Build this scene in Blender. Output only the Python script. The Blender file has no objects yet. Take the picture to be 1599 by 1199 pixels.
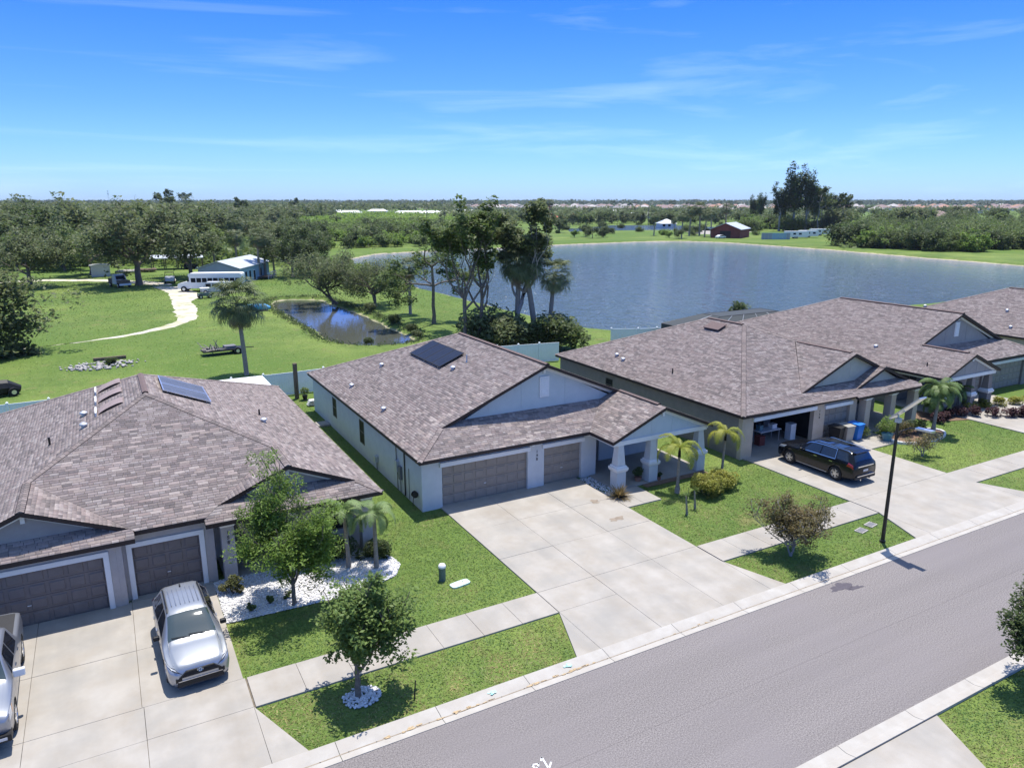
import bpy, math, random
import numpy as np
from mathutils import Vector, Matrix
from mathutils.geometry import delaunay_2d_cdt
R = math.radians
rng = np.random.default_rng(7); random.seed(7)
sc = bpy.context.scene
C = sc.collection

# ------------------------------------------------------------------ camera, sky, sun, exposure
CAMH, FPX, CX, CY, VPX, HOR = 14.75, 1145.0, 799.5, 599.5, 2930.0, 315.0
_p = math.atan2(CY - HOR, FPX)
_d = Vector((0, math.cos(_p), -math.sin(_p))); _u = Vector((0, math.sin(_p), math.cos(_p))); _r = Vector((1, 0, 0))
_q = _r * (VPX - CX) - _u * (HOR - CY) + _d * FPX
_rot = Matrix.Rotation(-math.atan2(_q.y, _q.x), 3, 'Z')
_r, _u, _d = _rot @ _r, _rot @ _u, _rot @ _d
cd = bpy.data.cameras.new('camera'); cam = bpy.data.objects.new('camera', cd); C.objects.link(cam)
cam.matrix_world = Matrix(((_r.x, _u.x, -_d.x, 0), (_r.y, _u.y, -_d.y, 0), (_r.z, _u.z, -_d.z, CAMH), (0, 0, 0, 1)))
cd.sensor_width = 36; cd.lens = 36 * FPX / 1599; cd.clip_end = 20000; cd.clip_start = .1
sc.camera = cam
def at(px, py, z=0.0):                     # the point of the level z that the picture shows at (px, py)
    v = _r * (px - CX) - _u * (py - CY) + _d * FPX
    t = (z - CAMH) / v.z
    return Vector((v.x * t, v.y * t, z))

SUNV = Vector((.17, .18, 1)).normalized()
w = bpy.data.worlds.new('World'); sc.world = w; w.use_nodes = True
nt = w.node_tree; nt.nodes.clear()
def WN(t, **k):
    n = nt.nodes.new(t)
    for a, b in k.items(): setattr(n, a, b)
    return n
sky = WN('ShaderNodeTexSky', sky_type='NISHITA', sun_disc=False)
sky.sun_elevation = math.asin(SUNV.z); sky.sun_rotation = math.atan2(SUNV.x, SUNV.y)
sky.altitude = 0; sky.air_density = 1.0; sky.dust_density = 0.35; sky.ozone_density = 1.5
# thin cirrus: streaks of noise, stretched, only above the horizon
tc = WN('ShaderNodeTexCoord'); mp = WN('ShaderNodeMapping'); mp.inputs['Location'].default_value = (3.1, 1.7, .4); mp.inputs['Rotation'].default_value = (0, 0, R(-35)); mp.inputs['Scale'].default_value = (.8, 4.0, 20)
nz = WN('ShaderNodeTexNoise'); nz.inputs['Scale'].default_value = 1.3; nz.inputs['Detail'].default_value = 8; nz.inputs['Roughness'].default_value = .58; nz.inputs['Distortion'].default_value = .5
cr = WN('ShaderNodeValToRGB'); cr.color_ramp.elements[0].position = .53; cr.color_ramp.elements[1].position = .78
cr.color_ramp.elements[0].color = (0, 0, 0, 1); cr.color_ramp.elements[1].color = (.12, .12, .12, 1)
# sky tint: pale blue horizon, deep blue above, unseen zenith neutral to whiten shade
hs = WN('ShaderNodeMixRGB', blend_type='MULTIPLY'); hs.inputs[0].default_value = 1; sx = WN('ShaderNodeSeparateXYZ'); tr_ = WN('ShaderNodeValToRGB'); e_ = tr_.color_ramp.elements
e_[0].position = 0; e_[0].color = (.33, .52, .98, 1); e_[1].position = .75; e_[1].color = (.95, .96, .93, 1); e2 = e_.new(.11); e2.color = (.20, .39, 1.0, 1); e3 = e_.new(.27); e3.color = (.07, .28, .93, 1); e4 = e_.new(.42); e4.color = (.38, .58, .95, 1)
mx = WN('ShaderNodeMixRGB'); mx.inputs['Color2'].default_value = (7.5, 8.3, 9.3, 1)
bg = WN('ShaderNodeBackground'); bg.inputs['Strength'].default_value = .17
ou = WN('ShaderNodeOutputWorld')
L = nt.links.new
L(tc.outputs['Generated'], mp.inputs['Vector']); L(mp.outputs[0], nz.inputs['Vector']); L(nz.outputs['Fac'], cr.inputs['Fac'])
L(tc.outputs['Generated'], sx.inputs[0]); L(sx.outputs['Z'], tr_.inputs[0]); L(sky.outputs[0], hs.inputs[1]); L(tr_.outputs[0], hs.inputs[2]); L(hs.outputs[0], mx.inputs['Color1']); L(cr.outputs[0], mx.inputs['Fac'])
L(mx.outputs[0], bg.inputs['Color']); L(bg.outputs[0], ou.inputs['Surface'])
sl = bpy.data.lights.new('sun', 'SUN'); sl.energy = 4.4; sl.angle = R(.55); sl.color = (1, .945, .86)
so = bpy.data.objects.new('sun', sl); C.objects.link(so)
so.rotation_euler = SUNV.to_track_quat('Z', 'Y').to_euler(); so.location = (0, 0, 60)
sc.view_settings.view_transform = 'Standard'; sc.view_settings.look = 'None'
sc.view_settings.exposure = .52; sc.view_settings.gamma = 1; sc.view_settings.use_curve_mapping = False
sc.render.engine = 'CYCLES'
sc.cycles.use_denoising = True
sc.cycles.max_bounces = 7; sc.cycles.diffuse_bounces = 3; sc.cycles.glossy_bounces = 3; sc.cycles.transmission_bounces = 4; sc.cycles.transparent_max_bounces = 8
sc.cycles.caustics_reflective = False; sc.cycles.caustics_refractive = False

# ------------------------------------------------------------------ helpers
def tag(o, label=None, cat=None, group=None, kind=None):
    if label: o['label'] = label
    if cat: o['category'] = cat
    if group: o['group'] = group
    if kind: o['kind'] = kind
    return o
def empty(name, loc=(0, 0, 0), rz=0, label=None, cat=None, group=None, kind=None):
    o = bpy.data.objects.new(name, None); C.objects.link(o); o.location = loc; o.rotation_euler = (0, 0, rz)
    o.empty_display_size = .3
    return tag(o, label, cat, group, kind)
def link(name, me, parent=None):
    o = bpy.data.objects.new(name, me); C.objects.link(o)
    if parent: o.parent = parent
    return o
def copy_tree(o, parent=None):
    c = o.copy(); C.objects.link(c)
    if parent: c.parent = parent; c.matrix_parent_inverse = o.matrix_parent_inverse
    for ch in list(o.children): copy_tree(ch, c)
    return c

XF = [1.0, 0.0]           # mirror / shift along the street for houses built from the same plan
class MB:
    """collects shapes; build() links them as one mesh object"""
    def __init__(s): s.v, s.f, s.c, s.cur = [], [], [], None
    def add(s, vs, fs, col=None):
        b = len(s.v); s.v += [tuple(v) for v in vs]
        for f in fs: s.f.append(tuple(i + b for i in f)); s.c.append(col)
    def box(s, x0, x1, y0, y1, z0, z1, col=None, M=None):
        vs = [(x, y, z) for z in (z0, z1) for x, y in ((x0, y0), (x1, y0), (x1, y1), (x0, y1))]
        if M is not None: vs = [tuple(M @ Vector(v)) for v in vs]
        s.add(vs, [(3, 2, 1, 0), (4, 5, 6, 7), (0, 1, 5, 4), (1, 2, 6, 5), (2, 3, 7, 6), (3, 0, 4, 7)], col)
        return s
    def taper(s, cx, cy, z0, z1, a0, a1, col=None):
        vs = [(cx + sx * a, cy + sy * a, z) for z, a in ((z0, a0), (z1, a1)) for sx, sy in ((-1, -1), (1, -1), (1, 1), (-1, 1))]
        s.add(vs, [(3, 2, 1, 0), (4, 5, 6, 7), (0, 1, 5, 4), (1, 2, 6, 5), (2, 3, 7, 6), (3, 0, 4, 7)], col); return s
    def prism(s, pts, z0, z1, col=None):          # pts: (x, y) counter-clockwise
        n = len(pts); a = sum(pts[i][0] * pts[(i + 1) % n][1] - pts[(i + 1) % n][0] * pts[i][1] for i in range(n))
        if a < 0: pts = pts[::-1]
        f0 = z0 if callable(z0) else (lambda x, y: z0); f1 = z1 if callable(z1) else (lambda x, y: z1)
        vs = [(x, y, f0(x, y)) for x, y in pts] + [(x, y, f1(x, y)) for x, y in pts]
        s.add(vs, [tuple(range(n))[::-1], tuple(range(n, 2 * n))] + [(i, (i + 1) % n, n + (i + 1) % n, n + i) for i in range(n)], col); return s
    def wallprism(s, pts, y0, y1, col=None):      # pts: (x, z) outline, extruded along y
        n = len(pts); a = sum(pts[i][0] * pts[(i + 1) % n][1] - pts[(i + 1) % n][0] * pts[i][1] for i in range(n))
        if a < 0: pts = pts[::-1]
        vs = [(x, y0, z) for x, z in pts] + [(x, y1, z) for x, z in pts]
        s.add(vs, [tuple(range(n)), tuple(range(n, 2 * n))[::-1]] + [(i, n + i, n + (i + 1) % n, (i + 1) % n) for i in range(n)], col); return s
    def tube(s, pts, rad, n=6, col=None, cap=True):
        pts = [Vector(p) for p in pts]; m = len(pts)
        if not hasattr(rad, '__len__'): rad = [rad] * m
        vs = []; fs = []
        for i, p in enumerate(pts):
            t = (pts[min(i + 1, m - 1)] - pts[max(i - 1, 0)]); t.normalize()
            a = t.cross(Vector((0, 0, 1))) if abs(t.z) < .95 else t.cross(Vector((1, 0, 0)))
            a.normalize(); b = t.cross(a)
            for k in range(n):
                an = 2 * math.pi * k / n; vs.append(p + (a * math.cos(an) + b * math.sin(an)) * rad[i])
        for i in range(m - 1):
            for k in range(n): k2 = (k + 1) % n; fs.append((i * n + k, i * n + k2, (i + 1) * n + k2, (i + 1) * n + k))
        if cap: fs.append(tuple(range(n))); fs.append(tuple(range((m - 1) * n, m * n))[::-1])
        s.add(vs, fs, col); return s
    def lathe(s, cx, cy, prof, n=16, col=None, cap=True):   # prof: (r, z) upward
        vs = [(cx + r * math.cos(2 * math.pi * k / n), cy + r * math.sin(2 * math.pi * k / n), z) for r, z in prof for k in range(n)]
        m = len(prof); fs = [(i * n + k, i * n + (k + 1) % n, (i + 1) * n + (k + 1) % n, (i + 1) * n + k) for i in range(m - 1) for k in range(n)]
        fs += [tuple(range(n))[::-1], tuple(range((m - 1) * n, m * n))] if cap else []
        s.add(vs, fs, col); return s
    def build(s, name, mat, parent=None, smooth=False, xf=False, origin=None):
        v = np.array(s.v, dtype=np.float64).reshape(-1, 3); fs = s.f
        if xf and (XF[0] != 1 or XF[1] != 0):
            v[:, 0] = v[:, 0] * XF[0] + XF[1]
            if XF[0] < 0: fs = [f[::-1] for f in fs]
        o_ = None
        if origin is not None: o_ = Vector(origin); v = v - np.array(origin)
        me = bpy.data.meshes.new(name); me.from_pydata(v.tolist(), [], fs); 
        mats = mat if isinstance(mat, (list, tuple)) else [mat]
        for m in mats: me.materials.append(m)
        if any(c is not None for c in s.c):
            if isinstance(next(c for c in s.c if c is not None), int):
                me.polygons.foreach_set('material_index', [c or 0 for c in s.c])
            else:
                ca = me.color_attributes.new('Col', 'BYTE_COLOR', 'CORNER')
                ca.data.foreach_set('color', np.array([x for f, c in zip(fs, s.c) for _ in f for x in (*(c or (1, 1, 1)), 1)], dtype=np.float32))
        if smooth: me.polygons.foreach_set('use_smooth', [True] * len(me.polygons))
        me.update()
        o = link(name, me, parent)
        if o_ is not None: o.location = o_
        return o
def npmesh(name, V, F, mat, col=None, parent=None, smooth=False):
    """V (n,3), F (m,k) arrays -> object; col (m,3) per face"""
    me = bpy.data.meshes.new(name); k = F.shape[1]; m = len(F)
    me.vertices.add(len(V)); me.vertices.foreach_set('co', V.astype(np.float32).ravel())
    me.loops.add(m * k); me.loops.foreach_set('vertex_index', F.astype(np.int32).ravel())
    me.polygons.add(m); me.polygons.foreach_set('loop_start', np.arange(0, m * k, k, dtype=np.int32))
    me.update(calc_edges=True)
    for q in (mat if isinstance(mat, (list, tuple)) else [mat]): me.materials.append(q)
    if col is not None:
        ca = me.color_attributes.new('Col', 'BYTE_COLOR', 'CORNER')
        c4 = np.concatenate([col, np.ones((m, 1))], 1).astype(np.float32)
        ca.data.foreach_set('color', np.repeat(c4, k, axis=0).ravel())
    if smooth: me.polygons.foreach_set('use_smooth', [True] * m)
    me.validate()
    return link(name, me, parent)

# ------------------------------------------------------------------ materials
def mat(name, c1, c2=None, scale=5., rough=.8, bump=0., bscale=None, metal=0., spec=.3, c3=None, s3=.3, attr=False, coat=0., detail=6, rvar=0., stretch=None, alpha=None, trans=0.):
    m = bpy.data.materials.new(name); m.use_nodes = True; n = m.node_tree.nodes; l = m.node_tree.links.new
    p = n['Principled BSDF']; p.inputs['Roughness'].default_value = rough; p.inputs['Metallic'].default_value = metal
    p.inputs['Specular IOR Level'].default_value = spec; p.inputs['Coat Weight'].default_value = coat; p.inputs['Coat Roughness'].default_value = .04
    if trans: p.inputs['Transmission Weight'].default_value = trans
    if alpha is not None: p.inputs['Alpha'].default_value = alpha
    t = n.new('ShaderNodeNewGeometry'); src = t.outputs['Position']
    if stretch:
        mpn = n.new('ShaderNodeMapping'); mpn.inputs['Scale'].default_value = stretch; l(src, mpn.inputs['Vector']); src = mpn.outputs[0]
    def noise(s, d=detail):
        k = n.new('ShaderNodeTexNoise'); k.inputs['Scale'].default_value = s; k.inputs['Detail'].default_value = d; k.inputs['Roughness'].default_value = .6; l(src, k.inputs['Vector']); return k
    col = None
    if c2 is not None:
        k = noise(scale); r = n.new('ShaderNodeMapRange'); r.inputs[1].default_value = .32; r.inputs[2].default_value = .68; l(k.outputs['Fac'], r.inputs[0])
        x = n.new('ShaderNodeMixRGB'); x.inputs[1].default_value = (*c1, 1); x.inputs[2].default_value = (*c2, 1); l(r.outputs[0], x.inputs[0]); col = x.outputs[0]
        if c3 is not None:
            k3 = noise(s3, 4); r3 = n.new('ShaderNodeMapRange'); r3.inputs[1].default_value = .45; r3.inputs[2].default_value = .7; l(k3.outputs['Fac'], r3.inputs[0])
            x3 = n.new('ShaderNodeMixRGB'); l(col, x3.inputs[1]); x3.inputs[2].default_value = (*c3, 1); l(r3.outputs[0], x3.inputs[0]); col = x3.outputs[0]
    if attr:
        a = n.new('ShaderNodeVertexColor'); a.layer_name = 'Col'
        if col is not None:
            x = n.new('ShaderNodeMixRGB'); x.blend_type = 'MULTIPLY'; x.inputs[0].default_value = 1; l(a.outputs[0], x.inputs[1]); l(col, x.inputs[2]); col = x.outputs[0]
        else: col = a.outputs[0]
    if col is None: p.inputs['Base Color'].default_value = (*c1, 1)
    else: l(col, p.inputs['Base Color'])
    if rvar:
        k = noise(scale * 1.7); r = n.new('ShaderNodeMapRange'); r.inputs[3].default_value = rough - rvar; r.inputs[4].default_value = rough + rvar; l(k.outputs['Fac'], r.inputs[0]); l(r.outputs[0], p.inputs['Roughness'])
    if bump:
        k = noise(bscale or scale * 6, 3); b = n.new('ShaderNodeBump'); b.inputs['Strength'].default_value = bump; b.inputs['Distance'].default_value = .02; l(k.outputs['Fac'], b.inputs['Height']); l(b.outputs[0], p.inputs['Normal'])
    return m
def streaks(m, sv, lo, hi, a, b):
    """multiply the colour by a drawn-out noise: wear along one direction"""
    n = m.node_tree.nodes; l = m.node_tree.links.new; p = n['Principled BSDF']; src = p.inputs['Base Color'].links[0].from_socket; g = n.new('ShaderNodeNewGeometry'); mpn = n.new('ShaderNodeMapping'); mpn.inputs['Scale'].default_value = sv; l(g.outputs['Position'], mpn.inputs[0])
    k = n.new('ShaderNodeTexNoise'); k.inputs['Scale'].default_value = 1; k.inputs['Detail'].default_value = 6; l(mpn.outputs[0], k.inputs['Vector']); r = n.new('ShaderNodeMapRange'); r.inputs[1].default_value = a; r.inputs[2].default_value = b; r.inputs[3].default_value = lo; r.inputs[4].default_value = hi; l(k.outputs['Fac'], r.inputs[0])
    x = n.new('ShaderNodeMixRGB'); x.blend_type = 'MULTIPLY'; x.inputs[0].default_value = 1; l(src, x.inputs[1]); l(r.outputs[0], x.inputs[2]); l(x.outputs[0], p.inputs['Base Color'])
def leafmat(name, c1, c2, scale=.6, tr=.45, rough=.55):
    """leaf: vertex colour (age of the leaf) times a slow hue drift, part translucent"""
    m = bpy.data.materials.new(name); m.use_nodes = True; n = m.node_tree.nodes; l = m.node_tree.links.new
    p = n['Principled BSDF']; p.inputs['Roughness'].default_value = rough; p.inputs['Specular IOR Level'].default_value = .35
    g = n.new('ShaderNodeNewGeometry'); k = n.new('ShaderNodeTexNoise'); k.inputs['Scale'].default_value = scale; k.inputs['Detail'].default_value = 3; l(g.outputs['Position'], k.inputs['Vector'])
    oi = n.new('ShaderNodeObjectInfo'); ad = n.new('ShaderNodeMath'); ad.operation = 'ADD'
    ml = n.new('ShaderNodeMath'); ml.operation = 'MULTIPLY'; ml.inputs[1].default_value = .45; l(oi.outputs['Random'], ml.inputs[0]); l(ml.outputs[0], ad.inputs[0]); l(k.outputs['Fac'], ad.inputs[1])
    r = n.new('ShaderNodeMapRange'); r.inputs[1].default_value = .35; r.inputs[2].default_value = 1.05; l(ad.outputs[0], r.inputs[0])
    x = n.new('ShaderNodeMixRGB'); x.inputs[1].default_value = (*c1, 1); x.inputs[2].default_value = (*c2, 1); l(r.outputs[0], x.inputs[0])
    a = n.new('ShaderNodeVertexColor'); a.layer_name = 'Col'
    y = n.new('ShaderNodeMixRGB'); y.blend_type = 'MULTIPLY'; y.inputs[0].default_value = 1; l(x.outputs[0], y.inputs[1]); l(a.outputs[0], y.inputs[2])
    l(y.outputs[0], p.inputs['Base Color'])
    t = n.new('ShaderNodeBsdfTranslucent'); l(y.outputs[0], t.inputs['Color'])
    ms = n.new('ShaderNodeMixShader'); ms.inputs[0].default_value = tr; l(p.outputs[0], ms.inputs[1]); l(t.outputs[0], ms.inputs[2]); l(ms.outputs[0], n['Material Output'].inputs['Surface'])
    return m

M = {}
M['grass'] = mat('lawn_grass', (.10, .17, .022), (.17, .25, .04), 1.1, .9, .7, 45, c3=(.20, .22, .055), s3=.33)
M['blade'] = mat('grass_blade', (.85, 1, .8), (1.1, 1.05, .9), .8, .6, attr=True)
M['asphalt'] = mat('asphalt', (.098, .089, .086), (.30, .274, .266), 24, .9, .35, 45, c3=(.20, .182, .182), s3=.16, spec=.25, detail=9)
M['concrete'] = mat('concrete', (.325, .293, .25), (.395, .37, .335), .8, .85, .25, 40, c3=(.305, .29, .265), s3=.5, detail=9, spec=.2)
streaks(M['asphalt'], (.05, .7, 1), .93, 1.05, .35, .65); streaks(M['concrete'], (1.4, .16, 1), .94, 1.03, .35, .62)
M['concrete_w'] = mat('kerb_concrete', (.37, .345, .31), (.45, .43, .395), 1.6, .85, .2, 40, c3=(.40, .37, .33), s3=1.5, spec=.2)
M['joint'] = mat('joint_dirt', (.12, .10, .08), (.2, .17, .13), 4, .95)
M['shingle'] = mat('asphalt_shingle', (.86, .86, .86), (1.1, 1.1, 1.1), 9, .92, .35, 90, attr=True, spec=.15)
M['fascia'] = mat('brown_fascia', (.030, .020, .018), (.045, .03, .027), 2, .6)
M['wall_blue'] = mat('pale_grey_stucco', (.56, .575, .575), (.62, .635, .63), 2, .9, .5, 60)
M['wall_mauve'] = mat('grey_stucco', (.42, .385, .365), (.48, .445, .425), 2, .9, .5, 60)
M['wall_tan'] = mat('tan_stucco', (.48, .39, .29), (.54, .45, .35), 2, .9, .5, 60)
M['wall_taupe'] = mat('taupe_stucco', (.22, .195, .175), (.26, .23, .205), 2, .9, .5, 60)
M['board_beige'] = mat('beige_board', (.42, .42, .36), (.46, .46, .40), 2, .85, .2, 30)
M['board_blue'] = mat('bluegrey_board', (.49, .545, .56), (.54, .59, .60), 2, .85, .2, 30)
M['board_mauve'] = mat('grey_board', (.30, .285, .28), (.345, .33, .32), 2, .85, .2, 30)
M['white'] = mat('white_trim', (.74, .74, .73), (.8, .8, .79), 3, .6)
M['door'] = mat('brown_garage_door', (.26, .225, .19), (.30, .26, .22), 3, .6, .15, 50)
M['doordark'] = mat('dark_garage_door', (.165, .142, .135), (.195, .17, .16), 3, .6, .15, 50)
M['glass'] = mat('window_glass', (.012, .014, .017), rough=.5, spec=.1)
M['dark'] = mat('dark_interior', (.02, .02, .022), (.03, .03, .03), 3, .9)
M['black'] = mat('black_plastic', (.012, .012, .013), (.02, .02, .02), 6, .55)
M['rubber'] = mat('tyre_rubber', (.014, .014, .014), (.024, .024, .024), 8, .85)
M['pv'] = mat('solar_cell', (.012, .013, .018), (.018, .02, .026), 1.5, .4, spec=.3)
M['pv_blue'] = mat('blue_solar_cell', (.085, .095, .12), (.115, .125, .155), 1.5, .45, spec=.3)
M['alu'] = mat('aluminium', (.62, .62, .62), (.7, .7, .7), 4, .35, metal=.9)
M['galv'] = mat('vent_metal', (.45, .47, .5), (.55, .57, .6), 8, .5, metal=.4)
M['vinyl'] = mat('vinyl_fence', (.76, .80, .82), (.82, .85, .86), 1.5, .5)
M['bark'] = mat('bark', (.12, .095, .075), (.22, .185, .15), 7, .95, .8, 22)
M['bark_grey'] = mat('grey_bark', (.24, .22, .2), (.36, .33, .3), 6, .95, .7, 22)
M['palmtrunk'] = mat('palm_trunk', (.22, .19, .155), (.33, .29, .24), 5, .95, .8, 16, stretch=(1, 1, 5))
M['leaf'] = leafmat('oak_leaf', (.115, .165, .045), (.20, .265, .08))
M['leaf_dark'] = leafmat('dark_leaf', (.075, .11, .035), (.135, .18, .06))
M['leaf_lime'] = leafmat('light_leaf', (.155, .25, .04), (.26, .38, .07))
M['leaf_grey'] = leafmat('greygreen_leaf', (.12, .15, .06), (.20, .24, .10))
M['leaf_red'] = leafmat('reddish_leaf', (.125, .155, .05), (.25, .18, .08))
M['leaf_plum'] = leafmat('plum_leaf', (.07, .03, .035), (.12, .055, .06))
M['palm'] = leafmat('palm_leaf', (.09, .15, .035), (.15, .22, .06), tr=.25)
M['palm_gold'] = leafmat('golden_palm_leaf', (.22, .27, .035), (.34, .33, .045), tr=.3)
M['palm_grey'] = leafmat('cabbage_palm_leaf', (.10, .135, .05), (.17, .20, .085), tr=.2)
M['frond_dead'] = leafmat('dead_frond', (.17, .13, .08), (.26, .2, .13), tr=.1)
M['rock'] = mat('white_rock', (.58, .57, .55), (.8, .79, .77), 9, .85)
M['rockgrey'] = mat('grey_stone', (.35, .33, .32), (.55, .53, .5), 3, .9, .4)
M['sand'] = mat('dirt_track', (.50, .45, .38), (.62, .57, .49), .8, .95, .5, 12, c3=(.30, .32, .12), s3=.45)
M['sandwhite'] = mat('sand_lot', (.6, .57, .5), (.7, .66, .6), .05, .95)
M['mulch'] = mat('mulch', (.14, .09, .06), (.24, .16, .11), 5, .95, .6, 25)
M['metal_dark'] = mat('dark_bronze', (.016, .012, .011), (.024, .018, .016), 6, .45, spec=.5)
M['metalroof'] = mat('metal_roof', (.48, .5, .5), (.58, .6, .6), .4, .45, metal=.2)
M['siding_blue'] = mat('blue_siding', (.27, .40, .48), (.31, .44, .52), 1, .8)
M['siding_grey'] = mat('grey_siding', (.30, .325, .36), (.34, .365, .40), 1, .8)
M['redwood'] = mat('red_barn', (.14, .035, .03), (.2, .055, .045), .5, .85)
M['wood'] = mat('weathered_wood', (.10, .075, .055), (.2, .15, .11), 6, .9, .5, 20, stretch=(3, 3, .6))
M['screen'] = mat('pool_screen', (.06, .07, .075), rough=.8, alpha=.9)
M['blue_bin'] = mat('blue_bin', (.02, .17, .55), (.03, .2, .62), 3, .45)
M['grey_bin'] = mat('grey_bin', (.3, .29, .25), (.36, .34, .3), 3, .6)
M['green_box'] = mat('green_utility', (.10, .14, .11), (.13, .17, .14), 5, .6)
M['pad_green'] = mat('pale_green_lid', (.45, .6, .5), (.52, .66, .57), 5, .7)
M['iron'] = mat('iron_lid', (.13, .13, .14), (.2, .2, .21), 20, .7, .4, 60)
M['paint_w'] = mat('white_road_paint', (.75, .75, .75), (.65, .65, .65), 9, .8)
M['paint_c'] = mat('cyan_marking', (.22, .6, .58), (.55, .66, .6), 14, .85)
M['paint_o'] = mat('rust_stain', (.38, .26, .13), (.52, .42, .28), 16, .9)
M['stain'] = mat('grey_stain', (.21, .17, .13), (.30, .25, .20), 5, .9)
M['pot'] = mat('terracotta', (.3, .15, .1), (.36, .2, .14), 5, .8)
M['potblue'] = mat('blue_pot', (.08, .2, .26), (.1, .24, .3), 4, .4)
M['tarp'] = mat('blue_tarp', (.04, .25, .5), (.1, .35, .6), 1.3, .6)
M['numeral'] = mat('numeral', (.03, .03, .035), rough=.5)
# ------------------------------------------------------------------ ground, banks, water
POND = [(49.5,146),(50.4,124.6),(50.7,105),(51.0,92),(51.5,78),(52.3,69.7),(56,68.4),(62,68),(100,67.6),(150,67),(196,66),(197.2,97.6),(199.6,114.5),(202.3,134.6),(208.2,161),(209.5,188.8),(210.9,212.2),(202,227.8),(185.7,231.4),(145.4,228.8),(118.3,222.3),(99,221.5),(73,215.3),(60,200),(51,170)]
DITCH = [(24.0,119.6),(27,119.4),(29.6,117),(29.9,109.9),(30.2,103.7),(30.6,95.2),(30,86.7),(30.2,78.9),(29.4,75.2),(27.1,74.5),(25,74.9),(22.6,76.6),(21.3,81.5),(22,88.3),(21.6,98.1),(21.6,110.3),(22.4,117)]
def resample(poly, step, jit=0.):
    out = []; n = len(poly)
    for i in range(n):
        a = Vector(poly[i]); b = Vector(poly[(i + 1) % n]); k = max(1, int((b - a).length / step))
        for j in range(k): out.append(a.lerp(b, j / k))
    for _ in range(2):
        m = len(out); out = [(out[i - 1] + out[i] * 2 + out[(i + 1) % m]) / 4 for i in range(m)]
    return [p + Vector((random.gauss(0, jit), random.gauss(0, jit))) for p in out]
def inset(ps, d):
    n = len(ps); a = sum(ps[i].x * ps[(i + 1) % n].y - ps[(i + 1) % n].x * ps[i].y for i in range(n)); s = 1 if a > 0 else -1
    out = []
    for i in range(n):
        t = (ps[(i + 1) % n] - ps[i - 1]).normalized(); out.append(ps[i] + Vector((-t.y, t.x)) * d * s)
    return out
def cdt_sheet(name, outer, holes, z, m, kind='structure', extra=()):
    pts = []; edges = []
    for ring in [outer] + holes:
        b = len(pts); pts += [Vector((p[0], p[1])) for p in ring]; edges += [(b + i, b + (i + 1) % len(ring)) for i in range(len(ring))]
    pts += [Vector(p) for p in extra]
    vo, eo, fo, *_ = delaunay_2d_cdt(pts, edges, [], 0, 1e-5)
    def inside(c, ring):
        k = False; n = len(ring); j = n - 1
        for i in range(n):
            xi, yi = ring[i][0], ring[i][1]; xj, yj = ring[j][0], ring[j][1]
            if (yi > c.y) != (yj > c.y) and c.x < (xj - xi) * (c.y - yi) / (yj - yi) + xi: k = not k
            j = i
        return k
    fs = []
    for f in fo:
        c = (vo[f[0]] + vo[f[1]] + vo[f[2]]) / 3
        if inside(c, outer) and not any(inside(c, h) for h in holes): fs.append(f)
    me = bpy.data.meshes.new(name); me.from_pydata([(v.x, v.y, z) for v in vo], [], fs); me.materials.append(m); me.update()
    return tag(link(name, me), kind=kind)
# ground material: grass that dries in places, sandier near the water's edge
def ground_mat():
    m = bpy.data.materials.new('ground_cover'); m.use_nodes = True; n = m.node_tree.nodes; l = m.node_tree.links.new
    p = n['Principled BSDF']; p.inputs['Roughness'].default_value = .95; p.inputs['Specular IOR Level'].default_value = .12
    g = n.new('ShaderNodeNewGeometry')
    def noise(s, d=5):
        k = n.new('ShaderNodeTexNoise'); k.inputs['Scale'].default_value = s; k.inputs['Detail'].default_value = d; k.inputs['Roughness'].default_value = .62; l(g.outputs['Position'], k.inputs['Vector']); return k.outputs['Fac']
    def mr(x, a, b):
        r = n.new('ShaderNodeMapRange'); r.inputs[1].default_value = a; r.inputs[2].default_value = b; l(x, r.inputs[0]); return r.outputs[0]
    def mix(f, a, b):
        x = n.new('ShaderNodeMixRGB'); l(f, x.inputs[0])
        for i, q in ((1, a), (2, b)):
            if isinstance(q, tuple): x.inputs[i].default_value = (*q, 1)
            else: l(q, x.inputs[i])
        return x.outputs[0]
    c = mix(mr(noise(1.7), .35, .65), (.082, .138, .032), (.135, .198, .05))
    c = mix(mr(noise(.11, 5), .40, .62), c, (.20, .26, .065)); c = mix(mr(noise(.035, 6), .5, .62), c, (.09, .15, .035))
    c = mix(mr(noise(9, 3), .5, .8), c, (.17, .19, .06))
    c = mix(mr(noise(.45, 6), .585, .70), c, (.22, .19, .085)); c = mix(mr(noise(.02, 5), .42, .6), c, (.10, .165, .035)); c = mix(mr(noise(5, 8), .5, .8), c, (.075, .115, .03)); c = mix(mr(noise(.9, 8), .55, .75), c, (.16, .19, .06))
    s = n.new('ShaderNodeSeparateXYZ'); l(g.outputs['Position'], s.inputs[0])
    # sand where the bank drops to the water
    ad = n.new('ShaderNodeMath'); ad.operation = 'MULTIPLY_ADD'; l(noise(.7, 4), ad.inputs[0]); ad.inputs[1].default_value = .5; l(s.outputs['Z'], ad.inputs[2])
    c = mix(mr(ad.outputs[0], -.12, -.32), c, (.47, .40, .29))
    l(c, p.inputs['Base Color'])
    b = n.new('ShaderNodeBump'); b.inputs['Strength'].default_value = .8; b.inputs['Distance'].default_value = .05; l(noise(14, 3), b.inputs['Height']); l(b.outputs[0], p.inputs['Normal'])
    return m
M['ground'] = ground_mat()
GZ = -.03
pr = resample(POND, 2.5, .25); dr = resample(DITCH, 1.0, .12)
pr0 = inset(pr, -2.2); dr0 = inset(dr, -1.3)
far = 7000
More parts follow.
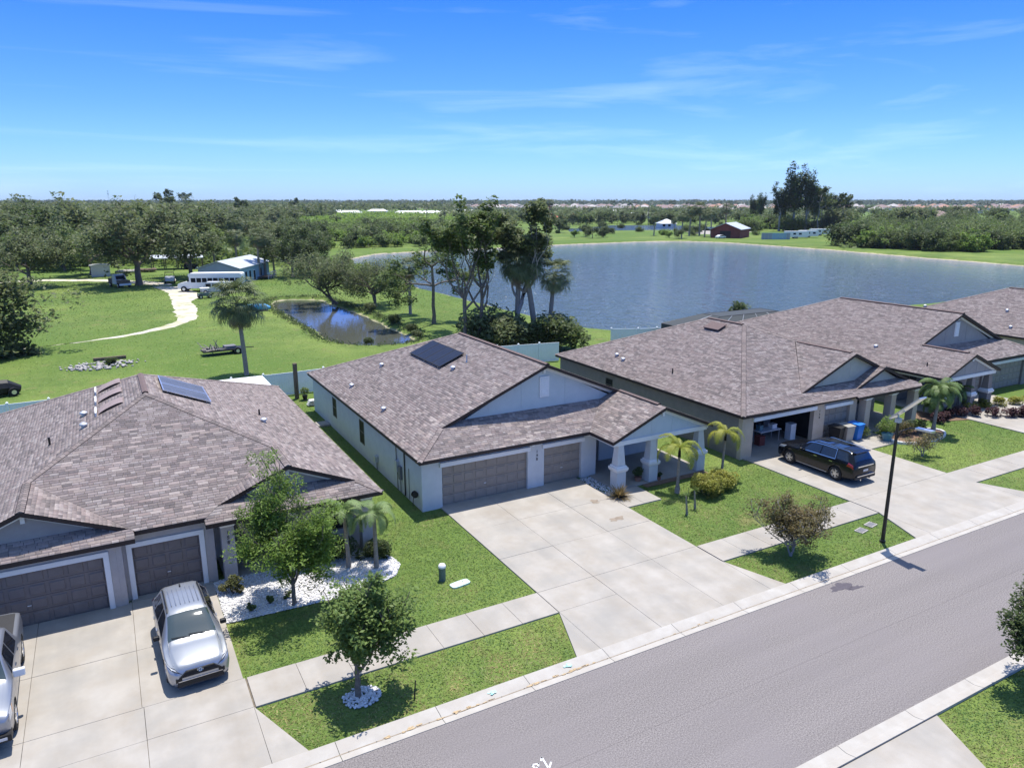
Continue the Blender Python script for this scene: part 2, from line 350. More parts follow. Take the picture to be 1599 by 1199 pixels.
cdt_sheet('ground', [(-far, -600), (far, -600), (far, far), (-far, far)], [pr0, dr0], GZ, M['ground'])
def bank(name, r0, r1, r2, z1, z2):
    n = len(r0); V = [(p.x, p.y, GZ) for p in r0] + [(p.x, p.y, z1) for p in r1] + [(p.x, p.y, z2) for p in r2]
    F = [(a * n + i, a * n + (i + 1) % n, (a + 1) * n + (i + 1) % n, (a + 1) * n + i) for a in (0, 1) for i in range(n)]
    me = bpy.data.meshes.new(name); me.from_pydata(V, [], F + [tuple(range(2 * n, 3 * n))]); me.materials.append(M['ground']); me.update(); return tag(link(name, me), kind='structure')
bank('pond_bank', pr0, pr, inset(pr, 3.0), -.62, -1.8)
bank('ditch_bank', dr0, dr, inset(dr, 1.2), -.52, -1.0)
def water_mat(name, deep, bump, sc1, dist):
    m = bpy.data.materials.new(name); m.use_nodes = True; n = m.node_tree.nodes; l = m.node_tree.links.new
    p = n['Principled BSDF']; p.inputs['Base Color'].default_value = (*deep, 1); p.inputs['Roughness'].default_value = .06; p.inputs['IOR'].default_value = 1.33
    g = n.new('ShaderNodeNewGeometry'); mpn = n.new('ShaderNodeMapping'); mpn.inputs['Rotation'].default_value = (0, 0, R(-28)); mpn.inputs['Scale'].default_value = (1, .55, 1); l(g.outputs['Position'], mpn.inputs[0])
    k = n.new('ShaderNodeTexNoise'); k.inputs['Scale'].default_value = sc1; k.inputs['Detail'].default_value = 4; k.inputs['Roughness'].default_value = .65; l(mpn.outputs[0], k.inputs['Vector'])
    b = n.new('ShaderNodeBump'); b.inputs['Strength'].default_value = bump; b.inputs['Distance'].default_value = dist; l(k.outputs['Fac'], b.inputs['Height']); l(b.outputs[0], p.inputs['Normal'])
    return m
M['pond'] = water_mat('rippled_pond', (.095, .14, .19), 1., .55, 2.6)
M['ditchw'] = water_mat('still_ditch', (.075, .08, .065), .2, 1.6, .06)
def sheet(name, pts, z, m, kind='structure', parent=None):
    me = bpy.data.meshes.new(name); me.from_pydata([(p[0], p[1], z) for p in pts], [], [tuple(range(len(pts)))]); me.materials.append(m); me.update()
    n = me.polygons[0].normal
    if n.z < 0: me.flip_normals()
    o = link(name, me, parent)
    if kind: o['kind'] = kind
    return o
sheet('pond_water', inset(pr, -.25), -.6, M['pond']); sheet('ditch_water', inset(dr, -.15), -.5, M['ditchw'])
# second, farther lake and bare lots
cdt = [(at(x, y).x, at(x, y).y) for x, y in [(885, 358), (955, 352), (1050, 352), (1150, 356), (1140, 361), (1040, 359), (960, 360), (890, 362)]]
sheet('far_lake', cdt, .004 + GZ, M['pond'])
sheet('bare_lot', [(at(x, y).x, at(x, y).y) for x, y in [(622, 343), (700, 341), (770, 343), (770, 350), (700, 350.5), (622, 349)]], .004 + GZ, M['sandwhite'])
sheet('bare_lot', [(at(x, y).x, at(x, y).y) for x, y in [(1060, 358), (1135, 357), (1175, 362), (1140, 367), (1080, 365)]], .004 + GZ, M['concrete'])
# dirt track through the field
TR = [(-10.1,89),(-4.5,90.7),(1.6,92.5),(7,97),(10,102.9),(11.2,112.4),(11.2,121.9),(13.5,127),(13.5,133),(11.9,144.5),(10.2,145.4),(7.2,147.1),(9.1,135.1),(8,108.5),(7.6,102.4),(6.2,99.1),(2.5,94.4),(-3.1,91.3),(-6.2,89.9),(-10.2,89.5)]
sheet('dirt_track', [tuple(p) for p in resample(TR, 1.0, .14)], GZ + .006, M['sand'])
TR2 = [(-45,172),(-9.6,170.5),(1.4,164.4),(9.5,154.5),(11.5,146),(9,147.3),(1.3,159.5),(-9.3,166.5),(-45,168)]
sheet('dirt_track', [tuple(p) for p in resample(TR2, 1.5, .2)], GZ + .012, M['sand'])
TR3 = [(-60,78),(-30,85),(-10.1,89.0),(-10.2,89.9),(-30,86),(-60,79.2)]
sheet('dirt_track', [tuple(p) for p in resample(TR3, 1.5, .1)], GZ + .006, M['sand'])

# ------------------------------------------------------------------ street, kerbs, pavement, drives
sheet('asphalt_road', [(-70, 10.87), (160, 10.87), (160, 16.98), (-70, 16.98)], 0.0, M['asphalt'])
def kerb(y_in, y_out, x0, x1, seg, label, off=0.):
    root = empty('kerb', (x0, y_in, 0), kind='structure', label=label)
    s = 1 if y_out > y_in else -1; prof = [(0, .012), (.28, -.012), (.42, .02), (abs(y_out - y_in), .07)]
    x = x0 + off
    while x < x1:
        a, b = x + .008, min(x + seg, x1) - .008; m = MB(); n = len(prof)
        vs = [(xx, y_in + s * y, z) for xx in (a, b) for y, z in prof] + [(xx, y_in + s * y, -.12) for xx in (a, b) for y, z in prof]
        fs = [(i, i + 1, n + i + 1, n + i) for i in range(n - 1)] + [(0, n, 3 * n, 2 * n), (n - 1, 3 * n - 1, 4 * n - 1, 2 * n - 1)] + [tuple(range(n)) + tuple(range(3 * n - 1, 2 * n - 1, -1)), tuple(range(n, 2 * n)) + tuple(range(4 * n - 1, 3 * n - 1, -1))]
        if s > 0: fs = [f[::-1] for f in fs]
        m.add(vs, fs); o = m.build('kerb_segment', M['concrete_w'], root, origin=None); o.location = (-x0, -y_in, 0)
        x += seg
kerb(16.99, 17.75, -12, 60, 3.05, 'pale concrete kerb and gutter on the houses side of the street', .9)
kerb(10.86, 10.28, 4, 32, 3.05, 'pale concrete kerb and gutter on the near side of the street', .2)
def slabs(name, polys, label, z=.03):
    root = empty(name, (polys[0][0][0], polys[0][0][1], 0), kind='structure', label=label)
    for p in polys:
        c = sum((Vector(q) for q in p), Vector((0, 0))) / len(p); q = []
        n = len(p)
        ar = sum(p[i][0] * p[(i + 1) % n][1] - p[(i + 1) % n][0] * p[i][1] for i in range(n))
        if ar < 0: p = p[::-1]
        for i in range(n):
            a, b, d = Vector(p[i - 1]), Vector(p[i]), Vector(p[(i + 1) % n]); t1 = (b - a).normalized(); t2 = (d - b).normalized()
            nn = Vector((-t1.y, t1.x)) + Vector((-t2.y, t2.x)); nn = nn / max(nn.length, .3) * .0075 * 1.3
            q.append((b.x + nn.x, b.y + nn.y))
        m = MB(); m.prism(q, -.1, z + random.uniform(-.003, .003))
        o = m.build('slab', M['concrete'], root); o.location = (-root.location.x, -root.location.y, 0)
    return root
def grid(xs, ys): return [[(xs[i], ys[j]), (xs[i + 1], ys[j]), (xs[i + 1], ys[j + 1]), (xs[i], ys[j + 1])] for i in range(len(xs) - 1) for j in range(len(ys) - 1)]
# the joints' bottom
for pts in ([(-12, 20.42), (60, 20.42), (60, 21.98), (-12, 21.98)], [(13.35, 17.8), (21.5, 17.8), (21.3, 31.3), (13.35, 31.3)], [(-8, 17.8), (2.4, 17.8), (2.35, 28.6), (-8, 28.6)], [(31.9, 17.8), (39.8, 17.8), (39.8, 29.1), (31.9, 29.1)], [(52, 17.8), (60, 17.8), (60, 31), (52, 31)]):
    sheet('joint_bed', pts, -.012, M['joint'])
YS0, YS1 = 20.4, 22.0
slabs('sidewalk', grid(np.linspace(2.5, 13.28, 8), [YS0, YS1]), 'concrete sidewalk between the silver car drive and the middle drive')
slabs('sidewalk', grid(np.linspace(21.5, 31.75, 8), [YS0, YS1]), 'concrete sidewalk behind the small red-leaved street tree')
slabs('sidewalk', grid(np.linspace(39.95, 51.5, 8), [YS0, YS1]), 'concrete sidewalk beyond the black car drive')
slabs('driveway', grid([13.3, 15.95, 18.95, 21.45], [22.0, 25.1, 28.2, 31.53]) + [[(13.3, 22), (13.3, 20.42), (15.95, 20.42), (15.95, 22)], [(13.3, 20.42), (13.3, 17.78), (15.95, 17.78), (15.95, 20.42)], [(13.3, 20.42), (12.32, 17.78), (13.3, 17.78)],
    [(15.95, 22), (15.95, 17.78), (18.95, 17.78), (18.95, 22)], [(18.95, 22), (18.95, 17.78), (21.45, 17.78), (21.45, 22)], [(21.45, 20.42), (21.45, 17.78), (22.3, 17.78)]], 'wide concrete driveway of the pale grey house, with rust-tinted stains')
slabs('driveway', grid([-7.0, -3.5, -.5, 2.4], [22.0, 25.3, 28.86]) + [[(-.5, 28.87), (2.4, 28.87), (2.4, 29.2), (-.5, 29.2)]] + grid([-7.0, -3.5, -.45, 2.45], [17.78, 20.42, 22.0]) + [[(2.45, 20.42), (2.45, 17.78), (3.45, 17.78)]], 'concrete driveway under the silver car and the pickup')
slabs('driveway', grid([31.8, 35.9, 40.0], [22.0, 25.5, 29.25]) + grid([31.8, 35.9, 40.0], [17.78, 22.0]) + [[(31.8, 20.42), (30.7, 17.78), (31.8, 17.78)], [(40, 20.42), (40, 17.78), (41.2, 17.78)]], 'concrete driveway under the black car')
slabs('driveway', grid([51.7, 55.8, 60.0], [17.78, 22.0, 26.6, 31.0]), 'concrete driveway at the right edge of the picture')
slabs('driveway', [[(15.4, 10.26), (20.05, 10.26), (19.1, 8.2), (19.1, 2), (15.4, 2)], [(11, 10.26), (15.4, 10.26), (15.4, 2), (11, 2)]], 'concrete driveway apron across the street')
slabs('front_walk', grid([21.47, 22.5, 23.6], [26.85, 28.9]), 'short concrete walk from the middle drive to the tapered porch columns')
slabs('front_walk', grid([40.02, 41.5, 43.0], [26.7, 28.9]), 'short concrete walk beside the blue flower pot')
# thin markings on the street and kerb
def strokes(name, pts_list, wd, z, m, label, cat='marking'):
    b = MB()
    for pts in pts_list:
        for a, c in zip(pts[:-1], pts[1:]):
            a = Vector(a); c = Vector(c); t = (c - a).normalized(); nn = Vector((-t.y, t.x)) * wd / 2; a = a - t * wd * .4; c = c + t * wd * .4
            b.prism([tuple(a - nn), tuple(c - nn), tuple(c + nn), tuple(a + nn)], z, z + .003)
    o = b.build(name, m); tag(o, label, cat); return o
g2 = lambda x, y: tuple(at(x, y)[:2])
strokes('painted_letters', [[g2(830.5, 1194), g2(841, 1192), g2(840, 1197), g2(836, 1200), g2(830.5, 1194)], [g2(845, 1187), g2(846, 1182), g2(857, 1200), g2(860.5, 1190)]], .05, .005, M['paint_w'], 'white hand-sprayed utility mark on the asphalt by the lower edge')
def blots(name, cs, m, z, label, seed):
    rr = random.Random(seed); b = MB()
    for (x, y, a, c) in cs:
        for k in range(5):
            px, py = x + rr.uniform(-a, a) * .6, y + rr.uniform(-c, c) * .5; q = []
            for j in range(9):
                an = j / 9 * 2 * math.pi; rr_ = rr.uniform(.35, 1) * .6; q.append((px + math.cos(an) * a * rr_, py + math.sin(an) * c * rr_))
            b.prism(q, z, z + .0012 * (k + 1))
    o = b.build(name, m); tag(o, label, 'marking', kind='stuff'); return o
blots('utility_marking', [(9.0, 17.5, .16, .13)], M['paint_c'], .055, 'cyan sprayed utility mark on the kerb nearer the white-ringed tree', 1)
blots('utility_marking', [(11.75, 17.52, .17, .12)], M['paint_c'], .055, 'cyan sprayed utility mark on the kerb nearest the middle drive', 2)
M['gut'] = mat('gutter_dirt', (.24, .19, .14), (.33, .28, .22), 6, .95); strokes('gutter_dirt', [[(-10 + .8 * k, 17.265 + random.gauss(0, .006)) for k in range(85)]], .035, -.0085, M['gut'], 'thin brown line of dirt along the far gutter', 'dirt line')
for i, (x0, x1, lb) in enumerate([(5.5, 9.0, 'run of rust-brown stains in the gutter near the white-ringed tree'), (10.2, 12.8, 'run of rust-brown stains in the gutter near the middle drive'), (16, 19, 'few brown stains in the gutter along the middle drive')]):
    rr = random.Random(i + 5); blots('gutter_stain', [(rr.uniform(x0, x1), 17.28 + rr.uniform(-.03, .05), rr.uniform(.06, .2), rr.uniform(.02, .06)) for _ in range(16 if i < 2 else 5)], M['paint_o'], .006, lb, i + 3)

# ------------------------------------------------------------------ grass blades on the lawns near the camera
def inpoly(P, poly):
    x, y = P[:, 0], P[:, 1]; c = np.zeros(len(P), bool); j = len(poly) - 1
    for i in range(len(poly)):
        xi, yi = poly[i]; xj, yj = poly[j]
        if yi != yj: c ^= ((yi > y) != (yj > y)) & (x < (xj - xi) * (y - yi) / (yj - yi) + xi)
        j = i
    return c
BED1 = [(2.42, 25.6), (4.5, 25.5), (6.3, 25.4), (7.9, 25.55), (9.0, 26.0), (9.5, 26.8), (9.4, 27.6), (9.0, 28.4), (9.1, 29.0), (2.42, 29.0)]
LAWNS = [([(2.5, 17.78), (12.28, 17.78), (13.25, 20.36), (2.55, 20.36)], 240, []), ([(3.5, 17.78), (2.5, 20.3), (3.5, 20.3)], 10, []), ([(2.42, 22.02), (13.25, 22.02), (13.25, 31.2), (2.42, 31.2)], 200, [BED1]),
         ([(9.3, 31), (12.3, 31), (12.3, 56), (9.3, 56)], 90, []), ([(21.5, 22.02), (31.75, 22.02), (31.75, 29.2), (21.5, 29.2)], 170, [[(21, 26.8), (23.65, 26.8), (23.65, 29.4), (21, 29.4)]]),
         ([(28.8, 29), (31.7, 29), (31.7, 50), (28.8, 50)], 60, []), ([(21.5, 20.36), (22.3, 17.78), (30.7, 17.78), (31.75, 20.36)], 170, []), ([(40.05, 22.02), (58, 22.02), (52, 28.6), (47.5, 29), (40.05, 26.6)], 100, []),
         ([(41.3, 17.78), (40.1, 20.36), (51.5, 20.36), (51.5, 17.78)], 80, []), ([(20.1, 10.25), (27, 10.25), (27, 4), (19.2, 4), (19.2, 8.2)], 240, [])]
Vs = []; Cs = []
def vnoise(P, s, seed):
    r2 = np.random.default_rng(seed); a = r2.uniform(-1, 1, (7, 2)) * s; ph = r2.uniform(0, 6.28, 7)
    return sum(np.sin(P @ a[i] + ph[i]) for i in range(7)) / 7
for poly, dens, holes in LAWNS:
    xs = [p[0] for p in poly]; ys = [p[1] for p in poly]; A = (max(xs) - min(xs)) * (max(ys) - min(ys)); n = int(A * dens * 1.7)
    P = np.stack([rng.uniform(min(xs), max(xs), n), rng.uniform(min(ys), max(ys), n)], 1); k = inpoly(P, poly)
    for h in holes: k &= ~inpoly(P, h)
    P = P[k]; n = len(P); an = rng.uniform(0, math.pi, n); wd = rng.uniform(.012, .028, n); h = rng.uniform(.015, .045, n)
    dx, dy = np.cos(an) * wd, np.sin(an) * wd; lx, ly = rng.normal(0, .055, n), rng.normal(0, .055, n); z = np.full(n, GZ)
    Vs.append(np.stack([np.stack([P[:, 0] - dx, P[:, 1] - dy, z], 1), np.stack([P[:, 0] + dx, P[:, 1] + dy, z], 1), np.stack([P[:, 0] + lx, P[:, 1] + ly, z + h], 1)], 1).reshape(-1, 3))
    dry = np.clip(vnoise(P, 1.6, 3) * 1.1 + vnoise(P, 5, 4) * .9 + rng.normal(0, .18, n) - .02 + .30 * (P[:, 1] < 20.4) * (P[:, 0] < 22) + .3 * np.exp(-((P[:, 0] - 6.8) ** 2 + (P[:, 1] - 18.6) ** 2) / 1.6) + .5 * np.exp(-((P[:, 0] - 21.5) ** 2 + (P[:, 1] - 7.5) ** 2) / 1.2), 0, 1)[:, None]
    br = rng.uniform(.72, 1.28, n)[:, None]
    Cs.append((np.array([.088, .148, .034]) * (1 - dry) + np.array([.26, .215, .095]) * dry) * br)
V = np.concatenate(Vs); F = np.arange(len(V)).reshape(-1, 3)
tag(npmesh('lawn_grass', V, F, M['blade'], np.concatenate(Cs)), 'mown green lawn grass with dry patches along the street', 'grass', kind='stuff')

r3 = np.random.default_rng(77)                     # coarser grass over the open field behind the houses
n = 150000; d_ = 60 + 110 * r3.random(n) ** 1.25; P = np.stack([r3.uniform(-45, 60, n), d_], 1); keep = ~inpoly(P, [tuple(p) for p in dr0]) & ~inpoly(P, [tuple(p) for p in pr0]) & ~inpoly(P, TR) & ~inpoly(P, TR2); P = P[keep]; n = len(P)
an = r3.uniform(0, math.pi, n); sc2 = P[:, 1] / 90; wd = r3.uniform(.02, .07, n) * sc2; h = r3.uniform(.015, .05, n) * sc2; dx, dy = np.cos(an) * wd, np.sin(an) * wd; z = np.full(n, GZ)
V = np.stack([np.stack([P[:, 0] - dx, P[:, 1] - dy, z], 1), np.stack([P[:, 0] + dx, P[:, 1] + dy, z], 1), np.stack([P[:, 0] + r3.normal(0, .06, n), P[:, 1] + r3.normal(0, .06, n), z + h], 1)], 1).reshape(-1, 3); dry = np.clip(vnoise(P, .12, 8) * 1.6 + vnoise(P, .5, 9) * .6 + r3.normal(0, .15, n) + .25, 0, 1)[:, None]
wp = []
for ring_, q in ((dr0, 16),):
    for a, b in zip(ring_, ring_[1:] + ring_[:1]):
        for _ in range(q): t_ = r3.random(); wp.append((a.x + (b.x - a.x) * t_ + r3.normal(0, .35), a.y + (b.y - a.y) * t_ + r3.normal(0, .35)))
WEED = np.array(wp)
tag(npmesh('field_grass', V, np.arange(3 * n).reshape(-1, 3), M['blade'], (np.array([.10, .175, .035]) * (1 - dry) + np.array([.215, .26, .075]) * dry) * r3.uniform(.75, 1.25, (n, 1))), 'uneven rough grass of the open field behind the back fences', 'grass', kind='stuff')

def stones(name, poly, n, size, m, label, cat='rocks', seed=1, z=0.):
    r2 = np.random.default_rng(seed); xs = [p[0] for p in poly]; ys = [p[1] for p in poly]
    P = np.stack([r2.uniform(min(xs), max(xs), n * 2), r2.uniform(min(ys), max(ys), n * 2)], 1); P = P[inpoly(P, poly)][:n]; n = len(P)
    t = (1 + 5 ** .5) / 2; b = np.array([(-1, t, 0), (1, t, 0), (-1, -t, 0), (1, -t, 0), (0, -1, t), (0, 1, t), (0, -1, -t), (0, 1, -t), (t, 0, -1), (t, 0, 1), (-t, 0, -1), (-t, 0, 1)]) / 1.9
    f = np.array([(0, 11, 5), (0, 5, 1), (0, 1, 7), (0, 7, 10), (0, 10, 11), (1, 5, 9), (5, 11, 4), (11, 10, 2), (10, 7, 6), (7, 1, 8), (3, 9, 4), (3, 4, 2), (3, 2, 6), (3, 6, 8), (3, 8, 9), (4, 9, 5), (2, 4, 11), (6, 2, 10), (8, 6, 7), (9, 8, 1)])
    S = r2.uniform(.5, 1.2, (n, 1, 3)) * size; V = b[None] * S * r2.uniform(.8, 1.15, (n, 12, 1)); a = r2.uniform(0, 6.28, n); ca, sa = np.cos(a)[:, None], np.sin(a)[:, None]
    X = V[:, :, 0] * ca - V[:, :, 1] * sa; Y = V[:, :, 0] * sa + V[:, :, 1] * ca
    V = np.stack([X + P[:, :1], Y + P[:, 1:], V[:, :, 2] * .7 + size * .3 + z], 2).reshape(-1, 3)
    F = (f[None] + (np.arange(n) * 12)[:, None, None]).reshape(-1, 3); col = np.repeat(r2.uniform(.72, 1.1, (n, 1)) * np.array([[1, 1, 1.02]]), 20, 0)
    o = npmesh(name, V, F, m, col); tag(o, label, cat, kind='stuff'); return o
M['rock_a'] = mat('white_pebble', (.62, .61, .6), (.78, .77, .76), 12, .85, attr=True)
M['rock_b'] = mat('stone_attr', (.36, .34, .32), (.55, .52, .49), 5, .9, attr=True)
cdt_bed = sheet('rock_bed', BED1, .004, M['rock'])
stones('white_pebbles', BED1, 5200, .055, M['rock_a'], 'white landscape rock bed in front of the left house', seed=3)
ring = [(5.42 + .6 * math.cos(a), 19.32 + .5 * math.sin(a)) for a in np.linspace(0, 2 * math.pi, 16)[:-1]]
stones('white_pebbles', ring, 260, .06, M['rock_a'], 'ring of white rocks round the foot of the street tree', seed=4)
stones('white_pebbles', [(21.5, 28.0), (22.1, 28.0), (22.3, 31.2), (21.5, 31.2)], 380, .05, M['rock_a'], 'strip of white rocks between the single garage and the porch', seed=5)
# ------------------------------------------------------------------ roofs, walls, houses
SLOPE, ZE = .4167, 2.75
M['winframe'] = mat('bronze_frame', (.10, .09, .075), (.13, .115, .1), 3, .5)
PAL = np.array([(.37, .30, .285), (.32, .255, .242), (.255, .2, .192), (.21, .168, .165), (.175, .14, .14), (.42, .355, .335), (.29, .22, .21), (.335, .278, .268)]); PAL = PAL.mean(0) * np.array([.86, .90, .88]) + (PAL - PAL.mean(0)) * .66
PW = np.array([.17, .2, .17, .13, .07, .08, .1, .08])
def unit_shingle(ci):
    m = MB(); h = .011; d = .145
    m.add([(0, 0, -.008), (1, 0, -.008), (1, 0, h), (0, 0, h), (1, d, .004), (0, d, .004)], [(0, 1, 2, 3), (3, 2, 4, 5), (1, 4, 2), (0, 3, 5)], tuple(PAL[ci]))
    o = m.build('shingle', M['shingle']); me = o.data; bpy.data.objects.remove(o); return me
USH = [unit_shingle(i) for i in range(len(PAL))]
def roof(house, planes, n_single, seed, cull=None):
    """planes: (kind, foot, [(x, y)...]) kind 'x+' rises with x from foot, 'x-' falls ... ; builds deck, courses of shingles, 300 of them single"""
    r2 = np.random.default_rng(seed); pyr = random.Random(seed)
    deck = MB(); tabs = []
    def zf(kind, foot):
        if kind == 'x+': return lambda x, y: ZE + SLOPE * (x - foot)
        if kind == 'x-': return lambda x, y: ZE + SLOPE * (foot - x)
        if kind == 'y+': return lambda x, y: ZE + SLOPE * (y - foot)
        return lambda x, y: ZE + SLOPE * (foot - y)
    for kind, foot, poly in planes:
        f = zf(kind, foot)
        deck.prism(poly, lambda x, y: f(x, y) - .17, lambda x, y: f(x, y))
    dk = deck.build('roof', M['fascia'], house, xf=True)
    ex = .135
    for kind, foot, poly in planes:
        f = zf(kind, foot)
        if kind == 'x+': P = [(y, x - foot) for x, y in poly]
        elif kind == 'x-': P = [(y, foot - x) for x, y in poly]
        elif kind == 'y+': P = [(x, y - foot) for x, y in poly]
        else: P = [(x, foot - y) for x, y in poly]
        vmin, vmax = min(p[1] for p in P), max(p[1] for p in P)
        def cross(v):
            c = []
            for i in range(len(P)):
                (u0, v0), (u1, v1) = P[i], P[(i + 1) % len(P)]
                if (v0 > v) != (v1 > v): c.append(u0 + (v - v0) / (v1 - v0) * (u1 - u0))
            return sorted(c)
        k = 0; v = vmin
        while v < vmax - .004:
            vb = min(v + ex, vmax); a = cross(v + .002); b = cross(vb - .002)
            if len(a) != len(b): a = b = cross((v + vb) / 2)
            for i in range(0, len(a) - 1, 2):
                l0, r0, l1, r1 = a[i], a[i + 1], b[i], b[i + 1]
                if min(r0, r1) - max(l0, l1) < .02 and max(r0 - l0, r1 - l1) < .06: continue
                lo, hi = max(l0, l1), min(r0, r1); cuts = []; u = lo + pyr.uniform(.1, .4)
                while u < hi - .1: cuts.append(u); u += pyr.choice((.18, .25, .33, .33, .4))
                L0, L1 = [l0] + cuts, [l1] + cuts; R0, R1 = cuts + [r0], cuts + [r1]
                for q in range(len(L0)): tabs.append((kind, foot, L0[q], R0[q], L1[q], R1[q], v, vb, 0 < q < len(L0) - 1))
            v += ex; k += 1
    kinds = {'x+': (1, 0), 'x-': (1, 0), 'y+': (0, 1), 'y-': (0, 1)}
    n = len(tabs); A = np.array([t[2:8] for t in tabs]); inner = np.array([t[8] for t in tabs])
    def world(t_kind, foot, u, v, h):
        if t_kind == 'x+': x, y = foot + v, u
        elif t_kind == 'x-': x, y = foot - v, u
        elif t_kind == 'y+': x, y = u, foot + v
        else: x, y = u, foot - v
        return (x, y, ZE + SLOPE * v + h)
    ci = r2.choice(len(PAL), n, p=PW)
    # neighbours in a course tend to share a tone
    for i in range(1, n):
        if r2.random() < .12: ci[i] = ci[i - 1]
    # singles: the nearest whole tabs
    cen = np.array([world(t[0], t[1], (t[2] + t[3]) / 2, t[6], 0) for t in tabs]); cen[:, 0] = cen[:, 0] * XF[0] + XF[1]
    wd = A[:, 1] - A[:, 0]; d = np.linalg.norm(cen - np.array([0, 0, CAMH]), axis=1)
    single = set()
    if n_single:
        vis = np.array([t[0] in ('x+', 'y+') or (t[0] == 'x-' and foot_vis) for t, foot_vis in ((t, True) for t in tabs)])
        cand = [i for i in np.argsort(d / np.maximum(wd, .05)) if inner[i] and wd[i] > .24 and tabs[i][7] - tabs[i][6] > .12 and cen[i][1] > 0]
        if cull: cand = [i for i in cand if cull(cen[i])]
        single = set(cand[:n_single])
    V = []; F = []; Cc = []
    for i, t in enumerate(tabs):
        kind, foot, l0, r0, l1, r1, v, vb, inn = t
        if i in single:
            o = link('shingle', USH[ci[i]], dk)
            if XF[0] < 0: l0_ = l0
            p0 = Vector(world(kind, foot, l0, v, .004)); p1 = Vector(world(kind, foot, r0, v, .004)); p2 = Vector(world(kind, foot, l0, v + .1, .004))
            for p in (p0, p1, p2): p.x = p.x * XF[0] + XF[1]
            ux = (p1 - p0); up = (p2 - p0).normalized(); nn = ux.normalized().cross(up)
            if nn.z < 0: p0, p1 = p1, p0; ux = p1 - p0; p2 = p0 + up; nn = ux.normalized().cross(up)
            ux = ux - ux.normalized() * .006
            o.matrix_world = Matrix(((ux.x, up.x, nn.x, p0.x), (ux.y, up.y, nn.y, p0.y), (ux.z, up.z, nn.z, p0.z), (0, 0, 0, 1)))
            o.matrix_parent_inverse = dk.matrix_world.inverted()
            continue
        b = len(V); lip = .014
        for u, vv, h in ((l0 + .007, v, .0), (r0 - .007, v, .0), (r0 - .007, v, lip), (l0 + .007, v, lip), (r1 - .007, vb, .004), (l1 + .007, vb, .004)):
            V.append(world(kind, foot, u, vv, h))
        flip = kind in ('x+', 'y-')
        fs = [(b, b + 1, b + 2, b + 3), (b + 3, b + 2, b + 4, b + 5)]
        if flip ^ (XF[0] < 0): fs = [f[::-1] for f in fs]
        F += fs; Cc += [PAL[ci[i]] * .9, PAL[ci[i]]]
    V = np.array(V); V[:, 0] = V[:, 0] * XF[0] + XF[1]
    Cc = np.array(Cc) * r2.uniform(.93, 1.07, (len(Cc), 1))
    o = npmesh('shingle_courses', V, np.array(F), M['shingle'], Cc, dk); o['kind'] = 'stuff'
    return dk, n
def ridge_caps(dk, lines, dark=()):
    """caps along hips and ridges: (x, y, z) pairs"""
    for j, (a, b) in enumerate(lines):
        a = Vector(a); b = Vector(b); L_ = (b - a).length; t = (b - a) / L_; s = t.cross(Vector((0, 0, 1))).normalized(); m = MB(); n = max(1, int(L_ / .2))
        dr_ = .10 if abs(t.z) < .02 else .045
        for k in range(n):
            p = a + t * (L_ * k / n); q = a + t * (L_ * (k + 1) / n + .03); c = tuple(PAL[random.choice((0, 1, 2, 3, 6))] * .92); w_ = .13; hz = .030
            pts = [p - s * w_ - Vector((0, 0, w_ * .42 - hz - .012)), p + Vector((0, 0, hz + .022)), p + s * w_ - Vector((0, 0, w_ * .42 - hz - .012)), q - s * w_ - Vector((0, 0, w_ * .42 - hz)), q + Vector((0, 0, hz + .006)), q + s * w_ - Vector((0, 0, w_ * .42 - hz))]
            m.add(pts, [(0, 1, 4, 3), (1, 2, 5, 4), (0, 2, 1)], c)
        m.build('ridge_cap', M['shingle'], dk, xf=True)
        q_ = MB(); q_.tube([a + s * .14 + Vector((0, 0, -.03)), b + s * .14 + Vector((0, 0, -.03))], .013, 4); q_.tube([a - s * .14 + Vector((0, 0, -.03)), b - s * .14 + Vector((0, 0, -.03))], .013, 4); q_.build('hip_edge', M['fascia'], dk, xf=True)
def ridge_vent(dk, a, b):
    a = Vector(a); b = Vector(b); s = (b - a).cross(Vector((0, 0, 1))).normalized(); w_ = .13; m = MB(); u = Vector((0, 0, 1))
    sec = lambda p: [p - s * w_ + u * (-.03), p - s * w_ + u * .04, p + u * .09, p + s * w_ + u * .04, p + s * w_ + u * (-.03)]
    A, B = sec(a), sec(b)
    m.add(A + B, [(0, 5, 6, 1), (3, 8, 9, 4)], 1); m.add(A + B, [(1, 6, 7, 2), (2, 7, 8, 3)], 0); m.add(A + B, [(0, 1, 2, 3, 4), (9, 8, 7, 6, 5)], 1)
    m.build('ridge_vent', [M['ridge_brown'], M['fascia']], dk, xf=True)
M['ridge_brown'] = mat('ridge_brown', (.13, .095, .09), (.17, .125, .118), 8, .9)
def goose_vent(dk, x, y, z):         # round metal cap
    m = MB(); m.lathe(x, y, [(.10, z - .1), (.10, z + .10), (.17, z + .12), (.16, z + .18), (.06, z + .24)], 12); m.build('roof_vent', M['galv'], dk, xf=True, smooth=False)
def vent_pipe(dk, x, y, z, h=.35, m_='metal_dark'):
    m = MB(); m.lathe(x, y, [(.10, z - .08), (.045, z + .06), (.045, z + h)], 8); m.build('vent_pipe', M[m_], dk, xf=True)
def box_vent(dk, x0, x1, y0, y1, foot, sgn):
    m = MB(); f = lambda x: ZE + SLOPE * sgn * (x - foot)
    m.prism([(x0, y0), (x1, y0), (x1, y1), (x0, y1)], lambda x, y: f(x) + .03, lambda x, y: f(x) + .16, 1)
    m.prism([(x0 - .06, y0 - .06), (x1 + .06, y0 - .06), (x1 + .06, y1 + .06), (x0 - .06, y1 + .06)], lambda x, y: f(x) + .16, lambda x, y: f(x) + .21, 0)
    m.build('box_vent', [M['ridge_brown'], M['fascia']], dk, xf=True)
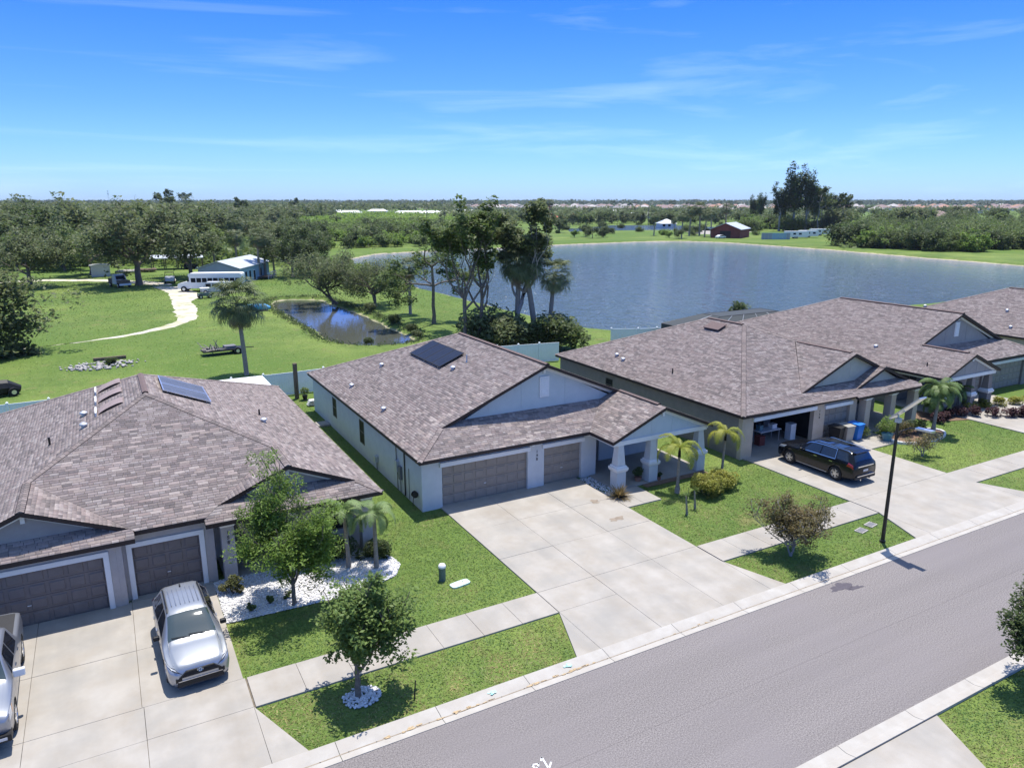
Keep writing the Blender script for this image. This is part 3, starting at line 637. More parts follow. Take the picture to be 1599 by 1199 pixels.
def solar(house, x0, x1, y0, y1, foot, sgn, nx, ny, frame, cell, lift=.16):
    f = lambda x: ZE + SLOPE * sgn * (x - foot) + lift
    base = MB(); 
    for yy in (y0 + .25, (y0 + y1) / 2, y1 - .25): base.prism([(x0, yy - .02), (x1, yy - .02), (x1, yy + .02), (x0, yy + .02)], lambda x, y: f(x) - .1, lambda x, y: f(x) - .042)
    for xx in (x0 + .2, x1 - .2):
        for yy in (y0 + .3, y1 - .3): base.prism([(xx - .03, yy - .03), (xx + .03, yy - .03), (xx + .03, yy + .03), (xx - .03, yy + .03)], lambda x, y: f(x) - .2, lambda x, y: f(x) - .09)
    rk = base.build('solar_panel', M['alu'], house, xf=True)
    for i in range(nx):
        for j in range(ny):
            a, b = x0 + (x1 - x0) * i / nx + .008, x0 + (x1 - x0) * (i + 1) / nx - .008; c, d = y0 + (y1 - y0) * j / ny + .008, y0 + (y1 - y0) * (j + 1) / ny - .008; m = MB(); e = .055
            m.prism([(a, c), (b, c), (b, d), (a, d)], lambda x, y: f(x) - .04, lambda x, y: f(x), 0)
            n2 = 3
            for q in range(n2):
                c0, c1 = c + e + (d - c - 2 * e) * q / n2 + .008, c + e + (d - c - 2 * e) * (q + 1) / n2 - .008
                m.prism([(a + e, c0 + .006), (b - e, c0 + .006), (b - e, c1 - .006), (a + e, c1 - .006)], lambda x, y: f(x) + .0005, lambda x, y: f(x) + .004, 1)
            m.build('solar_module', [frame, cell], rk, xf=True)
def wall(house, p0, p1, z1, m_, openings=(), th=.18, name='wall', z0=-.05, e=0.):
    """wall from p0 to p1, outer face on that line, thickness to the left of the direction; openings (a, b, z0, z1) along it"""
    a = Vector(p0); b = Vector(p1); L_ = (b - a).length; t = (b - a) / L_; n = Vector((-t.y, t.x)); m = MB()
    def seg(s0, s1, u0, u1):
        if s1 - s0 < .004 or u1 - u0 < .004: return
        q = [a + t * s0, a + t * s1, a + t * s1 + n * th, a + t * s0 + n * th]; m.prism([tuple(v) for v in q], u0, u1)
    s = 0
    for (c, d, g0, f) in sorted(openings):
        seg(s, c, z0, z1); seg(c, d, z0, g0); seg(c, d, f, z1); s = d
    seg(s, L_ - e, z0, z1)
    return m.build(name, m_, house, xf=True)
def window(house, p0, p1, z0, z1, mull=1, m_='winframe', th=.06):
    """window in a wall opening between p0 and p1 (outer line); frame > pane"""
    a = Vector(p0); b = Vector(p1); t = (b - a).normalized(); n = Vector((-t.y, t.x)); m = MB(); e = .06; L_ = (b - a).length
    def bar(s0, s1, u0, u1, o0=-.012, o1=.09):
        q = [a + t * s0 + n * o0, a + t * s1 + n * o0, a + t * s1 + n * o1, a + t * s0 + n * o1]; return [tuple(v) for v in q]
    for s0, s1, u0, u1 in ((0, L_, z0, z0 + e), (0, L_, z1 - e, z1), (0, e, z0 + e, z1 - e), (L_ - e, L_, z0 + e, z1 - e)): m.prism(bar(s0, s1, u0, u1), u0, u1)
    zm = (z0 + z1) / 2; m.prism(bar(e, L_ - e, 0, 0, .0, .08), zm - .025, zm + .025)
    for k in range(1, mull): s = L_ * k / mull; m.prism(bar(s - .03, s + .03, 0, 0, .0, .085), z0 + e, z1 - e)
    fr = m.build('window', M[m_], house, xf=True)
    for k in range(mull):
        for u0, u1 in ((z0 + e, zm - .025), (zm + .025, z1 - e)):
            g = MB(); s0 = L_ * k / mull + (e if k == 0 else .03); s1 = L_ * (k + 1) / mull - (e if k == mull - 1 else .03); g.prism(bar(s0, s1, 0, 0, .012, .03), u0, u1); g.build('pane', M['glass'], fr, xf=True)
    back = MB(); back.prism(bar(0, L_, 0, 0, .16, .178), z0, z1); back.build('dark_backing', M['dark'], fr, xf=True)  # near-black sheet behind the panes, its colour stands for the unlit room
def garage_door(house, x0, x1, y, h, cols, m_, rows=4):
    d = MB(); d.box(x0, x1, y, y + .05, 0, h); g = d.build('garage_door', m_, house, xf=True); w_ = (x1 - x0) / cols; r = h / rows
    proto = {}
    for i in range(cols):
        for j in range(rows):
            m = MB(); a, b, c, e = x0 + i * w_ + .06, x0 + (i + 1) * w_ - .06, j * r + .07, (j + 1) * r - .07
            q = [(a, c), (b, c), (b, e), (a, e)]; k = .035; q2 = [(a + k, c + k), (b - k, c + k), (b - k, e - k), (a + k, e - k)]
            m.add([(x, y - .001, z) for x, z in q] + [(x, y - .034, z) for x, z in q2], [(4, 5, 6, 7), (0, 1, 5, 4), (1, 2, 6, 5), (2, 3, 7, 6), (3, 0, 4, 7)]); m.build('panel', m_, g, xf=True)
    s = MB()
    for j in range(1, rows): s.box(x0, x1, y - .004, y - .0015, j * r - .006, j * r + .006)
    s.build('section_seam', M['black'], g, xf=True)
    h_ = MB(); xm = (x0 + x1) / 2; h_.box(xm - .06, xm + .06, y - .05, y - .024, r * 1.45, r * 1.5); h_.build('handle', M['white'], g, xf=True)
def gable(house, x0, x1, xc, zc, y, m_, zb=2.62, trim=True, batten=None, th=.12, side=(1, 1)):
    """triangular wall under a rake; slopes x0 -> xc <- x1 at the roof's pitch"""
    t = .175; m = MB(); m.wallprism([(x0, zb), (x1, zb), (x1, max(zb, ZE - t + .0)), (xc, zc - t), (x0, max(zb, ZE - t))], y, y + th); g = m.build('gable_wall', m_, house, xf=True)
    if batten:
        b = MB()
        for x in batten: zt = zc - t - abs(x - xc) * SLOPE; b.box(x - .02, x + .02, y - .012, y - .001, zb, zt - .05)
        b.build('batten', M['joint2'] if 'joint2' in M else m_, g, xf=True)
    if trim:
        b = MB(); w_ = .16
        for s_, xe in ((-1, x0), (1, x1)):
            n_ = abs(xe - xc); ze_ = zc - t - n_ * SLOPE
            b.wallprism([(xc, zc - t - .002), (xe, ze_ - .002), (xe, ze_ - w_), (xc, zc - t - w_)], y - .035, y - .0015)
        b.build('rake_trim', M['white'], g, xf=True)
        b = MB(); b.box(xc - .07, xc + .07, y - .10, y - .036, zc - t - .36, zc - t - .01); b.build('bracket', M['white'], g, xf=True)
    return g
def number(house, txt, x, y, z, size=.15, dz=.21):
    for i, ch in enumerate(txt):
        c = bpy.data.curves.new('numeral', 'FONT'); c.body = ch; c.size = size * 1.35; c.extrude = .008; c.align_x = 'CENTER'
        o = bpy.data.objects.new('numeral_text', c); C.objects.link(o); dg = bpy.context.evaluated_depsgraph_get(); me = bpy.data.meshes.new_from_object(o.evaluated_get(dg)); bpy.data.objects.remove(o)
        me.materials.clear(); me.materials.append(M['numeral']); q = link('house_number', me, house); q.location = (x, y, z - i * dz); q.rotation_euler = (R(90), 0, 0)

def plan_porch(label, group, wallm, frontm, boardm, doorm, singles, seed, extra=None, cull=None):
    """the middle house's plan: wide gable above the garage, porch gable on three tapered columns"""
    h = empty('house', (XF[0] * 20.4 + XF[1], 41, 0), label=label, cat='house', group=group); hx = h
    h.location = (0, 0, 0)
    X0, X1, XC, Y0, Y1, YR, XP, XQ, YF = 12.07, 28.73, 20.4, 30.87, 52.35, 32.85, 21.87, 25.3, 28.76
    planes = [('x+', X0, [(X0, Y0), (X0 + YR - Y0, YR), (XC, YR), (XC, Y1 - 8.33), (X0, Y1)]),
              ('y+', Y0, [(X0, Y0), (XP, Y0), (24.25, 33.25), (14.45, 33.25)]),
              ('x+', XP, [(XP, YF), (XQ, YF), (XQ, 33.25), (24.25, 33.25), (XP, Y0)]),
              ('x-', X1, [(XQ, YF), (X1, YF), (X1, Y1), (XC, Y1 - 8.33), (XC, YR), (XQ, YR)]),
              ('y-', Y1, [(X0, Y1), (XC, Y1 - 8.33), (X1, Y1)])]
    dk, n = roof(h, planes, singles, seed, cull); ZR = ZE + SLOPE * 8.33
    zp = ZE + SLOPE * (XQ - XP)
    ridge_caps(dk, [((X0, Y0, ZE), (X0 + 1.98, YR, ZE + SLOPE * 1.98)), ((X0, Y1, ZE), (XC, Y1 - 8.33, ZR)), ((X1, Y1, ZE), (XC, Y1 - 8.33, ZR))])
    ridge_vent(dk, (XC, YR, ZR), (XC, Y1 - 8.33, ZR)); ridge_vent(dk, (XQ, YF + .6, zp), (XQ, 32.8, zp))
    W = wallm; FW = frontm
    wall(h, (12.35, 52.05), (12.35, 31.35), 2.62, W, [(5.1, 6.0, .9, 2.2), (10.9, 11.8, .75, 2.2)], th=.18, e=.302)
    window(h, (12.35, 46.95), (12.35, 46.05), .9, 2.2); window(h, (12.35, 41.15), (12.35, 40.25), .75, 2.2)
    wall(h, (12.35, 31.35), (22.66, 31.35), 2.72, FW, [(1.07, 5.95, -.05, 2.15), (6.95, 9.33, -.05, 2.15)], th=.3, e=.202)
    wall(h, (22.66, 31.35), (22.66, 34.3), 2.62, FW, th=.2); wall(h, (22.66, 34.3), (24.05, 34.3), 2.62, FW, [(.2, 1.15, -.05, 2.1)], th=.2)
    d = MB(); d.box(22.86, 23.81, 34.4, 34.45, 0, 2.1); fd = d.build('front_door', M['doordark'], h, xf=True); d = MB(); d.lathe(23.72, 34.38, [(.03, 1.0), (.03, 1.06)], 8); d.build('handle', M['alu'], fd, xf=True)
    wall(h, (24.05, 34.3), (24.05, 33.0), 2.62, FW, th=.2); wall(h, (24.25, 33.0), (28.45, 33.0), 2.62, FW, [(.95, 2.85, .85, 2.1)], th=.2, e=.182); window(h, (25.2, 33.0), (27.1, 33.0), .85, 2.1, 2)
    wall(h, (28.45, 33.0), (28.45, 52.05), 2.62, W, [(6, 7, .9, 2.1)], th=.18, e=.182); wall(h, (28.45, 52.05), (12.35, 52.05), 2.62, W, th=.18, e=.182)
    garage_door(h, 13.42, 18.30, 31.52, 2.15, 8, doorm); garage_door(h, 19.30, 21.68, 31.52, 2.15, 4, doorm)
    t = MB(); t.box(13.30, 18.42, 31.24, 31.346, 2.14, 2.36); t.build('lintel_trim', M['white'], h, xf=True); t = MB(); t.box(19.18, 21.82, 31.24, 31.346, 2.14, 2.36); t.build('lintel_trim', M['white'], h, xf=True)
    gable(h, 13.3, 27.5, XC, ZR, 33.26, boardm, batten=(14.6, 17.0, 19.0, 21.8, 24.2))
    v = MB(); v.box(20.12, 20.72, 33.19, 33.258, 4.35, 5.5); vv = v.build('gable_vent', M['white'], h, xf=True)
    for k in range(8): s = MB(); s.box(20.19, 20.65, 33.165, 33.189, 4.44 + k * .125, 4.52 + k * .125); s.build('slat', M['white'], vv, xf=True)
    # porch: gable, beam, floor, columns
    gable(h, XP + .15, X1 - .12, XQ, zp, 29.05, boardm, zb=2.6, batten=(23.5, 24.6, 26.0, 27.1))
    b = MB(); b.box(XP + .2, X1 - .25, 28.98, 29.3, 2.42, 2.66); b.box(XP + .2, XP + .5, 29.3, 31.3, 2.42, 2.6); b.box(X1 - .55, X1 - .25, 29.3, 33, 2.42, 2.6); b.build('porch_beam', M['white'], h, xf=True)
    f = MB(); f.prism([(22.2, 28.95), (28.5, 28.95), (28.5, 32.98), (24.2, 32.98), (24.2, 34.3), (22.7, 34.3), (22.7, 31.3), (22.2, 31.3)], -.05, .07); f.build('porch_floor', M['concrete'], h, xf=True)
    for xx in (22.6, 24.75, 28.15):
        c_ = MB(); c_.taper(xx, 29.22, .07, .98, .29, .29); col = c_.build('column', FW, h, xf=True)
        c_ = MB(); c_.taper(xx, 29.22, .98, 1.08, .33, .38); c_.taper(xx, 29.22, 1.083, 1.2, .38, .38); c_.taper(xx, 29.22, 1.203, 1.3, .33, .30); c_.build('cap', M['white'], col, xf=True)
        c_ = MB(); c_.taper(xx, 29.22, 1.303, 2.42, .255, .17); c_.build('shaft', FW, col, xf=True)
    if extra: extra(h, dk)
    return h
def plan_hip(label, group, wallm, frontm, boardm, doorm, singles, seed, extra=None, cull=None):
    """the left house's plan: hipped roof with two small front gables"""
    h = empty('house', label=label, cat='house', group=group)
    X0, X1, XC, Y0, Y1 = -7.26, 9.37, 1.055, 28.33, 49.3; H = 8.315; ZR = ZE + SLOPE * H
    planes = [('x+', X0, [(X0, Y0), (X0 + .52, Y0 + .52), (-3.5, 28.85), (-3.5, 32.09), (XC, Y0 + H), (XC, Y1 - H), (X0, Y1)]),
              ('y+', Y0, [(-3.5, 32.09), (-.1, 28.69), (2.39, 28.69), (5.7, 32.0), (XC, Y0 + H)]),
              ('x-', .26, [(-3.5, 28.85), (-.26, 28.85), (-3.5, 32.09)]),
              ('y+', Y0, [(X0, Y0), (-.12, Y0), (-.12, 28.705), (-.65, 29.235), (X0 + .9, 29.235)]),
              ('x+', 2.03, [(2.9, 29.2), (5.7, 29.2), (5.7, 32.0)]),
              ('y+', Y0, [(2.3, Y0), (X1, Y0), (X1 - 1.2, 29.55), (3.25, 29.55), (2.3, 28.6)]),
              ('x-', X1, [(X1, Y0), (X1, Y1), (XC, Y1 - H), (XC, Y0 + H), (5.7, 32.0), (5.7, 29.2), (X1 - .87, 29.2)]),
              ('y-', Y1, [(X0, Y1), (XC, Y1 - H), (X1, Y1)])]
    dk, n = roof(h, planes, singles, seed, cull)
    z = lambda d: ZE + SLOPE * d
    ridge_caps(dk, [((-3.5, 32.09, z(3.76)), (XC, Y0 + H, ZR)), ((5.7, 32.0, z(3.67)), (XC, Y0 + H, ZR)), ((-3.5, 28.85, z(3.76)), (-3.5, 32.09, z(3.76))), ((5.7, 29.2, z(3.67)), (5.7, 32.0, z(3.67))),
                    ((X1, Y0, ZE), (X1 - .87, 29.2, z(.87))), ((X0, Y1, ZE), (XC, Y1 - H, ZR)), ((X1, Y1, ZE), (XC, Y1 - H, ZR))])
    ridge_vent(dk, (XC, Y0 + H + .1, ZR), (XC, Y1 - H, ZR))
    W, FW = wallm, frontm
    wall(h, (-7.0, 49.0), (-7.0, 28.72), 2.62, W, e=.302); wall(h, (-7.0, 28.72), (-.6, 28.72), 2.72, FW, [(.85, 5.8, -.05, 2.15)], th=.3, e=.202)
    wall(h, (-.6, 28.72), (-.6, 29.06), 2.72, FW, th=.2); wall(h, (-.6, 29.06), (2.62, 29.06), 2.86, FW, [(.3, 2.7, -.05, 2.15)], th=.3, e=.202)
    garage_door(h, -6.15, -1.2, 28.86, 2.15, 8, doorm); garage_door(h, -.3, 2.1, 29.2, 2.15, 4, doorm)
    for a, b, y in ((-6.15, -1.2, 28.72), (-.3, 2.1, 29.06)):
        t = MB(); t.box(a - .16, b + .16, y - .05, y - .003, 2.13, 2.32); t.box(a - .16, a + .02, y - .05, y - .003, 0, 2.128); t.box(b - .02, b + .16, y - .05, y - .003, 0, 2.128); t.build('door_trim', M['white'], h, xf=True)
    wall(h, (2.62, 29.06), (2.62, 31.0), 2.62, FW, th=.2); wall(h, (2.622, 31.0), (6.2, 31.0), 2.62, FW, [(.7, 1.7, -.05, 2.1), (2.2, 3.2, .8, 2.1)], th=.2)
    d = MB(); d.box(3.32, 4.32, 31.08, 31.13, 0, 2.1); d.build('front_door', M['doordark'], h, xf=True); window(h, (4.82, 31.0), (5.82, 31.0), .8, 2.1)
    wall(h, (6.2, 31.0), (6.2, 29.7), 2.62, FW, th=.2); wall(h, (6.4, 29.7), (9.1, 29.7), 2.62, FW, [(.8, 1.9, .8, 2.1)], th=.2, e=.182); window(h, (7.2, 29.7), (8.3, 29.7), .8, 2.1)
    wall(h, (9.1, 29.7), (9.1, 49.0), 2.62, W, [(7, 8, .9, 2.1)], e=.182); wall(h, (9.1, 49.0), (-7.0, 49.0), 2.62, W, e=.182)
    for xx in (3.1, 5.6, 8.75):
        c_ = MB(); c_.taper(xx, 28.95, 0, 2.35, .24, .24); col = c_.build('column', FW, h, xf=True); c_ = MB(); c_.taper(xx, 28.95, 2.352, 2.5, .25, .32); c_.taper(xx, 28.95, 2.503, 2.6, .32, .32); c_.build('cap', M['white'], col, xf=True)
    b = MB(); b.box(2.85, 9.0, 28.8, 29.1, 2.603, 2.72); b.build('porch_beam', FW, h, xf=True)
    f = MB(); f.box(2.85, 9.05, 28.9, 30.98, -.05, .07); f.build('porch_floor', M['concrete'], h, xf=True)
    gable(h, X0 + .5, -.1, -3.5, z(3.76), 29.24, boardm); gable(h, 2.6, X1 - .5, 5.7, z(3.67), 29.56, boardm)
    if extra: extra(h, dk)
    return h
M['vent_mauve'] = mat('vent_mauve', (.24, .19, .185), (.30, .24, .235), 3, .9)
PV_F, PV_W = M['black'], M['alu']
# --- left house
def ex1(h, dk):
    fl = lambda x, X0=-7.26: ZE + SLOPE * (x - X0); fr = lambda x, X1=9.37: ZE + SLOPE * (X1 - x)
    for x, y in ((-1.55, 38.1), (-1.53, 36.0)): goose_vent(dk, x, y, fl(x))
    vent_pipe(dk, -2.87, 35.9, fl(-2.87)); goose_vent(dk, 6.14, 36.6, fr(6.14)); vent_pipe(dk, 6.2, 38.1, fr(6.2), .3)
    for yy in (41.7, 39.6, 37.4):                         # three curved tube skylights / exhaust hoods in a row
        m = MB(); n = 10; xa, xb = -.95, .12; ya, yb = yy - .5, yy + .5; vs = []
        for k in range(n + 1):
            a = math.pi * k / n; xk = (xa + xb) / 2 - (xb - xa) / 2 * math.cos(a); hk = .11 * math.sin(a); vs += [(xk, ya, fl(xk) + .02 + hk), (xk, yb, fl(xk) + .03 + hk * .9)]
        fs = [(2 * k, 2 * k + 2, 2 * k + 3, 2 * k + 1) for k in range(n)]; m.add(vs, fs, 0); m.add([vs[2 * k] for k in range(n + 1)], [tuple(range(n + 1))], 1)
        m.box(xa - .12, xa - .05, ya - .05, yb + .12, fl(xa) - .06, fl(xa) + .14, 2); m.build('curved_roof_vent', [M['vent_mauve'], M['fascia'], M['white']], dk, xf=True)
    solar(h, 1.84, 3.95, 37.75, 41.2, 9.37, -1, 1, 2, PV_W, M['pv_blue']); number(h, '158', 3.1, 28.7, 2.05)
plan_hip('grey hipped-roof house at the left with a silver car before its garage', 'houses along the street', M['wall_mauve'], M['wall_mauve'], M['board_mauve'], M['doordark'], 295, 11, ex1,
         cull=lambda c: c[1] < 36 and c[0] > -3)
# --- middle house
def ex2(h, dk):
    fl = lambda x: ZE + SLOPE * (x - 12.07)
    for x, y in ((15.44, 45.73), (13.13, 45.0), (13.1, 38.8), (17.57, 39.0)): goose_vent(dk, x, y, fl(x))
    vent_pipe(dk, 18.48, 38.97, fl(18.48), .45, 'galv')
    solar(h, 17.15, 18.85, 40.1, 45.0, 12.07, 1, 1, 4, PV_F, M['pv']); number(h, '148', 18.86, 31.335, 1.95)
    for k, (y, z0, z1, dd, ww) in enumerate([(34.6, 1.05, 1.65, .16, .34), (34.15, .75, 1.45, .13, .28), (37.95, .5, .85, .2, .3)]):
        m = MB(); m.box(12.35 - dd, 12.348, y - ww / 2, y + ww / 2, z0, z1); bx = m.build('meter_box', M['galv' if k != 1 else 'iron'], h); m = MB(); m.tube([(12.29, y, z0 - .002), (12.29, y, .0)], .02, 6); m.tube([(12.29, y + .1, z1 + .002), (12.29, y + .1, 2.5)], .022, 6) if k == 0 else None; m.build('conduit', M['metal_dark'], bx)
    m = MB(); m.lathe(0, 0, [(.16, -.10), (.16, -.08), (.08, -.07), (.08, .07), (.16, .08), (.16, .10)], 14); hr = m.build('hose_reel', M['metal_dark'], h); hr.location = (12.2, 31.95, .72); hr.rotation_euler = (R(90), 0, 0)
    m = MB(); m.tube([(-.1, 0, .1), (-.16, -.5, .1), (-.1, -.62, 0), (-.05, -.4, -.1), (0, -.05, -.12)], .015, 6); m.build('hose', M['metal_dark'], hr)
    m = MB(); m.tube([(12.30, 33.55, 2.6), (12.30, 33.55, .05)], .035, 6); m.tube([(12.31, 33.0, 1.7), (12.31, 33.0, .05)], .014, 5); m.build('drain_pipe', M['metal_dark'], h)
    m = MB(); m.box(18.45, 18.62, 31.15, 31.346, 2.42, 2.5); m.box(21.95, 22.1, 31.15, 31.346, 2.42, 2.5); m.build('wall_lamp', M['white'], h)
plan_porch('pale grey house in the middle with a dark solar panel and empty drive', 'houses along the street', M['wall_blue'], M['wall_blue'], M['board_blue'], M['door'], 295, 12, ex2, cull=lambda c: c[2] < 5.2 and c[1] < 36)
# --- house with the open garage: two staggered gables over a porch
def plan_three():
    h = empty('house', label='tan and taupe house with an open garage behind the black car', cat='house', group='houses along the street')
    X0, X1, XC, Y0, Y1 = 31.25, 47.95, 39.6, 28.95, 49.2; H = 8.35; z = lambda d: ZE + SLOPE * d; ZR = z(H)
    planes = [('x+', X0, [(X0, Y0), (XC, Y0 + H), (XC, Y1 - H), (X0, Y1)]),
              ('y+', Y0, [(X0, Y0), (41.1, Y0), (41.1, 28.7), (47.7, 28.7), (47.95, Y0), (46.65, 30.25), (37.5, 30.25), (37.15, 29.9), (42.1, 34.85), (XC, Y0 + H)]),
              ('x+', 36.2, [(37.15, 29.9), (42.1, 29.9), (42.1, 34.8)]), ('x+', 41.35, [(41.85, 29.45), (44.65, 29.45), (44.65, 30.3), (42.7, 30.3)]),
              ('x-', X1, [(42.1, 29.9), (44.65, 29.9), (44.65, 29.45), (47.45, 29.45), (X1, Y0), (X1, Y1), (XC, Y1 - H), (XC, Y0 + H), (42.1, 34.8)]), ('y-', Y1, [(X0, Y1), (XC, Y1 - H), (X1, Y1)])]
    dk, n = roof(h, planes, 0, 13)
    ridge_caps(dk, [((X0, Y0, ZE), (XC, Y0 + H, ZR)), ((X0, Y1, ZE), (XC, Y1 - H, ZR)), ((42.1, 34.8, z(5.85)), (XC, Y0 + H, ZR)), ((X1, Y1, ZE), (XC, Y1 - H, ZR)), ((44.65, 29.45, z(3.3)), (44.65, 30.2, z(3.3)))])
    ridge_vent(dk, (XC, Y0 + H + .1, ZR), (XC, Y1 - H, ZR)); ridge_vent(dk, (42.1, 30.3, z(5.85)), (42.1, 34.6, z(5.85)))
    fl = lambda x: ZE + SLOPE * (x - X0)
    for x, y in ((33.04, 43.4), (32.78, 42.3)): goose_vent(dk, x, y, fl(x))
    vent_pipe(dk, 32.96, 37.07, fl(32.96), .35); box_vent(dk, 38.2, 38.9, 38.4, 39.8, X0, 1)
    W, FW = M['wall_taupe'], M['wall_tan']
    wall(h, (31.55, 48.9), (31.55, 29.25), 2.62, W, [(6.2, 7.1, 1.2, 2.2)], e=.302); window(h, (31.55, 42.7), (31.55, 41.8), 1.2, 2.2)
    wall(h, (31.55, 29.25), (41.75, 29.25), 2.72, FW, [(.9, 6.15, -.05, 2.25), (7.15, 9.55, -.05, 2.15)], th=.3, e=.202)
    t = MB(); t.box(32.35, 37.8, 29.12, 29.246, 2.22, 2.46); t.build('lintel_trim', M['white'], h); t = MB(); t.box(38.6, 41.2, 29.12, 29.246, 2.14, 2.36); t.build('lintel_trim', M['white'], h)
    garage_door(h, 38.7, 41.1, 29.45, 2.15, 4, M['door'])
    # garage room
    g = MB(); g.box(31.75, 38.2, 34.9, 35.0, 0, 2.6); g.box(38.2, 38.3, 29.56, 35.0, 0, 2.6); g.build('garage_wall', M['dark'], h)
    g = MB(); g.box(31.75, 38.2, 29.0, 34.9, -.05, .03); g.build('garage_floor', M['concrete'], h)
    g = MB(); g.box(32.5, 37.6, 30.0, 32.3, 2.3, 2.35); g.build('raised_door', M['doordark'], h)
    wall(h, (41.75, 29.25), (41.75, 32.0), 2.62, FW, th=.2); wall(h, (41.752, 32.0), (47.65, 32.0), 2.62, W, [(.7, 1.7, -.05, 2.1), (2.8, 4.6, .8, 2.1)], th=.2, e=.182); d = MB(); d.box(42.45, 43.45, 32.1, 32.15, 0, 2.1); d.build('front_door', M['doordark'], h)
    window(h, (44.55, 32.0), (46.35, 32.0), .8, 2.1, 2)
    wall(h, (47.65, 32.0), (47.65, 48.9), 2.62, W, e=.182); wall(h, (47.65, 48.9), (31.55, 48.9), 2.62, W, e=.182)
    for xx in (42.3, 44.9, 47.35):
        c_ = MB(); c_.taper(xx, 29.05, 0, 2.32, .25, .25); col = c_.build('column', FW, h); c_ = MB(); c_.taper(xx, 29.05, 2.322, 2.45, .26, .33); c_.taper(xx, 29.05, 2.453, 2.56, .33, .33); c_.build('cap', M['white'], col)
    b = MB(); b.box(41.98, 47.6, 28.88, 29.2, 2.562, 2.6); b.build('porch_beam', FW, h); f = MB(); f.box(42.0, 47.6, 28.9, 31.98, -.05, .07); f.build('porch_floor', M['concrete'], h)
    gable(h, 37.2, X1 - .6, 42.1, z(5.85), 30.26, M['board_beige'], zb=3.0, trim=False, batten=(39.5, 42.1, 44.5)); gable(h, 42.0, X1 - .5, 44.65, z(3.3), 29.8, M['board_beige'], trim=False)
    number(h, '138', 38.2, 29.235, 2.0, .13)
plan_three()
# --- two more houses to the right
XF[:] = [-1.0, 79.18]
def ex4(h, dk):
    vent_pipe(dk, 79.18 - 51.5, 30.85, 3.1); goose_vent(dk, 79.18 - 52.6, 35.8, 3.6)
plan_porch('taupe house with louvred front gable beyond the house with the open garage', 'houses along the street', M['wall_taupe'], M['wall_taupe'], M['board_mauve'], M['door'], 0, 14, ex4)
XF[:] = [1.0, 79.75]
def ex5(h, dk):
    fl = lambda x: ZE + SLOPE * (x + 7.26)
    for x, y in ((-4.3, 46.3), (-3.3, 38.7), (-6.0, 36.8)): goose_vent(dk, x, y, fl(x))
plan_hip('house whose hipped roof fills the right edge behind the other roofs', 'houses along the street', M['wall_tan'], M['wall_tan'], M['board_beige'], M['door'], 0, 15, ex5)
XF[:] = [1.0, 0.0]
# ------------------------------------------------------------------ vegetation
def leaf_quads(P, size, r2, aspect=.55, up=.95, jitter=.35):
    """one four-cornered leaf per point, turned at random"""
    n = len(P); nrm = r2.normal(0, 1, (n, 3)); nrm[:, 2] = np.abs(nrm[:, 2]) + up; nrm /= np.linalg.norm(nrm, axis=1)[:, None]
    t = r2.normal(0, 1, (n, 3)); t -= nrm * (t * nrm).sum(1)[:, None]; t /= np.linalg.norm(t, axis=1)[:, None]; b = np.cross(nrm, t)
    s = (size * r2.uniform(1 - jitter, 1 + jitter, n))[:, None]; l = t * s; q = b * s * aspect
    V = np.stack([P - l, P - q * .9 + l * .1, P + l, P + q * .9 + l * .1], 1).reshape(-1, 3)
    return V, np.arange(4 * n).reshape(-1, 4)
def clumps(cs, rs, n, r2, shell=.55, squash=.8):
    """n points spread in balls; denser to their outside"""
    k = r2.integers(0, len(cs), n); d = r2.normal(0, 1, (n, 3)); d /= np.linalg.norm(d, axis=1)[:, None]; rr = rs[k] * (shell + (1 - shell) * r2.random(n)) ** .7
    P = cs[k] + d * rr[:, None] * np.array([1, 1, squash]); return P, k
class Tree:
    def __init__(s, seed): s.r = np.random.default_rng(seed); s.tips = []; s.mb = MB(); s.py = random.Random(seed)
    def limb(s, p, d, L_, r, depth, bend=.35, n=5, up=.12, fork=(2, 3), spread=.7, shrink=.68, tipr=.0, minr=.012):
        pts = [Vector(p)]; d = Vector(d).normalized(); rad = [r]
        for i in range(n):
            d = (d + Vector((s.py.gauss(0, bend), s.py.gauss(0, bend), s.py.gauss(0, bend) * .6 + up)) * .45).normalized(); pts.append(pts[-1] + d * L_ / n); rad.append(max(minr, r * (1 - .45 * (i + 1) / n)))
        s.mb.tube(pts, rad, 7 if depth > 1 else 5, cap=False)
        if depth <= 0: s.tips.append(pts[-1]); s.tips.append(pts[-2]); return
        if depth <= 1: s.tips.append(pts[-1])
        for k in range(s.py.randint(*fork)):
            i = n if k == 0 else s.py.randint(max(1, n - 3), n); e = (d + Vector((s.py.gauss(0, spread), s.py.gauss(0, spread), s.py.gauss(0, spread * .6) + up))).normalized()
            s.limb(pts[i], e, L_ * shrink * s.py.uniform(.75, 1.15), rad[i] * .72, depth - 1, bend, n, up, fork, spread, shrink, tipr, minr)
M['leaf_mid'] = leafmat('mid_green_leaf', (.12, .185, .045), (.21, .30, .08))
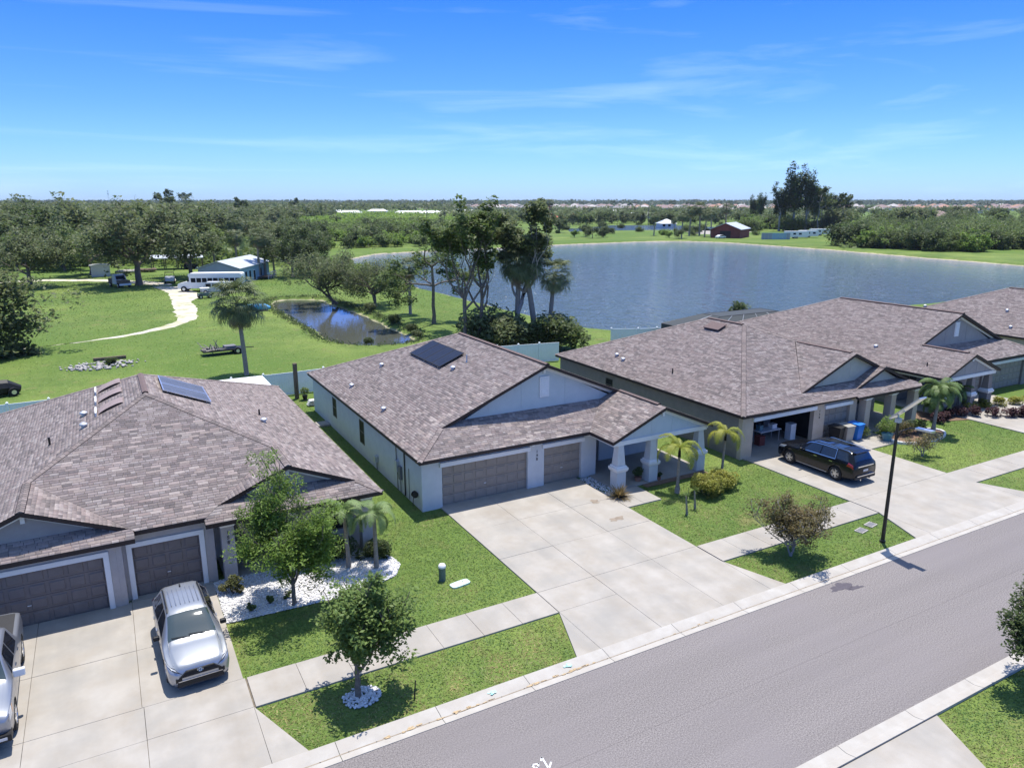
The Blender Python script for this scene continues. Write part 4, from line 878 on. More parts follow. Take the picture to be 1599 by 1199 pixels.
def make_tree(name, seed, h, trunk_h, trunk_r, depth, limb_l, nleaf, leaf, cr, lm, bark='bark', nlimb=5, spread=.75, up=.15, fork=(2, 3), lean=(0, 0), squash=.75, extra=0, aspect=.55, shell=.45, tone=(.72, 1.3), trunks=None, lz=.5, one=False, droop=0.):
    t = Tree(seed); r2 = t.r
    for (ox, oy, lx, ly) in (trunks or [(0, 0, *lean)]):
        base = Vector((ox, oy, -.1)); top = base + Vector((lx, ly, trunk_h)); k = 6; pts = [base.lerp(top, i / k) + Vector((t.py.gauss(0, .04), t.py.gauss(0, .04), 0)) * trunk_h * .25 * (i > 0) for i in range(k + 1)]
        t.mb.tube(pts, [trunk_r * (1.35 if i == 0 else 1.05 - .4 * i / k) for i in range(k + 1)], 9, cap=False)
        for j in range(nlimb):
            an = 2 * math.pi * (j + t.py.random() * .6) / nlimb; i = t.py.randint(k - 2, k); t.limb(pts[i], (math.cos(an), math.sin(an), lz + up), limb_l * t.py.uniform(.8, 1.2), trunk_r * .55, depth, spread=spread, up=up, fork=fork)
    cs = np.array([tuple(p) for p in t.tips]); 
    if extra: cs = np.concatenate([cs, cs[r2.integers(0, len(cs), extra)] + r2.normal(0, cr * .9, (extra, 3))])
    cs[:, 2] -= droop * r2.random(len(cs))
    rs = cr * r2.uniform(.55, 1.25, len(cs)); P, k = clumps(cs, rs, nleaf, r2, shell, squash); V, F = leaf_quads(P, leaf, r2, aspect)
    tn = r2.uniform(*tone, len(cs)); col = (tn[k] * r2.uniform(.8, 1.2, nleaf))[:, None] * np.array([[1, 1, 1.]]); hue = r2.normal(0, .05, (nleaf, 1)); col = col * (1 + hue * np.array([[1.5, .4, -.5]]))
    zz = V[:, 2].max(); sc_ = h / zz
    if one:   # trunk and crown in one mesh for trees far away
        tv = np.array(t.mb.v); nb = len(V); tq = np.array([f for f in t.mb.f if len(f) == 4])
        VV = np.concatenate([V, tv]) * sc_; FF = np.concatenate([F, tq + nb]); cc = np.concatenate([col, np.tile([[1, 1, 1.]], (len(tq), 1))])
        o = npmesh(name, VV, FF, [M[lm], M[bark]], cc); o.data.polygons.foreach_set('material_index', [0] * len(F) + [1] * len(tq)); return o
    root = empty(name); tk = t.mb.build('trunk', M[bark], root, smooth=True); tk.data.transform(Matrix.Scale(sc_, 4)); npmesh('crown', V * sc_, F, M[lm], col, root)
    return root
def put(proto, used, x, y, s, rz, label, cat, group=None, z=GZ, sz=None):
    o = proto if not used.get(proto.name) else copy_tree(proto); used[proto.name] = used.get(proto.name) or True
    if 'group' in o: del o['group']
    o.location = (x, y, z); o.rotation_euler = (0, 0, rz); o.scale = (s, s, sz or s); tag(o, label, cat, group); return o
USED = {}
# street trees and garden trees, one of a kind
def single(o, x, y, rz, label, cat='tree', s=1, group=None): o.location = (x, y, GZ); o.rotation_euler = (0, 0, rz); o.scale = (s, s, s); return tag(o, label, cat, group)
single(make_tree('street_tree', 21, 4.25, 1.2, .085, 3, 1.0, 15000, .06, .36, 'leaf_mid', 'bark', nlimb=6, spread=.62, up=.35, extra=50, shell=.3, tone=(.6, 1.6), lz=1.1, droop=1.0), 5.35, 19.42, .4, 'bushy young oak growing from a ring of white rocks by the street')
single(make_tree('garden_tree', 22, 5.1, 1.3, .08, 3, 1.6, 24000, .068, .42, 'leaf_lime', 'bark', nlimb=7, spread=.65, up=.3, extra=60, shell=.25, aspect=.32, tone=(.55, 1.6), lz=1.3, droop=1.4), 4.85, 25.7, 1.1, 'wide feathery tree in the rock bed in front of the left house', 'tree', 1.18)
single(make_tree('street_tree', 23, 3.0, .8, .05, 3, 1.05, 11000, .06, .38, 'leaf_red', 'bark_grey', nlimb=6, spread=.8, up=.2, extra=16, shell=.3, trunks=[(0, 0, .25, .1), (.03, 0, -.3, .12), (0, .03, .05, -.2)], tone=(.5, 1.5)), 24.45, 19.4, 0, 'small multi-stemmed street tree with reddish new leaves')
single(make_tree('street_tree', 24, 3.5, 1.1, .07, 3, 1.15, 15000, .062, .45, 'leaf_dark', 'bark', nlimb=6, spread=.8, up=.25, extra=40, shell=.3, tone=(.6, 1.5)), 24.15, 9.4, .9, 'dark street tree cut by the right edge on the near verge')
def make_shrub(name, seed, r, h, n, leaf, lm, aspect=.5, tone=(.55, 1.4), stems=6, sharp=False):
    r2 = np.random.default_rng(seed); k = max(5, int(14 * r / .6)); a = r2.uniform(0, 6.28, k); q = np.sqrt(r2.random(k)) * r * .75
    cs = np.stack([np.cos(a) * q, np.sin(a) * q, h * r2.uniform(.3, .8, k) * (1 - .25 * q / r)], 1); rs = np.full(k, min(r * .42, h * .42)) * r2.uniform(.7, 1.15, k)
    P, kk = clumps(cs, rs, n, r2, .5, .9); P[:, 2] = np.abs(P[:, 2]); V, F = leaf_quads(P, leaf, r2, aspect); tn = r2.uniform(*tone, k); col = (tn[kk] * r2.uniform(.75, 1.25, n))[:, None] * np.ones((1, 3)); root = empty(name)
    m = MB()
    for c in cs[:stems]: m.tube([(c[0] * .15, c[1] * .15, 0), (c[0] * .6, c[1] * .6, c[2] * .6), tuple(c)], [.018, .013, .008], 4, cap=False)
    m.build('stem', M['bark'], root); npmesh('foliage', V, F, M[lm], col, root); return root
M['leaf_yellow'] = leafmat('yellow_croton_leaf', (.24, .27, .045), (.42, .40, .08))
single(make_shrub('croton_shrub', 31, .95, 1.15, 5200, .06, 'leaf_yellow'), 26.1, 26.2, 0, 'round yellow-green croton shrub left of its twin on the lawn', 'shrub', group='croton shrubs in the island bed')
single(make_shrub('croton_shrub', 32, .8, 1.0, 4200, .06, 'leaf_yellow'), 27.5, 26.6, 2, 'darker yellow-green croton shrub at the foot of the right golden palm', 'shrub', group='croton shrubs in the island bed')
single(make_shrub('garden_shrub', 33, .95, .95, 3000, .06, 'leaf_dark'), 7.3, 28.7, 0, 'dark green clipped shrub between the two small palms and the porch', 'shrub', group='dark shrubs by the left porch')
single(make_shrub('garden_shrub', 34, .8, .9, 2600, .06, 'leaf_dark'), 8.7, 28.0, 0, 'dark green shrub behind the right small palm of the left house', 'shrub', group='dark shrubs by the left porch')
single(make_shrub('garden_shrub', 35, .5, .85, 1200, .05, 'leaf_red'), 2.95, 27.7, 0, 'small reddish shrub beside the silver car at the garage pier', 'shrub')
for i, (x, y, s, lb) in enumerate([(3.35, 26.0, .8, 'small upright shrub in the white rocks, nearest the silver car'), (4.05, 26.2, .9, 'small upright shrub in the white rocks, middle one of three'), (4.75, 26.3, .8, 'small upright shrub in the white rocks, nearest the feathery tree')]):
    single(make_shrub('small_shrub', 36 + i, .24, .6, 380, .05, 'leaf'), x, y, i, lb, 'shrub', s, 'small shrubs in the white rock bed')
# spiky plant: strap leaves
def blades(name, seed, n, L_, wd, lm, lean=.7, segs=4, z0=0., root=None, joined=True):
    r2 = random.Random(seed); V = []; F = []; Cc = []
    for i in range(n):
        an = r2.uniform(0, 6.28); el = r2.uniform(.15, 1.35) if lean else 1.4; ll = L_ * r2.uniform(.6, 1.1); p = Vector((0, 0, z0)); d = Vector((math.cos(an) * math.cos(el), math.sin(an) * math.cos(el), math.sin(el))); s = Vector((-math.sin(an), math.cos(an), 0)); b = len(V); c = r2.uniform(.6, 1.5)
        for k in range(segs + 1):
            w_ = wd * (1 - (k / segs) ** 2.2) + .002; V += [tuple(p - s * w_), tuple(p + s * w_)]; p = p + d * ll / segs; d = (d + Vector((0, 0, -.30 * lean))).normalized()
        for k in range(segs): F.append((b + 2 * k, b + 2 * k + 1, b + 2 * k + 3, b + 2 * k + 2)); Cc.append((c, c, c * .95))
    return npmesh(name, np.array(V), np.array(F), M[lm], np.array(Cc), root)
o = empty('spiky_plant'); blades('leaf_blades', 41, 170, .85, .028, 'leaf_red', root=o); single(o, 21.85, 28.1, 0, 'spiky dark bronze plant by the first tapered porch column', 'plant')
M['palm_pale'] = leafmat('pale_palm_leaf', (.16, .24, .08), (.25, .34, .13), tr=.3)
# feather palms: trunk and single fronds
def frond_mesh(L_, wd, n, droop, seed, r2=None, thick=.02, hang=.5, arch=1.0):
    """rachis plus leaflets, root at the origin, pointing +x and rising first"""
    rr = random.Random(seed); V = []; F = []; Cc = []; p = Vector((0, 0, 0)); d = Vector((.55, 0, .85 * arch)).normalized(); pts = [p.copy()]; dirs = [d.copy()]
    for i in range(n): p = p + d * L_ / n; d = (d + Vector((.02, 0, -droop / n * (1 + 1.2 * i / n)))).normalized(); pts.append(p.copy()); dirs.append(d.copy())
    for i in range(n):
        b = len(V); t = thick * (1 - .8 * i / n); V += [tuple(pts[i] + Vector((0, -t, 0))), tuple(pts[i] + Vector((0, t, 0))), tuple(pts[i + 1] + Vector((0, t * .9, 0))), tuple(pts[i + 1] + Vector((0, -t * .9, 0)))]; F.append((b, b + 1, b + 2, b + 3)); Cc.append((1.1, 1.0, .6))
        if i < 1: continue
        for sd in (-1, 1):
            for q in (0, .5):
                f = i / n + q / n; l = wd * math.sin(math.pi * min(1, .15 + f * .88)) ** .6 * rr.uniform(.85, 1.1); o_ = pts[i].lerp(pts[i + 1], q); t = dirs[i]; sv = (Vector((0, sd, 0)) + t * .55 + Vector((0, 0, rr.uniform(-.1, .15)))).normalized()
                m1 = o_ + sv * l * .5; m2 = o_ + sv * l + Vector((0, 0, -hang * l)); w2 = t * (wd * .045 + .006); b = len(V); V += [tuple(o_ - w2), tuple(o_ + w2), tuple(m1 + w2), tuple(m1 - w2), tuple(m2)]; c = rr.uniform(.7, 1.3)
                F.append((b, b + 1, b + 2, b + 3)); F.append((b + 3, b + 2, b + 4, b + 4)); Cc += [(c, c, c)] * 2
    F4 = [f for f in F]; V = np.array(V)
    me_v = V.tolist(); me = bpy.data.meshes.new('frond'); me.from_pydata(me_v, [], [f if f[2] != f[3] else f[:3] for f in F4]); ca = me.color_attributes.new('Col', 'BYTE_COLOR', 'CORNER')
    ca.data.foreach_set('color', np.array([x for f, c in zip(F4, Cc) for _ in (f if f[2] != f[3] else f[:3]) for x in (*c, 1)], dtype=np.float32)); return me
def feather_palm(name, x, y, h, r, nf, L_, wd, lm, seed, label, lean=(0, 0), shaft=None, droop=1.5, els=(.2, 1.25), group=None, hang=.5, bulge=1.3):
    rr = random.Random(seed); root = empty(name, (x, y, GZ)); m = MB(); k = 8; pts = [(lean[0] * (i / k) ** 1.5, lean[1] * (i / k) ** 1.5, h * i / k - (.1 if i == 0 else 0)) for i in range(k + 1)]
    m.tube(pts, [r * (bulge if i < 2 else 1.1 - .3 * i / k) for i in range(k + 1)], 10); m.build('trunk', M['palmtrunk'], root, smooth=True); top = Vector(pts[-1])
    if shaft: m = MB(); m.tube([top - Vector((0, 0, .02)), top + Vector((0, 0, .5 * shaft)), top + Vector((0, 0, shaft))], [r * .95, r * .8, r * .35], 8); m.build('crownshaft', M[lm], root); top = top + Vector((0, 0, shaft * .8))
    mes = [frond_mesh(L_, wd, 16, droop * q, seed * 3 + i, hang=hang) for i, q in enumerate((.8, 1.0, 1.25))]
    for q in mes: q.materials.append(M[lm])
    for i in range(nf):
        o = link('frond', mes[i % 3], root); an = 2.4 * i + rr.uniform(-.2, .2); el = els[0] + (els[1] - els[0]) * ((i + .5) / nf); o.location = top; o.rotation_euler = (0, -(el - .95), an); s = rr.uniform(.85, 1.12); o.scale = (s, s, s)
    return tag(root, label, 'palm', group)
feather_palm('garden_palm', 24.95, 27.2, 2.0, .085, 7, 1.85, .40, 'palm_gold', 51, 'golden-green palm left of the other, in front of the porch window', lean=(0, 0), shaft=.55, group='two golden palms on the middle lawn', droop=2.3, bulge=1.7)
feather_palm('garden_palm', 28.45, 27.6, 2.2, .07, 7, 1.75, .40, 'palm_gold', 52, 'brighter yellow palm at the right end of the porch', lean=(.1, 0), shaft=.5, group='two golden palms on the middle lawn', droop=2.5, bulge=1.5)
feather_palm('garden_palm', 7.5, 27.5, 2.6, .085, 11, 1.45, .30, 'palm_pale', 53, 'small feathery palm left of its twin in the white rocks', els=(-.35, 1.35), droop=1.9, group='two small palms in the rock bed', lean=(-.1, 0), hang=.2, bulge=1.2)
feather_palm('garden_palm', 8.5, 26.95, 2.5, .085, 11, 1.4, .30, 'palm_pale', 54, 'small feathery palm nearest the lawn in the white rocks', els=(-.35, 1.35), droop=1.9, group='two small palms in the rock bed', hang=.2, bulge=1.2)
feather_palm('garden_palm', 46.3, 26.75, 3.0, .11, 24, 1.75, .45, 'palm', 55, 'tall feathery palm in the curbed round bed beyond the blue pot', els=(-.2, 1.3), droop=1.8, lean=(.2, 0))
# small staked palms on the middle lawn
for i, (x, y, lb) in enumerate([(23.5, 24.85, 'short slanting trunk on the middle lawn, nearer the walk'), (24.35, 25.2, 'short thin trunk on the middle lawn, nearer the croton shrubs')]):
    o = empty('young_trunk', (x, y, GZ)); m = MB(); m.tube([(0, 0, -.05), (-.03, .02, .4), (-.07, .05, .95)], [.07, .05, .035], 7); m.build('trunk', M['palmtrunk'], o); blades('leaf_blades', 60 + i, 14, .45, .02, 'palm', z0=.95, root=o); tag(o, lb, 'plant', 'two young trunks on the middle lawn')
# cabbage palms: fans
def fan_mesh(seed, rad, n=26, dead=False, stalk=.9):
    rr = random.Random(seed); V = []; F = []; Cc = []
    tip = Vector((stalk, 0, stalk * .5)); b = 0; V += [(0, -.02, 0), (0, .02, 0), (stalk, .012, stalk * .5), (stalk, -.012, stalk * .5)]; F.append((0, 1, 2, 3)); Cc.append((1, 1, .7))
    for i in range(n):
        a = (i / (n - 1) - .5) * (3.9 if not dead else 2.2); l = rad * (1 - .22 * abs(a) / 2) * rr.uniform(.85, 1.05); d = Vector((math.cos(a), math.sin(a), .12 + rr.gauss(0, .06))).normalized(); s = Vector((-d.y, d.x, 0)) * (.032 if not dead else .02) * rad
        m1 = tip + d * l * .6; m2 = tip + d * l * (.97 if not dead else .7) + Vector((0, 0, -.38 * l)); b = len(V); V += [tuple(tip - s * .3), tuple(tip + s * .3), tuple(m1 + s), tuple(m1 - s), tuple(m2)]; F += [(b, b + 1, b + 2, b + 3), (b + 3, b + 2, b + 4)]; c = rr.uniform(.65, 1.35); Cc += [(c, c, c)] * 2
    me = bpy.data.meshes.new('fan_leaf'); me.from_pydata(V, [], F); ca = me.color_attributes.new('Col', 'BYTE_COLOR', 'CORNER'); ca.data.foreach_set('color', np.array([x for f, c in zip(F, Cc) for _ in f for x in (*c, 1)], dtype=np.float32)); return me
FANS = [fan_mesh(70 + i, .95) for i in range(3)]; DEADF = [fan_mesh(80 + i, .75, 14, True) for i in range(2)]
for q in FANS: q.materials.append(M['palm_grey'])
for q in DEADF: q.materials.append(M['frond_dead'])
def fan_palm(name, h, r, n, nd, seed, size=1., lean=(0, 0), joined=False):
    rr = random.Random(seed); root = empty(name); m = MB(); k = 7; pts = [(lean[0] * (i / k) ** 1.4, lean[1] * (i / k) ** 1.4, h * i / k - (.1 if i == 0 else 0)) for i in range(k + 1)]; m.tube(pts, [r * (1.25 - .35 * i / k) for i in range(k + 1)], 9); m.build('trunk', M['palmtrunk'], root, smooth=True); top = Vector(pts[-1]); Vv, Ff, Cl, Mi = [], [], [], []; base = 0
    for i in range(n + nd):
        dead = i >= n; me = rr.choice(DEADF if dead else FANS); an = 2.399 * i + rr.uniform(-.2, .2); el = (rr.uniform(-1.35, -.75) if dead else -.75 + 2.0 * (i + .5) / n); s = size * rr.uniform(.85, 1.15)
        if joined:
            mt = Matrix.Translation(top) @ Matrix.Rotation(an, 4, 'Z') @ Matrix.Rotation(-(el - .45), 4, 'Y') @ Matrix.Scale(s, 4)
            for v in me.vertices: Vv.append(tuple(mt @ v.co))
            cdat = me.color_attributes['Col'].data
            for p in me.polygons: Ff.append(tuple(v + base for v in p.vertices)); Cl += [tuple(cdat[li].color) for li in p.loop_indices]; Mi.append(1 if dead else 0)
            base += len(me.vertices)
        else:
            o = link('dead_frond' if dead else 'frond', me, root); o.location = top; o.rotation_euler = (0, -(el - .45), an); o.scale = (s, s, s)
    if joined:
        me = bpy.data.meshes.new('crown'); me.from_pydata(Vv, [], Ff); me.materials.append(M['palm_grey']); me.materials.append(M['frond_dead']); ca = me.color_attributes.new('Col', 'BYTE_COLOR', 'CORNER'); ca.data.foreach_set('color', np.array(Cl, dtype=np.float32).ravel()); me.polygons.foreach_set('material_index', Mi); link('crown', me, root)
    return root
single(fan_palm('cabbage_palm', 6.3, .17, 38, 22, 90, 1.5, (-.25, .2)), 10.0, 66.2, 0, 'cabbage palm with a dead-frond skirt standing alone in the field', 'palm')
FP = [fan_palm('cabbage_palm', 6.2, .18, 30, 12, 91 + i, 1.1, ln, True) for i, ln in enumerate([(0.2, 0), (.9, .3), (-.5, .4)])]
# the trees between the ditch and the pond
single(make_tree('oak_tree', 101, 8.4, 2.6, .20, 3, 3.0, 9000, .16, .95, 'leaf_grey', 'bark', nlimb=5, extra=30, trunks=[(0, 0, -.9, .5), (.5, 0, -2.6, .2)], tone=(.55, 1.35), droop=1.6, lz=.25), 29.6, 108.5, 0, 'grey-green tree leaning over the far end of the ditch')
single(make_tree('oak_tree', 102, 8.6, 3.0, .20, 3, 3.0, 9500, .16, .95, 'leaf_grey', 'bark', nlimb=6, extra=40, trunks=[(0, 0, .5, .3), (.3, .1, -.5, .5)], tone=(.55, 1.35), droop=1.8, lz=.3), 34.2, 102.7, 1, 'double-stemmed drooping tree on the ditch bank, right of the leaning one')
put(FP[0], USED, 35.8, 93.1, 1.0, 1, 'thin cabbage palm between the double-stemmed tree and the crooked pine', 'palm')
single(make_tree('gnarled_tree', 103, 12.0, 6.2, .2, 3, 3.4, 6500, .17, .8, 'leaf', 'bark', nlimb=5, extra=0, spread=.9, up=.02, tone=(.6, 1.5), lz=.35, squash=.6), 35.4, 84.1, 2.3, 'tall crooked tree with bare spreading limbs before the pond')
single(make_tree('gnarled_tree', 104, 15.5, 5.5, .2, 4, 2.7, 9500, .16, .6, 'leaf', 'bark', nlimb=6, spread=.62, up=.4, fork=(2, 2), tone=(.55, 1.4), lz=.6, squash=.7, trunks=[(0, 0, .6, .4), (-1.1, .4, .3, .5)]), 32.0, 64.5, .1, 'tall sparse tree right behind the fence of the middle house, dark twin trunks')
single(make_tree('gnarled_tree', 105, 15.2, 5.0, .24, 4, 2.8, 12000, .16, .65, 'leaf_grey', 'bark_grey', nlimb=6, spread=.62, up=.38, fork=(2, 2), tone=(.55, 1.4), lz=.6, squash=.75, lean=(1.9, .3)), 35.4, 64.9, .0, 'tall pale-barked tree leaning right, behind the white fence')
put(FP[1], USED, 38.4, 64.2, 1.45, 2, 'cabbage palm with a shaggy skirt at the right of the tall pair of trees', 'palm')
put(FP[2], USED, 39.9, 64.2, 1.2, 4, 'shorter cabbage palm nearest the pond in the tall group', 'palm')
put(FP[0], USED, 36.9, 65.6, 1.4, 5, 'cabbage palm hidden half behind the leaning pale-barked tree', 'palm')
SH = [make_shrub('bush', 110 + i, 2.0, 2.6, 3600, .16, m_, stems=8) for i, m_ in enumerate(('leaf_dark', 'leaf_grey', 'leaf_dark'))]
for i, (x, y, s, lb) in enumerate([(32.2, 62.6, .95, 'dark bush at the foot of the tall twin-trunk tree'), (34.3, 62.6, 1.5, 'dark bush behind the white fence, second from the twin trunks'), (37.3, 62.6, 1.25, 'dark bush behind the white fence under the cabbage palms'), (39.8, 62.0, 1.55, 'dark bush behind the fence nearest the open garage house'), (33.6, 65.2, 1.8, 'tall dark bush between the two tall trees')]):
    put(SH[i % 3], USED, x, y, s, i * 1.7, lb, 'bush')
for i, (x, y, s, lb) in enumerate([(29.9, 76.0, .35, 'low bush at the near end of the ditch'), (30.9, 80, .4, 'low bush on the right bank of the ditch near its near end'), (31.3, 87, .45, 'low bush on the ditch bank left of the crooked tree'), (31.8, 98, .5, 'dark low bush on the bank under the double-stemmed tree'), (24, 75.0, .3, 'small bush at the near left end of the ditch')]):
    put(SH[(i + 1) % 3], USED, x, y, s, i * 2.1, lb, 'bush')
# the left field and the wood beyond
single(make_tree('oak_tree', 120, 14.5, 4.0, .38, 3, 3.0, 20000, .2, 1.35, 'leaf_grey', 'bark', nlimb=7, extra=60, tone=(.5, 1.3), droop=5.5, lz=.5), -11.9, 85, .3, 'big drooping oak cut by the left edge of the picture')
OAK = [make_tree('oak_tree', 130 + i, 12.0, 3.6, .4, 3, 3.6, 7000, .26, 1.35, lm, 'bark', nlimb=6, extra=40, tone=(.5, 1.35), droop=2.4, lz=.3) for i, lm in enumerate(('leaf_grey', 'leaf_dark', 'leaf'))]
put(OAK[0], USED, 5.5, 150.5, 1.32, .5, 'tall spreading oak beside the parked truck on the track', 'tree')
put(OAK[1], USED, 15.6, 162.5, 1.05, 1.5, 'dark oak between the carport and the blue building', 'tree')
put(OAK[0], USED, -11.5, 155, .9, 2.5, 'oak with a forked trunk left of the grey shed', 'tree')
put(OAK[2], USED, -2.0, 176, .95, 3.5, 'round oak behind the grey shed', 'tree')
for i, (x, y, s, lb) in enumerate([(27.0, 152, 1.25, 'tall cabbage palm right of the blue building, left of a close pair'), (28.6, 154, 1.15, 'tall cabbage palm right of the blue building, right of a close pair'), (25.0, 165, 1.2, 'cabbage palm behind the blue building roof'), (21.0, 168, 1.1, 'cabbage palm left of the other behind the blue building'), (31.5, 160, 1.0, 'cabbage palm before the dark trees right of the blue building')]): put(FP[i % 3], USED, x, y, s, i, lb, 'palm')
put(OAK[1], USED, 33.5, 152, .85, 4, 'dark dense oak right of the tall pair of cabbage palms', 'tree')
put(OAK[1], USED, 38, 158, .8, 5, 'dark oak at the left end of the green thicket', 'tree')
FT = [make_tree('woodland_tree', 140 + i, h, h * .3, .28, 2, h * .28, 2200, .42, h * .13, lm, 'bark', nlimb=6, extra=26, tone=(.5, 1.4), one=True, droop=h * .18, lz=.4) for i, (h, lm) in enumerate([(11, 'leaf_grey'), (12, 'leaf_dark'), (10, 'leaf'), (9, 'leaf_lime'), (13, 'leaf_grey'), (11, 'leaf_dark')])]
PINE = [make_tree('pine_tree', 150 + i, h, h * .62, .26, 2, h * .14, 1500, .5, h * .055, 'leaf_dark', 'bark_grey', nlimb=8, extra=20, tone=(.5, 1.3), one=True, lz=.1) for i, h in enumerate((20, 24))]
def wedge(seed, n, px0, px1, py0, py1, protos, s0, s1, label, cat, group, mind=4., avoid=lambda x, y: False, bias=1.):
    rr = random.Random(seed); pts = []; k = 0
    while len(pts) < n and k < n * 40:
        k += 1; p = at(rr.uniform(px0, px1), py0 + (py1 - py0) * rr.random() ** bias)
        if avoid(p.x, p.y) or any((p.x - q[0]) ** 2 + (p.y - q[1]) ** 2 < mind ** 2 for q in pts): continue
        pts.append((p.x, p.y)); put(rr.choice(protos), USED, p.x, p.y, rr.uniform(s0, s1), rr.uniform(0, 6.28), label, cat, group)
    return pts
def mass(name, seed, n, px0, px1, py0, py1, h0, h1, leaf, lm, label, per=14, spread=3.):
    r2 = np.random.default_rng(seed); px = r2.uniform(px0, px1, n); py = r2.uniform(py0, py1, n); C0 = np.array([tuple(at(a, b)) for a, b in zip(px, py)]); h = r2.uniform(h0, h1, n)
    P = np.repeat(C0, per, 0); hh = np.repeat(h, per); P[:, 0] += r2.normal(0, spread, len(P)); P[:, 1] += r2.normal(0, spread, len(P)); P[:, 2] = hh * r2.uniform(.15, 1, len(P)) ** .7
    V, F = leaf_quads(P, leaf, r2, .7, .6); tn = np.repeat(r2.uniform(.5, 1.35, n), per) * r2.uniform(.8, 1.2, len(P)); o = npmesh(name, V, F, M[lm], tn[:, None] * np.ones((1, 3))); return tag(o, label, 'trees', kind='stuff')
near_track = lambda x, y: (6 < x < 19 and y < 182) or (y < 174 and x > -14)
BU_ = [make_tree('shore_bush', 165 + i, h, .5, .12, 1, h * .5, 1300, .34, h * .3, lm, 'bark', nlimb=6, extra=22, tone=(.6, 1.3), one=True, lz=.5) for i, (h, lm) in enumerate([(3.6, 'leaf'), (4.2, 'leaf_grey'), (3.2, 'leaf_lime')])]
P = np.repeat(np.column_stack([WEED, np.full(len(WEED), -.1)]), 7, 0); P += rng.normal(0, 1, P.shape) * np.array([.22, .22, .16]); V, F = leaf_quads(P, .16, rng, .3, .2); tag(npmesh('bank_weeds', V, F, M['leaf_dark'], rng.uniform(.5, 1.5, (len(P), 1)) * np.ones((1, 3))), 'rough weeds along the banks of the ditch', 'weeds', kind='stuff')
wedge(1, 130, -60, 330, 352, 408, FT, .6, 1.45, 'tree of the mixed wood beyond the track at the left', 'tree', 'trees of the wood at the left', 5, near_track, .8)
wedge(2, 26, -80, 110, 396, 424, FT, .75, 1.0, 'tree at the near edge of the wood at the far left', 'tree', 'trees at the near edge of the wood', 5, lambda x, y: x > -13 and y < 178)
wedge(3, 60, 120, 450, 345, 375, FT, .8, 1.15, 'tree of the wood behind the carport and the blue building', 'tree', 'trees behind the carport', 6, near_track)
wedge(14, 26, -60, 440, 355, 405, FP, 1.2, 1.7, 'cabbage palm standing among the trees of the left wood', 'palm', 'palms of the left wood', 8, near_track)
for i in range(14): put(BU_[i % 3], USED, 44 + 3.5 * ((i * 37) % 10) / 10, 118 + i * 6.2, .8 + .5 * ((i * 53) % 10) / 10, i * 1.3, 'green bush on the left shore of the pond', 'bush', 'bushes on the left shore of the pond')
wedge(31, 26, 395, 480, 372, 392, FT[1:2] + FT[4:], .65, .9, 'dark tree at the left end of the green thicket', 'tree', 'dark trees left of the thicket', 5)
mass('undergrowth', 81, 1500, -80, 470, 345, 416, 1.5, 5.0, .8, 'leaf', 'leafy undergrowth between the trees of the left wood', 14, 2.2)
mass('far_wood', 82, 900, -80, 520, 331, 346, 8, 13, 1.6, 'leaf_grey', 'crowns of the far wood running up to the horizon at the left', 22, 4)
for i, (px, py, s, lb) in enumerate([(262, 352, 1.15, 'tall dark pine standing above the wood on the horizon'), (48, 352, .72, 'pine standing above the wood at the far left'), (380, 350, .9, 'narrow leaning pine above the wood near the blue building'), (292, 340, 1.0, 'small thin pine right of the tall dark one'), (462, 338, .95, 'narrow pine on the horizon above the white sheds')]):
    p = at(px, py); put(PINE[i % 2], USED, p.x, p.y, s, i, lb, 'pine')
# green thicket in the middle distance: bushes one can tell apart in front, a mass behind
BU = [make_tree('thicket_bush', 160 + i, h, .5, .12, 1, h * .5, 1300, .34, h * .3, lm, 'bark', nlimb=6, extra=22, tone=(.6, 1.3), one=True, lz=.5) for i, (h, lm) in enumerate([(3.6, 'leaf_lime'), (4.0, 'leaf'), (3.2, 'leaf_lime'), (4.5, 'leaf_dark')])]
wedge(5, 240, 455, 775, 350, 391, BU, 1.0, 1.7, 'light green bush of the thicket left of the pond', 'bush', 'bushes of the green thicket', 4.5, lambda x, y: y < 236 and x > 52)
mass('thicket', 6, 1500, 440, 730, 336, 356, 2.5, 4.5, .95, 'leaf_lime', 'green brush filling the ground behind the near thicket', 16, 3)
M['leaf_far'] = leafmat('far_leaf', (.07, .10, .06), (.11, .14, .08), .01)
# horizon woods
mass('distant_forest', 7, 3000, -100, 1700, 319.3, 323.2, 13, 21, 3.6, 'leaf_far', 'dark tree line along the whole horizon', 20, 9)
mass('distant_forest', 8, 1500, -100, 720, 321, 332, 8, 14, 2.6, 'leaf_grey', 'distant woods left of the suburb roofs', 16, 7)
mass('distant_forest', 9, 260, 700, 1700, 321, 336, 5, 9, 2.2, 'leaf_grey', 'trees scattered among the suburb roofs', 16, 5)
wedge(71, 40, 880, 1690, 323, 330, PINE, .55, .8, 'thin pine breaking the horizon line', 'pine', 'thin pines on the horizon', 20)
FS = [make_tree('suburb_tree', 145 + i, h, h * .3, .28, 2, h * .28, 1500, .5, h * .14, lm, 'bark', nlimb=6, extra=26, tone=(.5, 1.4), one=True, droop=h * .25, lz=.4) for i, (h, lm) in enumerate([(10, 'leaf_grey'), (11, 'leaf_dark'), (9, 'leaf')])]
mass('bank_undergrowth', 83, 900, 1320, 1700, 352, 388, 1.0, 3.5, .6, 'leaf', 'undergrowth of the thicket on the right far bank', 14, 1.8)
mass('far_trees', 84, 520, 690, 1330, 328, 346, 4, 9, 1.3, 'leaf_grey', 'tree groups between the pond and the suburb', 26, 4)
